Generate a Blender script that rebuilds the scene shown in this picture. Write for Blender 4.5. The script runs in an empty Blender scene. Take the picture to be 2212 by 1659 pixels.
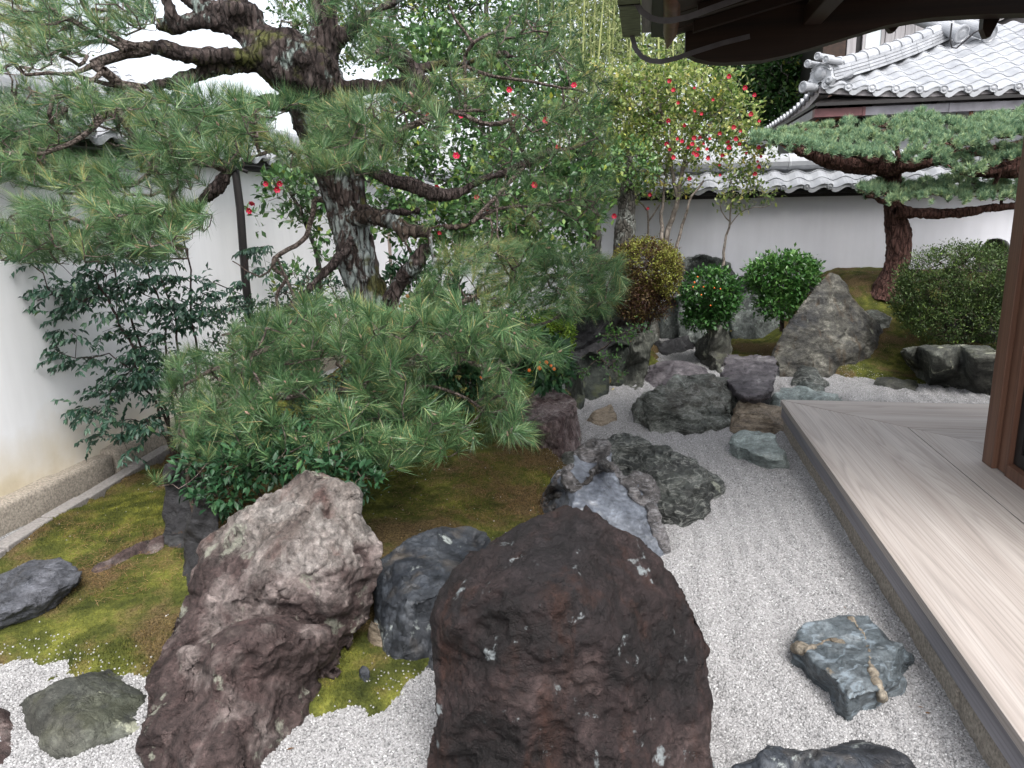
import bpy, bmesh, math, random
import numpy as np
from mathutils import Vector, Matrix
from mathutils.geometry import delaunay_2d_cdt

R_ = random.Random(7)
rng = np.random.default_rng(11)
S = bpy.context.scene
COL = S.collection
PI = math.pi

# ------------------------------------------------------------------ camera, light, exposure
CAM_H = 1.9
FPX, CX, CY = 1598.0, 1106.0, 829.5          # focal length and centre in the units of a 2212 x 1659 picture
PITCH, YAW, ROLL = math.radians(13.1), math.radians(10.2), math.radians(-1.25)
cam_d = bpy.data.cameras.new('camera')
cam = bpy.data.objects.new('camera', cam_d)
COL.objects.link(cam)
rot = (Matrix.Rotation(YAW, 3, 'Z') @ Matrix.Rotation(PI / 2 - PITCH, 3, 'X') @ Matrix.Rotation(ROLL, 3, 'Z'))
cam.matrix_world = Matrix.Translation((0, 0, CAM_H)) @ rot.to_4x4()
cam_d.sensor_width = 36
cam_d.lens = FPX / 2212 * 36
cam_d.clip_start = 0.05
cam_d.clip_end = 500
S.camera = cam

SUN_EL, SUN_AZ = math.radians(56), math.radians(152)
w = bpy.data.worlds.new('World'); S.world = w; w.use_nodes = True
nt = w.node_tree; nt.nodes.clear()
sky = nt.nodes.new('ShaderNodeTexSky'); sky.sky_type = 'NISHITA'; sky.sun_disc = False
sky.sun_elevation = SUN_EL; sky.sun_rotation = SUN_AZ
sky.air_density = 1.0; sky.dust_density = 4.0; sky.ozone_density = 1.0
hs = nt.nodes.new('ShaderNodeHueSaturation'); hs.inputs['Saturation'].default_value = 0.30
hs.inputs['Value'].default_value = 1.0
bg = nt.nodes.new('ShaderNodeBackground'); bg.inputs['Strength'].default_value = 0.15
ow = nt.nodes.new('ShaderNodeOutputWorld')
nt.links.new(sky.outputs[0], hs.inputs['Color']); nt.links.new(hs.outputs[0], bg.inputs['Color']); nt.links.new(bg.outputs[0], ow.inputs[0])
sd = bpy.data.lights.new('sun', 'SUN'); sd.energy = 1.1; sd.angle = math.radians(28); sd.color = (1, 0.985, 0.965)
sun = bpy.data.objects.new('sun', sd); COL.objects.link(sun)
sdir = Vector((math.sin(SUN_AZ) * math.cos(SUN_EL), math.cos(SUN_AZ) * math.cos(SUN_EL), math.sin(SUN_EL)))
sun.rotation_euler = sdir.to_track_quat('Z', 'Y').to_euler()
sun.location = (0, 0, 20)
S.view_settings.view_transform = 'Standard'; S.view_settings.look = 'None'
S.view_settings.exposure = 1.4; S.view_settings.gamma = 1
S.view_settings.use_curve_mapping = False
S.cycles.max_bounces = 6; S.cycles.diffuse_bounces = 3; S.cycles.transparent_max_bounces = 6
S.cycles.glossy_bounces = 2

# ------------------------------------------------------------------ picture units -> points in the place
RM = np.array(rot)
O = np.array([0, 0, CAM_H])
def ray(x, y):
    return RM @ np.array([(x - CX) / FPX, -(y - CY) / FPX, -1.0])
def G(x, y, z=0.0):
    d = ray(x, y); return O + d * ((z - CAM_H) / d[2])
def D(x, y, Y):
    d = ray(x, y); return O + d * (Y / d[1])
def proj(P):
    q = RM.T @ (np.asarray(P, float) - O); return CX + FPX * q[0] / -q[2], CY - FPX * q[1] / -q[2]

# ------------------------------------------------------------------ object helpers
def props(o, label=None, cat=None, group=None, kind=None):
    if label: o['label'] = label
    if cat: o['category'] = cat
    if group: o['group'] = group
    if kind: o['kind'] = kind
    return o
def empty(name, loc, label=None, cat=None, group=None):
    o = bpy.data.objects.new(name, None); COL.objects.link(o); o.location = Vector(loc)
    o.empty_display_size = 0.1
    return props(o, label, cat, group)
def link(name, me, parent=None, loc=None, mats=()):
    for m in mats:
        me.materials.append(m)
    o = bpy.data.objects.new(name, me); COL.objects.link(o)
    if loc is not None: o.location = Vector(loc)
    if parent is not None: o.parent = parent
    return o
def np_mesh(name, V, T, nper=3, smooth=False, tint=None, mat_idx=None):
    """numpy verts (n,3) and faces (m,nper) -> mesh"""
    V = np.asarray(V, np.float32); T = np.asarray(T, np.int32)
    me = bpy.data.meshes.new(name)
    me.vertices.add(len(V)); me.vertices.foreach_set('co', V.ravel())
    me.loops.add(T.size); me.loops.foreach_set('vertex_index', T.ravel())
    me.polygons.add(len(T))
    me.polygons.foreach_set('loop_start', np.arange(0, T.size, nper, dtype=np.int32))
    me.polygons.foreach_set('loop_total', np.full(len(T), nper, np.int32))
    if smooth: me.polygons.foreach_set('use_smooth', np.ones(len(T), bool))
    if mat_idx is not None: me.polygons.foreach_set('material_index', np.asarray(mat_idx, np.int32))
    if tint is not None:
        a = me.attributes.new('tint', 'FLOAT', 'POINT'); a.data.foreach_set('value', np.asarray(tint, np.float32).ravel())
    me.update(calc_edges=True)
    return me
def rel(P, parent):
    """world coords -> coords relative to an unrotated parent"""
    return np.asarray(P, float) - np.array(parent.location)

def wloc(o):
    r = np.zeros(3)
    while o is not None: r = r + np.array(o.location); o = o.parent
    return r
class MB:
    """collects simple shapes into one mesh"""
    def __init__(s): s.v = []; s.f = []; s.m = []
    def add(s, V, F, m=0):
        b = len(s.v); s.v += [tuple(map(float, p)) for p in V]; s.f += [tuple(b + i for i in f) for f in F]; s.m += [m] * len(F); return s
    def box(s, a, b, m=0):
        x0, y0, z0 = a; x1, y1, z1 = b
        V = [(x0, y0, z0), (x1, y0, z0), (x1, y1, z0), (x0, y1, z0), (x0, y0, z1), (x1, y0, z1), (x1, y1, z1), (x0, y1, z1)]
        return s.add(V, [(0, 3, 2, 1), (4, 5, 6, 7), (0, 1, 5, 4), (1, 2, 6, 5), (2, 3, 7, 6), (3, 0, 4, 7)], m)
    def prism(s, poly, off, m=0):
        """closed polygon of 3D points extruded by vector off"""
        n = len(poly); P = [np.array(p, float) for p in poly]; Q = [p + np.array(off, float) for p in P]
        return s.add(P + Q, [tuple(range(n))[::-1], tuple(range(n, 2 * n))] + [(i, (i + 1) % n, n + (i + 1) % n, n + i) for i in range(n)], m)
    def tube(s, path, r, n=8, m=0, caps=True, flat=1.0):
        P = np.array(path, float); k = len(P); rr = np.broadcast_to(np.asarray(r, float), (k,))
        V = []; up = None
        for i in range(k):
            t = P[min(i + 1, k - 1)] - P[max(i - 1, 0)]; t /= max(np.linalg.norm(t), 1e-9)
            if up is None:
                up = np.array([0, 0, 1.0]) if abs(t[2]) < .9 else np.array([1.0, 0, 0])
            a = np.cross(t, up); a /= max(np.linalg.norm(a), 1e-9); b = np.cross(a, t); up = b
            for j in range(n):
                th = 2 * PI * j / n; V.append(P[i] + rr[i] * (math.cos(th) * a + math.sin(th) * b * flat))
        F = [(i * n + j, i * n + (j + 1) % n, (i + 1) * n + (j + 1) % n, (i + 1) * n + j) for i in range(k - 1) for j in range(n)]
        if caps: F += [tuple(range(n))[::-1], tuple((k - 1) * n + j for j in range(n))]
        return s.add(V, F, m)
    def lathe(s, c, axis, prof, n=20, m=0):
        """prof: (r, h) along axis"""
        ax = np.array(axis, float); ax /= np.linalg.norm(ax); u = np.cross(ax, [0, 0, 1.0] if abs(ax[2]) < .9 else [1.0, 0, 0]); u /= np.linalg.norm(u); v = np.cross(ax, u)
        V = []; c = np.array(c, float)
        for r, h in prof:
            for j in range(n):
                th = 2 * PI * j / n; V.append(c + ax * h + r * (math.cos(th) * u + math.sin(th) * v))
        F = [(i * n + j, i * n + (j + 1) % n, (i + 1) * n + (j + 1) % n, (i + 1) * n + j) for i in range(len(prof) - 1) for j in range(n)]
        F += [tuple(range(n))[::-1], tuple((len(prof) - 1) * n + j for j in range(n))]
        return s.add(V, F, m)
    def mesh(s, name, origin=(0, 0, 0), smooth=False, bevel=0, weld=False):
        me = bpy.data.meshes.new(name)
        o = np.array(origin, float)
        me.from_pydata([tuple(np.array(p) - o) for p in s.v], [], s.f)
        me.polygons.foreach_set('material_index', s.m)
        bm = bmesh.new(); bm.from_mesh(me)
        if weld: bmesh.ops.remove_doubles(bm, verts=bm.verts, dist=1e-5)
        bmesh.ops.recalc_face_normals(bm, faces=bm.faces)
        if bevel:
            es = [e for e in bm.edges if len(e.link_faces) == 2 and e.calc_face_angle(0) > 0.6]
            bmesh.ops.bevel(bm, geom=es, offset=bevel, segments=2, profile=.6, affect='EDGES')
        bm.to_mesh(me); bm.free()
        if smooth: me.polygons.foreach_set('use_smooth', [True] * len(me.polygons))
        return me
    def obj(s, name, mats, parent=None, loc=None, **k):
        """mesh in world coords; origin at loc (or the parent's)"""
        pl = wloc(parent)
        org = np.array(loc, float) if loc is not None else pl
        me = s.mesh(name, org, **k)
        if not isinstance(mats, (list, tuple)): mats = [mats]
        return link(name, me, parent, org - pl, mats)

# ------------------------------------------------------------------ vectorised noise
def _h(ix, iy, iz, seed):
    n = (ix * 374761393 + iy * 668265263 + iz * 2147483647 + seed * 974634777) & 0xffffffff
    n = ((n ^ (n >> 13)) * 1274126177) & 0xffffffff
    n = n ^ (n >> 16)
    return (n & 0xffffff) / float(0xffffff) * 2 - 1
def vnoise(P, seed=0):
    P = np.asarray(P, float); I = np.floor(P).astype(np.int64); f = P - I; u = f * f * f * (f * (f * 6 - 15) + 10)
    x, y, z = I[:, 0], I[:, 1], I[:, 2]; r = 0
    for dx in (0, 1):
        for dy in (0, 1):
            for dz in (0, 1):
                wgt = (u[:, 0] if dx else 1 - u[:, 0]) * (u[:, 1] if dy else 1 - u[:, 1]) * (u[:, 2] if dz else 1 - u[:, 2])
                r = r + wgt * _h(x + dx, y + dy, z + dz, seed)
    return r
def fbm(P, o=4, seed=0, lac=2.1, g=.5):
    P = np.asarray(P, float); r = 0; a = 1
    for i in range(o):
        r = r + a * vnoise(P, seed + i * 17); P = P * lac + 3.7; a *= g
    return r
def ridged(P, o=4, seed=0):
    P = np.asarray(P, float); r = 0; a = 1
    for i in range(o):
        r = r + a * (1 - np.abs(vnoise(P, seed + i * 13)) * 2); P = P * 2.1 + 1.3; a *= .5
    return r

# ------------------------------------------------------------------ materials
class NT:
    def __init__(s, name):
        s.m = bpy.data.materials.new(name); s.m.use_nodes = True; s.t = s.m.node_tree; s.t.nodes.clear()
        s.out = s.t.nodes.new('ShaderNodeOutputMaterial')
    def n(s, typ, ins=None, **kw):
        nd = s.t.nodes.new(typ)
        for k, v in kw.items(): setattr(nd, k, v)
        for k, v in (ins or {}).items():
            if isinstance(v, bpy.types.NodeSocket): s.t.links.new(v, nd.inputs[k])
            else: nd.inputs[k].default_value = v
        return nd
    def obj(s): return s.n('ShaderNodeTexCoord').outputs['Object']
    def pos(s): return s.n('ShaderNodeNewGeometry').outputs['Position']
    def map(s, v, scale=(1, 1, 1), rot=(0, 0, 0), loc=(0, 0, 0)):
        return s.n('ShaderNodeMapping', {'Vector': v, 'Scale': scale, 'Rotation': rot, 'Location': loc}).outputs[0]
    def noise(s, v, sc, det=6, ro=.55, dist=0):
        return s.n('ShaderNodeTexNoise', {'Vector': v, 'Scale': sc, 'Detail': det, 'Roughness': ro, 'Distortion': dist}).outputs['Fac']
    def vor(s, v, sc, feature='F1', out='Distance', rnd=1.0):
        return s.n('ShaderNodeTexVoronoi', {'Vector': v, 'Scale': sc, 'Randomness': rnd}, feature=feature).outputs[out]
    def ramp(s, f, stops, interp='LINEAR'):
        r = s.n('ShaderNodeValToRGB', {'Fac': f}); e = r.color_ramp.elements; r.color_ramp.interpolation = interp
        while len(e) < len(stops): e.new(.5)
        for i, (p, c) in enumerate(stops):
            e[i].position = p
            if not isinstance(c, (tuple, list)): c = (c, c, c)
            e[i].color = (*c[:3], 1)
        return r.outputs[0]
    def mix(s, f, a, b, mode='MIX'):
        nd = s.t.nodes.new('ShaderNodeMix'); nd.data_type = 'RGBA'; nd.blend_type = mode
        for i, v in ((0, f), (6, a), (7, b)):
            if isinstance(v, bpy.types.NodeSocket): s.t.links.new(v, nd.inputs[i])
            elif i: nd.inputs[i].default_value = (*v[:3], 1) if isinstance(v, (tuple, list)) else (v, v, v, 1)
            else: nd.inputs[i].default_value = v
        return nd.outputs[2]
    def math(s, op, a, b=0.0, clamp=False):
        nd = s.t.nodes.new('ShaderNodeMath'); nd.operation = op; nd.use_clamp = clamp
        for i, v in ((0, a), (1, b)):
            if isinstance(v, bpy.types.NodeSocket): s.t.links.new(v, nd.inputs[i])
            else: nd.inputs[i].default_value = v
        return nd.outputs[0]
    def bump(s, h, strength=.5, dist=.01, normal=None):
        ins = {'Height': h, 'Strength': strength, 'Distance': dist}
        if normal is not None: ins['Normal'] = normal
        return s.n('ShaderNodeBump', ins).outputs[0]
    def done(s, col, rough=.8, normal=None, spec=.4, metal=0, translucent=0):
        ins = {'Base Color': col if isinstance(col, bpy.types.NodeSocket) else (*col[:3], 1), 'Roughness': rough, 'Specular IOR Level': spec, 'Metallic': metal}
        if normal is not None: ins['Normal'] = normal
        b = s.n('ShaderNodeBsdfPrincipled', ins).outputs[0]
        if translucent:
            tl = s.n('ShaderNodeBsdfTranslucent', {'Color': ins['Base Color']}).outputs[0]
            b = s.n('ShaderNodeMixShader', {0: translucent, 1: b, 2: tl}).outputs[0]
        s.t.links.new(b, s.out.inputs[0]); return s.m

def leaf_mat(name, stops, rough=.35, spec=.5, tl=.3, noise=0):
    n = NT(name); a = n.n('ShaderNodeAttribute', attribute_name='tint').outputs['Fac']
    c = n.ramp(a, stops)
    return n.done(c, rough, spec=spec, translucent=tl)
def rock_mat(name, cols, scale=3, strata=(1, 1, 1), srot=(0, 0, 0), dark=(.02, .02, .02), darkamt=.5, lichen=(.45, .47, .38), lich=.0, lscale=4,
             veins=None, vein_amt=.0, vrot=(0, 0, 0), rough=.75, bump=.6, bdist=.02, spec=.35, moss=0, fine=60, streak=None, low=None):
    n = NT(name); o = n.obj(); sv = n.map(o, strata, srot)
    f1 = n.noise(sv, scale, 12, .62, .6)
    c = n.ramp(f1, [(.28, cols[0]), (.43, cols[1]), (.56, cols[2]), (.72, cols[3])])
    f2 = n.noise(n.map(o, loc=(5, 3, 1)), scale * .55, 6, .6, .4)
    c = n.mix(n.math('MULTIPLY', n.ramp(f2, [(.5, 0.0), (.62, 1.0)]), darkamt), c, dark)
    if streak:
        f = n.noise(n.map(o, (3, 3, .5), loc=(2, 8, 4)), scale * .8, 5, .6)
        c = n.mix(n.ramp(f, [(.55, 0.0), (.7, .85)]), c, streak)
    if low:                    # a different, darker bed in the lower part of the rock
        z = n.n('ShaderNodeSeparateXYZ', {0: o}).outputs[2]; zz = n.math('ADD', z, n.math('MULTIPLY', n.math('SUBTRACT', n.noise(o, 3, 6), .5), .35))
        c = n.mix(n.ramp(zz, [(low[0] - .03, .88), (low[0] + .03, 0.0)]), c, n.ramp(f1, [(.36, low[1]), (.5, low[2]), (.66, low[3])]))
    fg = n.noise(sv, fine, 4, .7)
    c = n.mix(.75, c, n.ramp(fg, [(.3, .45), (.55, 1.0), (.75, 1.5)]), 'MULTIPLY')
    md = n.noise(n.map(sv, loc=(7, 7, 7)), scale * 4.6, 9, .72, .5)
    c = n.mix(.75, c, n.ramp(md, [(.36, .32), (.47, .9), (.54, 1.1), (.66, 1.9)]), 'MULTIPLY')  # mottling, with glints and crevice shade put into the colour
    if veins:
        vv = n.noise(n.map(o, (1.0, 1.0, 4.5), vrot), scale * 1.4, 4, .5, 1.2)
        va = n.math('ABSOLUTE', n.math('SUBTRACT', vv, .5))
        c = n.mix(n.math('MULTIPLY', n.ramp(va, [(.0, 1.0), (.035, 0.0)]), vein_amt), c, veins)
    if lich:
        l1 = n.noise(n.map(o, loc=(9, 2, 7)), lscale, 8, .65, .3)
        t = .66 - .16 * lich
        lf = n.math('ADD', l1, n.math('MULTIPLY', n.math('SUBTRACT', n.noise(o, fine * .9, 5, .7), .5), .10))
        c = n.mix(n.math('MULTIPLY', n.ramp(lf, [(t, 0.0), (t + .05, 1.0)]), .8), c, n.mix(fg, tuple(x * .5 for x in lichen), lichen))
    if moss:
        nz = n.n('ShaderNodeSeparateXYZ', {0: n.n('ShaderNodeNewGeometry').outputs['Normal']}).outputs[2]
        mo = n.math('MULTIPLY', n.ramp(nz, [(.3, 0.0), (.8, 1.0)]), n.ramp(n.noise(o, 7, 6, .6), [(.5, 0.0), (.6, 1.0)]))
        c = n.mix(n.math('MULTIPLY', mo, moss), c, (.09, .10, .02))
    b1 = n.bump(n.noise(sv, scale * 3.2, 12, .68, .4), bump, bdist)
    b2 = n.bump(n.noise(o, fine * .8, 6, .75), bump * .8, bdist * .45, b1)
    cr = n.vor(n.n('ShaderNodeVectorMath', {0: sv, 1: n.n('ShaderNodeTexNoise', {'Vector': o, 'Scale': scale * 2, 'Detail': 4}).outputs['Color']}, operation='ADD').outputs[0], scale * 1.7, 'DISTANCE_TO_EDGE')
    b3 = n.bump(md, bump * .7, bdist * .7, n.bump(n.ramp(cr, [(0, 0.0), (.05, 1.0)]), bump * .5, bdist * .6, b2))
    c = n.mix(.35, c, n.ramp(cr, [(0, .35), (.04, 1.0)]), 'MULTIPLY')
    rr = n.ramp(f1, [(.3, rough - .15), (.7, rough + .12)])
    return n.done(c, rr, b3, spec)
def plain(name, col, rough=.7, nscale=8, var=.25, bump=.2, bdist=.005, metal=0, stretch=(1, 1, 1), spec=.4, rot=(0, 0, 0), col2=None):
    n = NT(name); o = n.map(n.obj(), stretch, rot)
    f = n.noise(o, nscale, 8, .6)
    lo = tuple(x * (1 - var) for x in col); hi = tuple(min(1, x * (1 + var)) for x in (col2 or col))
    c = n.ramp(f, [(.3, lo), (.7, hi)])
    return n.done(c, rough, n.bump(n.noise(o, nscale * 4, 8, .65), bump, bdist), spec, metal)
# ================================================================== materials of the setting
def m_gravel():
    n = NT('gravel_bed'); o = n.pos()
    v = n.vor(o, 95, out='Color'); vd = n.vor(o, 95)
    g = n.n('ShaderNodeSeparateColor', {0: v}).outputs[0]
    c = n.ramp(g, [(0, .20), (.3, .28), (.7, .335), (1, .40)])
    c = n.mix(1, c, n.ramp(vd, [(.35, 1.0), (.75, .5)]), 'MULTIPLY')
    big = n.noise(o, 1.3, 5, .6); c = n.mix(.55, c, n.ramp(big, [(.35, (.72, .70, .68)), (.65, (1.0, .99, 1.0))]), 'MULTIPLY')
    return n.done(c, .85, n.bump(vd, .9, .006), .25)
def m_pebble():
    n = NT('pebble'); r = n.n('ShaderNodeObjectInfo').outputs['Random']
    c = n.ramp(r, [(0, (.15, .148, .15)), (.12, (.26, .255, .255)), (.5, (.31, .306, .306)), (.9, (.375, .37, .37)), (1, (.52, .52, .52))])
    c = n.mix(.5, c, n.ramp(n.noise(n.pos(), 260, 3), [(.35, .62), (.65, 1.1)]), 'MULTIPLY')
    return n.done(c, .8, spec=.25)
def moss_color(n, v):
    a = n.noise(n.map(v, loc=(3, 1, 0)), 1.15, 7, .6, .3); b = n.noise(v, 7, 8, .65); f = n.noise(v, 90, 4, .7)
    c = n.ramp(b, [(.3, (.026, .033, .010)), (.5, (.070, .078, .018)), (.68, (.17, .175, .036))])
    so = n.ramp(n.math('ADD', a, n.math('MULTIPLY', n.math('SUBTRACT', b, .5), .5)), [(.47, 0.0), (.57, 1.0)])
    c = n.mix(n.math('MULTIPLY', so, .85), c, n.ramp(f, [(.35, (.05, .032, .018)), (.6, (.12, .08, .045))]))
    return n.mix(.8, c, n.ramp(f, [(.3, .5), (.7, 1.35)]), 'MULTIPLY'), f
def m_moss():
    n = NT('moss_ground'); c, f = moss_color(n, n.pos())
    return n.done(c, .95, n.bump(f, .8, .01), .1)
def m_mossblade():
    n = NT('moss_sprig'); c, f = moss_color(n, n.pos())
    r = n.n('ShaderNodeObjectInfo').outputs['Random']
    c = n.mix(1, c, n.ramp(r, [(0, (.6, .6, .5)), (.5, (1.1, 1.1, 1.0)), (1, (1.7, 1.6, 1.2))]), 'MULTIPLY')
    return n.done(c, .9, spec=.15)
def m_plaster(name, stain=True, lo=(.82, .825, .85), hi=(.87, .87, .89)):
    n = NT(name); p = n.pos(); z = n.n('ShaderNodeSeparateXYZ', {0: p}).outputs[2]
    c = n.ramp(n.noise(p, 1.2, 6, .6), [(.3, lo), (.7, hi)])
    if stain:
        h = n.math('ADD', z, n.math('MULTIPLY', n.math('SUBTRACT', n.noise(p, 1.6, 6, .6), .5), .7))
        c = n.mix(n.ramp(h, [(.22, .75), (.62, 0.0)]), c, (.62, .52, .34))
        c = n.mix(n.math('MULTIPLY', n.ramp(h, [(.12, .8), (.30, 0.0)]), n.noise(p, 14, 5)), c, (.40, .33, .2))
    c = n.mix(.45, c, n.ramp(n.noise(n.map(p, (1, 1, .12)), 6, 8, .6), [(.3, .86), (.6, 1.0)]), 'MULTIPLY')
    return n.done(c, .9, n.bump(n.noise(p, 60, 6), .12, .004), .2)
def m_tile():
    n = NT('smoked_roof_tile'); o = n.pos(); r = n.n('ShaderNodeObjectInfo').outputs['Random']
    c = n.ramp(n.noise(o, 6, 7, .6), [(.3, (.27, .28, .30)), (.7, (.40, .41, .43))])
    c = n.mix(.8, c, n.ramp(r, [(0, .78), (1, 1.12)]), 'MULTIPLY')
    return n.done(c, .38, n.bump(n.noise(o, 50, 5), .1, .003), .6)
def m_wood(name, c1, c2, axis=1, sc=1.0, rough=.55, ring=34, dark=.78, bump=.15):
    """plank: long figure along an axis of the object's own coordinates"""
    n = NT(name); o = n.obj(); r = n.n('ShaderNodeObjectInfo').outputs['Random']
    st = [8, 8, 8]; st[axis] = .22
    v = n.n('ShaderNodeVectorMath', {0: n.map(o, tuple(st)), 1: n.n('ShaderNodeCombineXYZ', {0: n.math('MULTIPLY', r, 37.0)}).outputs[0]}, operation='ADD').outputs[0]
    big = n.noise(v, .55 * sc, 2, .4, .15)
    rings = n.math('FRACT', n.math('MULTIPLY', big, ring))
    saw = n.ramp(rings, [(0, dark), (.35, .97), (.8, 1.0), (.97, dark + .04), (1, dark)])
    st2 = [160, 160, 160]; st2[axis] = 2.2
    fine = n.noise(n.map(o, tuple(st2)), 1.0, 6, .6)
    c = n.ramp(n.noise(v, 1.1, 5, .6), [(.3, c1), (.7, c2)])
    c = n.mix(1, c, saw, 'MULTIPLY')
    c = n.mix(.6, c, n.ramp(fine, [(.35, .78), (.6, 1.08)]), 'MULTIPLY')
    c = n.mix(.5, c, n.ramp(r, [(0, .85), (1, 1.08)]), 'MULTIPLY')
    return n.done(c, rough, n.bump(fine, bump, .002), .35)

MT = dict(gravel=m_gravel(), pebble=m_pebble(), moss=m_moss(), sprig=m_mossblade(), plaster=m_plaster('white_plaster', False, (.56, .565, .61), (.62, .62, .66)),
          plaster_stained=m_plaster('stained_plaster'), tile=m_tile(),
          plank_y=m_wood('weathered_plank_long', (.34, .295, .265), (.46, .42, .39), 1), plank_x=m_wood('weathered_plank_cross', (.34, .295, .265), (.46, .42, .39), 0),
          fascia=m_wood('grey_beam', (.19, .18, .195), (.27, .26, .28), 1, ring=12),
          post=m_wood('reddish_post_wood', (.11, .052, .034), (.20, .105, .066), 2, ring=14, rough=.45),
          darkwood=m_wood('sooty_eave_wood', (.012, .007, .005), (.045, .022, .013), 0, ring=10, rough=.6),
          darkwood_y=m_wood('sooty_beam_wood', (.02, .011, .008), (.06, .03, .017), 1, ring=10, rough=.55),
          greywood=m_wood('silver_board', (.30, .28, .29), (.52, .50, .50), 2, ring=10),
          palewood=m_wood('pale_end_board', (.25, .23, .24), (.42, .39, .40), 1, ring=10),
          granite=plain('granite', (.24, .21, .175), .85, 70, .35, .7, .006, col2=(.34, .30, .25)),
          kerbstone=plain('kerb_granite', (.22, .205, .195), .85, 60, .3, .5, .005),
          copper=plain('dark_copper_sheet', (.19, .185, .205), .45, 5, .25, .1, .003, metal=.35),
          redcopper=plain('reddish_sheet', (.14, .06, .062), .5, 5, .25, .1, .003, metal=.2),
          rust=plain('rusty_iron', (.30, .09, .04), .7, 20, .4, .3, .003),
          iron=plain('grey_iron_strap', (.13, .125, .135), .5, 12, .2, .1, .002, metal=.3),
          verdigris=plain('weathered_green_wood', (.17, .19, .12), .8, 9, .5, .3, .004, stretch=(1, 6, 1)),
          blackwood=plain('black_wood', (.012, .01, .01), .5, 10, .3, .1, .003),
          glass=plain('dark_pane', (.006, .007, .008), .15, 3, .1, 0, .001, spec=.6),
          soil=plain('dark_soil', (.07, .05, .035), .95, 12, .4, .6, .02))

# ================================================================== ground
def smooth01(t): t = np.clip(t, 0, 1); return t * t * (3 - 2 * t)
def ground_z(x, y):
    """height of the moss ground"""
    x = np.asarray(x, float); y = np.asarray(y, float)
    P = np.stack([x, y, x * 0], -1).reshape(-1, 3)
    b = (fbm(P * .9, 3, 5) * .05 + fbm(P * 3.5, 3, 9) * .015).reshape(x.shape)
    b = b * (.35 + .65 * smooth01((y - 2.6) / 1.5))
    left = .02 + .05 * smooth01((y - 2.6) / 1.5) + .16 * np.exp(-(((x + 1.9) / 1.1) ** 2 + ((y - 5.2) / 1.8) ** 2)) + .10 * smooth01((y - 8) / 3)
    left = np.where(x < -3.65, .02, left)
    right = .03 + .05 * smooth01((y - 8.9) / .6) + .78 * smooth01((y - 9.0) / 1.7) * smooth01((x - 1.6) / 1.2) + .12 * smooth01((y - 9.5) / 1.5)
    return np.where(x < .8, left, right) + b
def ground_z1(x, y): return float(ground_z(np.array([x]), np.array([y]))[0])

g = MB(); g.add([(-150, -150, -.06), (150, -150, -.06), (150, 150, -.06), (-150, 150, -.06)], [(0, 1, 2, 3)])
props(g.obj('ground', MT['soil'], loc=(0, 0, -.06)), kind='structure')

def pip(px, py, poly):
    """vectorised signed distance (positive inside) to a polygon"""
    poly = np.array(poly, float); n = len(poly); ins = np.zeros(px.shape, bool); dmin = np.full(px.shape, 1e9)
    for i in range(n):
        a, b = poly[i], poly[(i + 1) % n]
        c = ((a[1] > py) != (b[1] > py)) & (px < (b[0] - a[0]) * (py - a[1]) / (b[1] - a[1] + 1e-12) + a[0]); ins ^= c
        d = b - a; t = np.clip(((px - a[0]) * d[0] + (py - a[1]) * d[1]) / (d @ d + 1e-12), 0, 1)
        dmin = np.minimum(dmin, np.hypot(px - a[0] - t * d[0], py - a[1] - t * d[1]))
    return np.where(ins, dmin, -dmin)
def grid(xs, ys, zf, keep=None):
    X, Y = np.meshgrid(xs, ys); Z = zf(X, Y); nx, ny = len(xs), len(ys)
    V = np.stack([X.ravel(), Y.ravel(), Z.ravel()], -1)
    i = (np.arange(ny - 1)[:, None] * nx + np.arange(nx - 1)[None]).ravel()
    F = np.stack([i, i + 1, i + nx + 1, i + nx], -1)
    if keep is not None:
        k = keep(X, Y).ravel(); F = F[k[F].any(1)]
        used = np.unique(F); mp = np.zeros(len(V), int); mp[used] = np.arange(len(used)); V = V[used]; F = mp[F]
    return V, F
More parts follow.
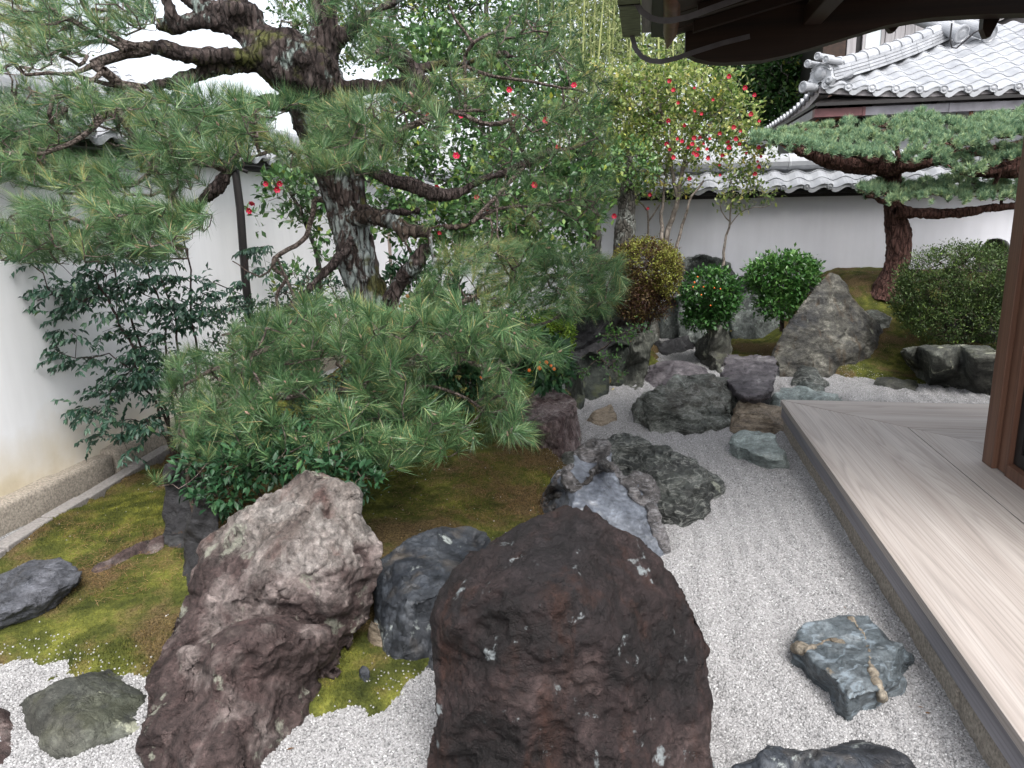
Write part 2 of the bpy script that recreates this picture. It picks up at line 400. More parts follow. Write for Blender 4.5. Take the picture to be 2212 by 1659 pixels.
def scatter_nodes(name, dens_scale, mat, kind, smin, smax, flat=1.0, tilt=True, seed=3, attr='dens'):
    ng = bpy.data.node_groups.new(name, 'GeometryNodeTree')
    ng.interface.new_socket('Geometry', in_out='INPUT', socket_type='NodeSocketGeometry')
    ng.interface.new_socket('Geometry', in_out='OUTPUT', socket_type='NodeSocketGeometry')
    N = ng.nodes.new; L = ng.links.new
    gi, go = N('NodeGroupInput'), N('NodeGroupOutput')
    at = N('GeometryNodeInputNamedAttribute'); at.data_type = 'FLOAT'; at.inputs['Name'].default_value = attr
    dp = N('GeometryNodeDistributePointsOnFaces'); dp.distribute_method = 'RANDOM'; dp.inputs['Seed'].default_value = seed
    mu = N('ShaderNodeMath'); mu.operation = 'MULTIPLY'; mu.inputs[1].default_value = dens_scale
    L(at.outputs[0], mu.inputs[0]); L(gi.outputs[0], dp.inputs['Mesh']); L(mu.outputs[0], dp.inputs['Density'])
    if kind == 'ico':
        pr = N('GeometryNodeMeshIcoSphere'); pr.inputs['Radius'].default_value = 1; pr.inputs['Subdivisions'].default_value = 1; mo = pr.outputs[0]
    else:
        pr = N('GeometryNodeMeshCone'); pr.inputs['Vertices'].default_value = 3; pr.inputs['Radius Top'].default_value = 0; pr.inputs['Radius Bottom'].default_value = .35; pr.inputs['Depth'].default_value = 2; mo = pr.outputs[0]
    sm = N('GeometryNodeSetMaterial'); sm.inputs['Material'].default_value = mat; L(mo, sm.inputs['Geometry'])
    rs = N('FunctionNodeRandomValue'); rs.data_type = 'FLOAT_VECTOR'
    rs.inputs[0].default_value = (smin, smin, smin * flat); rs.inputs[1].default_value = (smax, smax, smax * flat)
    rr = N('FunctionNodeRandomValue'); rr.data_type = 'FLOAT_VECTOR'; rr.inputs['Seed'].default_value = 5
    a = 3.14 if tilt is True else tilt
    rr.inputs[0].default_value = (-a, -a, 0); rr.inputs[1].default_value = (a, a, 6.28)
    ip = N('GeometryNodeInstanceOnPoints')
    L(dp.outputs['Points'], ip.inputs['Points']); L(sm.outputs[0], ip.inputs['Instance']); L(rs.outputs[0], ip.inputs['Scale']); L(rr.outputs[0], ip.inputs['Rotation'])
    j = N('GeometryNodeJoinGeometry'); L(gi.outputs[0], j.inputs[0]); L(ip.outputs[0], j.inputs[0]); L(j.outputs[0], go.inputs[0])
    return ng
def add_dens(me, d, nm='dens'):
    a = me.attributes.new(nm, 'FLOAT', 'POINT'); a.data.foreach_set('value', np.asarray(d, np.float32))

# gravel bed with raked furrows
def gravel_z(X, Y):
    P = np.stack([X.ravel(), Y.ravel(), 0 * X.ravel()], -1)
    wob = fbm(P * .7, 3, 21).reshape(X.shape) * .22
    r = np.sin((X + wob + .12 * Y) * 2 * PI / .17) * .012
    return r + fbm(P * 2.2, 3, 33).reshape(X.shape) * .012 + fbm(P * 14, 2, 40).reshape(X.shape) * .004
V, F = grid(np.arange(-5.2, 8.6, .048), np.arange(.6, 13, .048), gravel_z)
me = np_mesh('gravel_bed', V, F, 4, True)
d = np.clip(1.25 - (V[:, 1] - 2) / 7.5, 0, 1) * (V[:, 0] > -2.6 - .4 * V[:, 1] * .3) * (V[:, 0] < np.where(V[:, 1] < 6.5, 1.35, 4.5))
d = d * np.where(V[:, 1] > 8.8, .35, 1)
add_dens(me, d)
o = link('gravel', me, mats=[MT['gravel'], MT['pebble']])
md = o.modifiers.new('pebbles', 'NODES'); md.node_group = scatter_nodes('pebble_scatter', 18500, MT['pebble'], 'ico', .0034, .0070, .8)
props(o, 'pale grey garden gravel raked between the rocks', kind='stuff')

# moss grounds
GP = lambda x, y, z=.05: tuple(G(x, y, z)[:2])
left_moss = [(-3.74, -.5), (-2.9, 1.4), GP(-60, 1452), GP(0, 1437), GP(60, 1428), GP(110, 1436), GP(150, 1452), GP(215, 1462), GP(300, 1452), GP(330, 1440), GP(360, 1500), (-1.2, 2.25), GP(600, 1600), GP(640, 1580), GP(700, 1553), GP(770, 1538), GP(830, 1525), GP(880, 1510), GP(905, 1497), GP(895, 1470), GP(860, 1455), (-.72, 2.72), (-.5, 2.9),
             GP(1090, 1190), GP(1180, 1160), GP(1240, 1010), GP(1190, 985), (-.62, 5.4), (-.72, 6.3), (-.62, 7.6), (-.2, 8.4), (.2, 9.4), (.1, 10.6), (.3, 11.9), (-3.74, 11.9)]
right_moss = [(.55, 12), (.62, 10.9), GP(1545, 716), GP(1575, 745), GP(1560, 775), GP(1690, 790), (1.7, 8.9), (2.4, 8.75), (2.75, 8.35), (3.3, 8.5), (4.5, 8.5), (8.4, 8.4), (8.4, 12)]
def moss_patch(name, poly, label, seed):
    p = np.array(poly); x0, y0 = p.min(0) - .15; x1, y1 = p.max(0) + .15
    def zf(X, Y):
        P = np.stack([X.ravel(), Y.ravel(), 0 * X.ravel()], -1)
        s = pip(X, Y, poly) + fbm(P * 6, 5, seed, g=.65).reshape(X.shape) * .09
        e = smooth01((s + .03) / .16)
        return ground_z(X, Y) * e + (-.035) * (1 - e) + fbm(P * 22, 2, seed + 3).reshape(X.shape) * .006
    V, F = grid(np.arange(x0, x1, .035), np.arange(y0, y1, .035), zf, lambda X, Y: pip(X, Y, poly) > -.12)
    me = np_mesh(name, V, F, 4, True)
    cov = fbm(V * np.array([1.3, 1.3, 0]), 3, 77)
    d = np.clip(1.5 - V[:, 1] / 7, .0, 1) * np.clip(cov * 1.2 + .75, .12, 1) * (V[:, 2] > .01)
    add_dens(me, d); sE = pip(V[:, 0], V[:, 1], poly) + fbm(V * np.array([3, 3, 0]), 3, 55) * .1
    add_dens(me, np.clip(1 - sE / .16, 0, 1) * (V[:, 1] < 9) * (V[:, 0] > -3.4) + .02, 'edge')
    o = link(name, me, mats=[MT['moss'], MT['sprig']])
    md = o.modifiers.new('sprigs', 'NODES'); md.node_group = scatter_nodes(name + '_sprigs', 21000, MT['sprig'], 'cone', .003, .008, 1.0, tilt=.6, seed=seed)
    md = o.modifiers.new('stray_pebbles', 'NODES'); md.node_group = scatter_nodes(name + '_pebbles', 1300, MT['pebble'], 'ico', .003, .006, .8, seed=seed + 5, attr='edge')
    props(o, label, kind='stuff')
moss_patch('moss', left_moss, 'green and brown moss ground under the black pine', 4)
moss_patch('moss', right_moss, 'mossy bank rising to the white wall behind the boulders', 8)

# litter: brown needles on the moss, under the big pine
def litter(name, poly, n, label, L=.05, cols=None, zoff=.012):
    p = np.array(poly); P = rng.uniform(p.min(0), p.max(0), (n * 4, 2)); P = P[pip(P[:, 0], P[:, 1], poly) > .02][:n]
    z = ground_z(P[:, 0], P[:, 1]) + zoff; a = rng.uniform(0, 2 * PI, len(P)); l = rng.uniform(.4, 1.1, len(P)) * L
    dv = np.stack([np.cos(a) * l, np.sin(a) * l, rng.normal(0, .15, len(P)) * l], -1); sv = np.stack([-np.sin(a), np.cos(a), 0 * a], -1) * .0011
    B = np.column_stack([P, z]); V = np.stack([B - dv / 2 - sv, B + dv / 2 - sv * .3, B + dv / 2 + sv * .3, B - dv / 2 + sv], 1).reshape(-1, 3)
    T = np.arange(len(V)).reshape(-1, 4); t = np.repeat(rng.random(len(P)), 4)
    o = link(name, np_mesh(name, V, T, 4, tint=t), mats=[cols]); props(o, label, kind='stuff')
m_lit = leaf_mat('dry_needle', [(0, (.09, .045, .02)), (.6, (.2, .11, .05)), (1, (.32, .22, .11))], .7, .2, .1)
litter('needle_litter', [GP(840, 1130, .1), GP(1200, 1120, .1), GP(1180, 1000, .1), GP(850, 1000, .1)], 1500, 'dry pine needles lying on the moss by the flat topped stump rock', cols=m_lit)
litter('needle_litter', [GP(200, 1300, .1), GP(420, 1250, .1), GP(400, 1150, .1), GP(100, 1120, .1)], 900, 'dry pine needles lying on the moss near the slate slab', cols=m_lit)
litter('needle_litter', [(1.5, 9.2), (3.9, 8.9), (3.9, 11), (2.2, 11.2)], 4200, 'rusty fallen needles on the bank below the clipped pine', cols=m_lit, L=.08)

# ================================================================== walls
def soft_box(name, a, b, mat, parent, seed=0, bev=.012, amp=.006, cuts=14):
    m = MB().box(a, b); me = m.mesh(name, (0, 0, 0)); bm = bmesh.new(); bm.from_mesh(me)
    bmesh.ops.bevel(bm, geom=bm.edges[:], offset=bev, segments=2, profile=.6, affect='EDGES')
    L = max(e.calc_length() for e in bm.edges)
    for _ in range(5):
        es = [e for e in bm.edges if e.calc_length() > L / cuts]
        if not es: break
        bmesh.ops.subdivide_edges(bm, edges=es, cuts=1, use_grid_fill=True)
    bm.normal_update(); P = np.array([v.co for v in bm.verts]); nn = np.array([v.normal for v in bm.verts])
    P = P + nn * (fbm(P * 9, 4, seed) * amp)[:, None]; o0 = np.array(parent.location) if parent else (np.array(a) + np.array(b)) / 2
    for v, q in zip(bm.verts, P - o0): v.co = q
    for f in bm.faces: f.smooth = True
    bm.to_mesh(me); bm.free()
    return link(name, me, parent, None if parent else o0, [mat])

# wavy pantile, eave disc
def pantile_mesh(wd, ln, th=.016, n=9, amp=.034):
    m = MB(); xs = np.linspace(0, 1, n)
    prof = -amp * np.sin(xs * 2 * PI) * (1 - .25 * xs) ; prof = np.where(xs > .82, prof + .0, prof)
    V = []
    for yy, zz in ((0, .018), (1, 0)):
        for t in (0, -th):
            for i in range(n): V.append((xs[i] * wd, yy * ln, prof[i] + zz + t))
    F = []
    for i in range(n - 1):
        F += [(i, i + 1, 2 * n + i + 1, 2 * n + i), (n + i, 3 * n + i, 3 * n + i + 1, n + i + 1), (i, n + i, n + i + 1, i + 1), (2 * n + i, 2 * n + i + 1, 3 * n + i + 1, 3 * n + i)]
    F += [(0, 2 * n, 3 * n, n), (n - 1, 2 * n - 1, 4 * n - 1, 3 * n - 1)]
    m.add(V, F); me = m.mesh('pantile', smooth=False)
    return me
def disc_mesh(r=.042):
    m = MB(); m.lathe((0, 0, 0), (0, -1, 0), [(r * .7, -.05), (r, -.045), (r, .012), (r * .9, .02), (r * .8, .012), (r * .55, .010), (r * .35, .02), (.004, .024)], 18)
    for k in range(8):                     # small beads round the rim and a comma swirl in the middle
        a = k / 8 * 2 * PI; m.lathe((r * .68 * math.cos(a), -.012, r * .68 * math.sin(a)), (0, -1, 0), [(r * .08, 0), (r * .06, .006)], 6)
    return m.mesh('eave_disc', smooth=False)
PT = pantile_mesh(.31, .27); PT.materials.append(MT['tile'])
DISC = disc_mesh(); DISC.materials.append(MT['tile'])
def pendant_mesh(wd=.31):
    m = MB(); n = 9; V = []
    for dz in (0, -.05):
        for y in (0, .02):
            for i in range(n):
                t = i / (n - 1); V.append((t * wd, y, -.034 * math.sin(t * 2 * PI) + dz * (1 if .05 < t < .95 else .6)))
    F = []
    for i in range(n - 1): F += [(i, i + 1, 2 * n + i + 1, 2 * n + i), (n + i, 3 * n + i, 3 * n + i + 1, n + i + 1), (2 * n + i, 2 * n + i + 1, 3 * n + i + 1, 3 * n + i), (i, n + i, n + i + 1, i + 1)]
    return m.add(V, F).mesh('eave_lip')
LIP = pendant_mesh(); LIP.materials.append(MT['tile'])
def place(name, me, parent, loc, rot=(0, 0, 0), scale=(1, 1, 1), prefix_loc=None):
    o = bpy.data.objects.new(name, me); COL.objects.link(o); o.parent = parent
    o.location = Vector(loc) - (Vector(parent.location) if parent else Vector()); o.rotation_euler = rot; o.scale = scale
    return o

def tiled_wall(name, label, p0, p1, h, rows, out, thick=.34, stain=True, base=None):
    """garden wall from p0 to p1 (plan), 'out' = unit vector to the garden side"""
    p0, p1, out = np.array(p0, float), np.array(p1, float), np.array(out, float)
    ax = p1 - p0; Lg = np.linalg.norm(ax); ax /= Lg
    W = empty(name, (*((p0 + p1) / 2), 0), label, 'wall')
    q = lambda a, o_, z: np.array([*(p0 + ax * a + out * o_), z])
    m = MB(); m.prism([q(0, 0, -.05), q(0, -thick, -.05), q(0, -thick, h + .1), q(0, 0, h + .1)], (*(ax * Lg), 0))
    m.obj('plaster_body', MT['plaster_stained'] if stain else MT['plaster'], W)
    m = MB(); m.prism([q(0, .02, h - .0), q(0, .02, h + .07), q(0, -.1, h + .09), q(0, -.1, h)], (*(ax * Lg), 0)); m.obj('eave_board', MT['blackwood'], W)
    m = MB(); m.prism([q(0, .16, h + .045), q(0, .16, h + .085), q(0, -.17, h + .28), q(0, -thick - .16, h + .085), q(0, -thick - .16, h + .045)], (*(ax * Lg), 0)); m.obj('roof_bed', MT['blackwood'], W)
    # tile courses on the garden side; local x along wall, local y up the slope
    pitch = math.radians(30); ang = math.atan2(ax[1], ax[0])
    flip = (ax[0] * out[1] - ax[1] * out[0]) > 0     # out is left of ax -> start from p1
    if flip: start, dirx = p1, -ax
    else: start, dirx = p0, ax
    rotz = math.atan2(dirx[1], dirx[0]); n = int(Lg / .31)
    for r in range(rows):
        for i in range(n):
            a = i * .31; o_ = .25 - r * .21 * math.cos(pitch); z = h + .10 + r * .21 * math.sin(pitch)
            P = start + dirx * a + out * o_
            place('roof_tile', PT, W, (*P, z + .03 + R_.uniform(-.003, .003)), (pitch, R_.uniform(-.01, .01), rotz + R_.uniform(-.008, .008)))
            if r == 0:
                place('eave_lip', LIP, W, (*(P + out * .004), z + .036), (0, 0, rotz))
                place('eave_disc', DISC, W, (*(P + out * .012), z + .030), (0, 0, rotz))
    zt = h + .10 + (rows - .35) * .21 * math.sin(pitch) + .03; ot = .25 - (rows - .3) * .21 * math.cos(pitch)
    for k in range(2):                      # flat courses under the ridge
        for i in range(int(Lg / .62)):
            a0, a1 = i * .62 + .004, (i + 1) * .62 - .004
            oo = ot - k * .028
            m = MB(); m.prism([q(a0, oo + .03, zt + k * .045), q(a0, -thick - oo, zt + k * .045), q(a0, -thick - oo, zt + .034 + k * .045), q(a0, oo + .03, zt + .034 + k * .045)], (*(ax * (a1 - a0)), 0))
            m.obj('ridge_course', MT['tile'], W)
    for i in range(int(Lg / .5)):
        m = MB(); c0 = q(i * .5 + .003, -thick / 2 + (ot - .02) * 0, zt + .09); c1 = q((i + 1) * .5 - .003, -thick / 2, zt + .09)
        rr = .115
        m.tube([c0, c0 + (c1 - c0) * .06, c0 + (c1 - c0) * .07, c1], [rr * 1.05, rr * 1.05, rr, rr], 12)
        m.obj('ridge_cap', MT['tile'], W, smooth=False)
    return W
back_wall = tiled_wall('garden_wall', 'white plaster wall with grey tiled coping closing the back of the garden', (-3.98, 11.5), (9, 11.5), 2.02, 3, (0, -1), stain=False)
left_wall = tiled_wall('garden_wall', 'tall white plaster wall on the left with yellowed foot and granite base', (-4.0, .4), (-4.0, 11.4), 2.36, 2, (1, 0))
# granite base stones and kerb along the left wall
y = .3; k = 0
for ln in (2.2, 2.18, 1.9, 2.3, 2.4):
    y1 = y + ln
    ox, hz = ((0, .225), (-.02, .20))[k % 2] if y1 > 4.6 else (0, .225)
    soft_box('base_stone', (-4.05, y, -.06), (-3.86 + ox, y1 - .012, hz), MT['granite'], left_wall, seed=k, bev=.03, amp=.012)
    y = y1; k += 1
K = empty('kerb', (-3.62, 5, 0), 'narrow granite kerb running over the moss along the left wall', 'kerb')
kp = [GP(-60, 1236, .06), GP(0, 1200, .06), GP(103, 1134, .06), GP(105, 1133, .06), GP(180, 1088, .06), GP(290, 1020, .06), GP(365, 975, .06), (-3.72, 6.2), (-3.72, 7.6)]
for i in range(len(kp) - 1):
    if i == 2: continue
    a, b = np.array(kp[i]), np.array(kp[i + 1]); dd = (b - a) / np.linalg.norm(b - a); nn = np.array([-dd[1], dd[0]]) * .05
    m = MB(); a2, b2 = a + dd * .006, b - dd * .006
    m.prism([(*(a2 - nn), -.05), (*(b2 - nn), -.05), (*(b2 + nn), -.05), (*(a2 + nn), -.05)], (0, 0, .155 + .008 * (i % 2))); m.obj('kerb_stone', MT['kerbstone'], K, bevel=.008)

# ================================================================== hall with the big tiled roof behind the wall
Hs = .45; EZ = 3.52; EY = 13.0; EX0 = 2.62
hall = empty('temple_hall', (6.5, 17, 0), 'temple hall with a big grey tiled hip roof beyond the garden wall', 'building')
def lift(x, y):          # upturn of the eave towards the corner
    d = math.hypot(max(x - EX0, 0), max(y - EY, 0)); return .17 * max(0, 1 - d / 2.6) ** 2
RP = math.atan(Hs)
TW, TL = .345, .30
PT2 = pantile_mesh(TW, TL * 1.14, .018, 9, .036); PT2.materials.append(MT['tile'])
DISC2 = disc_mesh(.062); DISC2.materials.append(MT['tile'])
m = MB()                                  # roof bed (planes under the tiles)
A = (EX0, EY, EZ); B = (12, EY, EZ); T1 = (EX0 + 5, EY + 5, EZ + 5 * Hs); T2 = (12, EY + 5, EZ + 5 * Hs); Cc = (EX0, EY + 10, EZ)
dn = np.array([0, 0, -.05])
for f in ([A, B, T2, T1], [A, T1, (EX0 + 5, EY + 5.01, EZ + 5 * Hs), Cc]):
    P = [np.array(p) + dn for p in f]; m.add(P + [p + dn for p in P], [(0, 1, 2, 3), (7, 6, 5, 4), (0, 4, 5, 1), (1, 5, 6, 2), (2, 6, 7, 3), (3, 7, 4, 0)])
m.obj('roof_bed', MT['blackwood'], hall)
cosR = math.cos(RP)
for r in range(13):
    yy = r * TL * cosR
    for i in range(14):
        x = EX0 + .12 + i * TW
        if x + TW * .7 < EX0 + yy: continue
        if x > 8.2: continue
        lz = lift(x, EY + yy)
        ln = lift(x + TW, EY + yy); ty = math.atan2(lz - ln, TW)
        place('roof_tile', PT2, hall, (x, EY + yy, EZ + r * TL * math.sin(RP) + .05 + lz + R_.uniform(-.003, .003)), (RP, ty, R_.uniform(-.008, .008)))
        if r == 0:
            place('eave_lip', LIP, hall, (x, EY - .004, EZ + .055 + lz), (0, ty, 0), (TW / .31, 1, 1.5))
            place('eave_disc', DISC2, hall, (x, EY - .012, EZ + .045 + lz))
for i in range(26):                       # left eave seen edge on
    y_ = EY + .12 + i * .33; lz = lift(EX0, y_)
    place('roof_tile', PT2, hall, (EX0, y_ + TW, EZ + .05 + lz), (RP, 0, -PI / 2))
    place('roof_tile', PT2, hall, (EX0 + TL * cosR, y_ + TW, EZ + .05 + lz * .6 + TL * math.sin(RP)), (RP, 0, -PI / 2))
    place('eave_disc', DISC2, hall, (EX0 - .012, y_, EZ + .045 + lz), (0, 0, -PI / 2))
# hip ridge: flat courses and round caps
def hip(t, up=0.0, side=0.0):
    c = math.sqrt(.5); zz = EZ + Hs * t + .17 * max(0, 1 - t / 2.2) ** 2
    return np.array([EX0 + t + side * c, EY + t - side * c, zz + up])
for k, (wd, zz) in enumerate(((.17, .06), (.15, .11), (.135, .16), (.12, .21))):
    for i in range(14):
        t0, t1 = .16 + i * .34, .16 + (i + 1) * .34 - .008
        m = MB(); m.add([hip(t0, zz, -wd), hip(t0, zz, wd), hip(t1, zz, wd), hip(t1, zz, -wd), hip(t0, zz + .042, -wd), hip(t0, zz + .042, wd), hip(t1, zz + .042, wd), hip(t1, zz + .042, -wd)],
                        [(0, 3, 2, 1), (4, 5, 6, 7), (0, 1, 5, 4), (1, 2, 6, 5), (2, 3, 7, 6), (3, 0, 4, 7)]); m.obj('ridge_course', MT['tile'], hall)
for i in range(21):
    t0 = .14 + i * .235; m = MB()
    m.tube([hip(t0, .27), hip(t0 + .04, .275), hip(t0 + .045, .275), hip(t0 + .232, .27)], [.118, .118, .10, .10], 14); m.obj('ridge_cap', MT['tile'], hall, smooth=False)
# ridge-end ornament at the corner
orn = MB(); c45 = np.array([-math.sqrt(.5), -math.sqrt(.5), 0]); c = hip(.10, .10); sd_ = np.array([math.sqrt(.5), -math.sqrt(.5), 0]); up = np.array([0, 0, 1.0])
pf = lambda u, v, d=0: c + sd_ * u + up * v + c45 * d
sh = [(-.20, -.10), (-.24, -.02), (-.19, .03), (-.17, .12), (-.13, .20), (0, .25), (.13, .20), (.17, .12), (.19, .03), (.24, -.02), (.20, -.10), (.08, -.06), (0, -.03), (-.08, -.06)]
orn.prism([pf(u, v, 0) for u, v in sh], c45 * .07)
orn.lathe(pf(0, .08, .05), c45, [(.10, 0), (.095, .045), (.06, .075), (.01, .085)], 16)
for s_ in (-1, 1):
    orn.lathe(pf(.16 * s_, -.03, .04), c45, [(.06, 0), (.055, .05), (.03, .06), (.005, .05)], 12)
    orn.tube([pf(-.16 * s_, .16, .06), pf(-.07 * s_, .215, .07), pf(0, .235, .07)], .018, 6)
    orn.tube([pf(-.18 * s_, .11, .06), pf(-.08 * s_, .165, .07), pf(0, .185, .07)], .016, 6)
orn.obj('ridge_end_ornament', MT['tile'], hall)
for u, v in ((-.17, .25), (0, .33), (.15, .26)):
    m = MB(); m.lathe(pf(u, v, -.22), c45, [(.05, 0), (.052, .36), (.062, .37), (.062, .40), (.05, .41), (.045, .40), (.02, .405), (.004, .41)], 14); m.obj('ridge_roll', MT['tile'], hall)
m = MB(); m.lathe(hip(.02, .02) + sd_ * -.12, c45 + sd_ * -.25, [(.07, -.15), (.075, .12), (.09, .13), (.09, .17), (.07, .175), (.06, .165), (.03, .17), (.004, .175)], 18); m.obj('corner_roll', MT['tile'], hall)
# descending ridges that end in two big rolls near the top right
for (x, y_, Yq) in ((2074, 72, 15.2), (2135, 72, 15.2)):
    e = D(x, y_, Yq); m = MB(); dr = np.array([-.62, 1.1, .62]); dr /= np.linalg.norm(dr)
    m.lathe(e, -dr, [(.115, -1.6), (.12, -.02), (.15, 0), (.15, .05), (.13, .055), (.12, .04), (.09, .04), (.05, .06), (.004, .06)], 22); m.obj('ridge_roll', MT['tile'], hall)
# eave boards, gutter, brackets, walls
m = MB(); cor = np.array([EX0 + .06, EY + .06, 0])
xs = np.linspace(EX0 + .05, 9, 14)
for a, b in zip(xs[:-1], xs[1:]):
    m.add([(a, EY + .05, EZ - .06 + lift(a, EY)), (b, EY + .05, EZ - .06 + lift(b, EY)), (b, EY + .05, EZ + .035 + lift(b, EY)), (a, EY + .05, EZ + .035 + lift(a, EY)),
           (a, EY + .2, EZ - .06 + lift(a, EY)), (b, EY + .2, EZ - .06 + lift(b, EY)), (b, EY + .2, EZ + .035 + lift(b, EY)), (a, EY + .2, EZ + .035 + lift(a, EY))], [(0, 1, 2, 3), (7, 6, 5, 4), (0, 4, 5, 1), (3, 2, 6, 7)])
m.obj('eave_board', MT['palewood'], hall)
m = MB(); ys = np.linspace(EY + .05, EY + 9.5, 14)
for a, b in zip(ys[:-1], ys[1:]):
    m.add([(EX0 + .05, a, EZ - .10 + lift(EX0, a)), (EX0 + .05, b, EZ - .10 + lift(EX0, b)), (EX0 + .05, b, EZ + .035 + lift(EX0, b)), (EX0 + .05, a, EZ + .035 + lift(EX0, a)),
           (EX0 + .2, a, EZ - .10 + lift(EX0, a)), (EX0 + .2, b, EZ - .10 + lift(EX0, b)), (EX0 + .2, b, EZ + .035 + lift(EX0, b)), (EX0 + .2, a, EZ + .035 + lift(EX0, a))], [(0, 1, 2, 3), (7, 6, 5, 4), (0, 4, 5, 1), (3, 2, 6, 7)])
m.obj('eave_board', MT['palewood'], hall)
gz0 = D(1756, 255, 13.2)[2]; gz1 = gz0 + .125; gx = D(1756, 255, 13.2)[0]
for i, (a, b, mt) in enumerate(((gx, gx + .75, 'redcopper'), (gx + .75, gx + 2.0, 'copper'), (gx + 2.0, gx + 4.1, 'copper'), (gx + 4.1, gx + 6.3, 'copper'))):
    m = MB(); m.box((a, 13.1, gz0), (b - .012, 13.26, gz1)); m.box((b - .03, 13.09, gz0 - .006), (b + .01, 13.27, gz1 + .006)); m.obj('gutter', MT[mt], hall)
for i, (a, b, mt) in enumerate(((13.27, 14.2, 'copper'), (14.2, 16.2, 'copper'), (16.2, 19.5, 'copper'))):
    m = MB(); m.box((gx, a, gz0), (gx + .16, b - .012, gz1)); m.obj('gutter', MT[mt], hall)
for x in (gx + 1.25, gx + 2.35, gx + 4.0):
    m = MB(); m.tube([(x, 13.2, gz0 - .0), (x, 13.25, gz0 - .18), (x + .02, 13.4, gz0 - .26), (x + .03, 13.9, gz0 - .1), (x + .03, 13.9, gz0 + .2)], .012, 6)
    m.tube([(x - .04, 13.18, gz0), (x - .04, 13.2, gz0 - .2)], .01, 6); m.obj('gutter_bracket', MT['rust'], hall)
for y_ in (13.7, 14.4, 15.3, 16.4):
    m = MB(); m.tube([(gx + .05, y_, gz0), (gx + .06, y_, gz0 - .16), (gx + .16, y_, gz0 - .22), (gx + .24, y_, gz0 - .15), (gx + .2, y_, gz0 - .05), (gx + .7, y_, gz0 + .1)], .014, 6)
    m.obj('gutter_bracket', MT['rust'], hall)
m = MB(); m.tube([(gx + .1, 13.3, gz0 - .02), (gx + .08, 13.7, gz0 - .08), (gx + .08, 16.5, gz0 - .12)], .016, 6); m.obj('gutter_bracket', MT['rust'], hall)
wy = 14.0
m = MB(); m.box((gx + 1.0, wy, 0), (10, wy + .12, EZ + .3)); m.obj('plaster_body', MT['plaster'], hall)
m = MB(); m.box((gx + .9, wy + .12, 0), (gx + 1.05, 22, EZ + .3)); m.obj('plaster_body', MT['blackwood'], hall)
for x in (gx + .92, gx + 2.75, gx + 4.4, gx + 6.1):
    m = MB(); m.box((x, wy - .04, 0), (x + .16, wy + .1, EZ + .3)); m.obj('post', MT['blackwood'], hall)
m = MB(); m.box((gx + .2, 13.3, EZ - .02), (10, wy + .1, EZ + .03)); m.obj('soffit', MT['blackwood'], hall)
m = MB(); m.box((gx + .2, 13.3, EZ - .02), (gx + 1.0, 22, EZ + .031)); m.obj('soffit', MT['blackwood'], hall)
for i in range(5):
    x = gx + .45 + i * 1.3
    m = MB(); m.box((x, 13.28, EZ - .11), (x + .1, wy, EZ - .022)); m.obj('rafter', MT['blackwood'], hall)

# timber upper storey behind the hip ridge
up_b = empty('timber_house', (6, 20, 0), 'wooden upper storey with vertical boards and a window behind the tiled hip', 'building')
Yb = 19.0
x0 = D(1790, 60, Yb)[0]; x1 = D(2040, 60, Yb)[0] + 1.5; zb = D(1800, 190, Yb)[2] - 3; zt = D(1800, -60, Yb)[2]
m = MB(); m.box((x0, Yb + .06, 0), (x1, Yb + 4, zt)); m.obj('wall_body', MT['blackwood'], up_b)
m = MB(); m.box((x0 - .1, Yb - .06, zb), (x0 + .38, Yb + .1, zt)); m.obj('corner_post', MT['darkwood_y'], up_b)
bw = .2; x = x0 + .42
wx0, wx1 = D(1865, 60, Yb)[0], D(1912, 60, Yb)[0]
while x < x1:
    if not (wx0 - .12 < x + bw / 2 < wx1 + .05):
        m = MB(); m.box((x, Yb, zb), (x + bw - .012, Yb + .04, zt)); m.obj('wall_board', MT['greywood'], up_b, loc=(x, Yb, zb))
    x += bw
m = MB(); wz0, wz1 = D(1890, 112, Yb)[2], zt
m.box((wx0, Yb - .03, wz0), (wx0 + .07, Yb + .03, wz1)); m.box((wx1 - .07, Yb - .03, wz0), (wx1, Yb + .03, wz1)); m.box((wx0 + .07, Yb - .03, wz0), (wx1 - .07, Yb + .03, wz0 + .08))
wf = m.obj('window', MT['greywood'], up_b)
m = MB(); m.box((wx0 + .07, Yb + .0, wz0 + .08), (wx1 - .07, Yb + .02, wz1))
n_ = NT('white_paper_screen'); m.obj('pane', n_.done((.72, .78, .78), .5), wf)
rf = MB(); rf.prism([(x0 - .7, Yb - .9, zt), (x0 - .7, Yb + 5, zt), (x0 - .7, Yb + 5, zt + .2), (x0 - .7, Yb - .9, zt + .15)], (x1 - x0 + 1.5, 0, 0)); rf.obj('roof', MT['tile'], up_b)

# neighbouring roof beyond the left wall, seen between the pine limbs
nb = empty('neighbour_house', (-8, 9, 0), 'low house with pale tiled roof beyond the left wall', 'building')
m = MB(); m.box((-11, 5.1, 0), (-5.6, 10.5, 2.7)); m.obj('wall_body', MT['plaster'], nb)
pn = math.radians(27); nbx, nbz = -5.2, 2.75
m = MB(); Lr = 4.6
m.prism([(nbx, 4.9, nbz - .04), (nbx - Lr * math.cos(pn), 4.9, nbz + Lr * math.sin(pn) - .04), (nbx - Lr * math.cos(pn), 4.9, nbz + Lr * math.sin(pn) - .12), (nbx, 4.9, nbz - .12)], (0, 5.85, 0)); m.obj('roof_bed', MT['blackwood'], nb)
cap = MB(); cap.tube([(0, 0, 0), (0, .30, 0)], .052, 10); CAPT = cap.mesh('cap_tile', smooth=False); CAPT.materials.append(MT['tile'])
PT3 = pantile_mesh(.30, .30, .016, 7, .03); PT3.materials.append(MT['tile'])
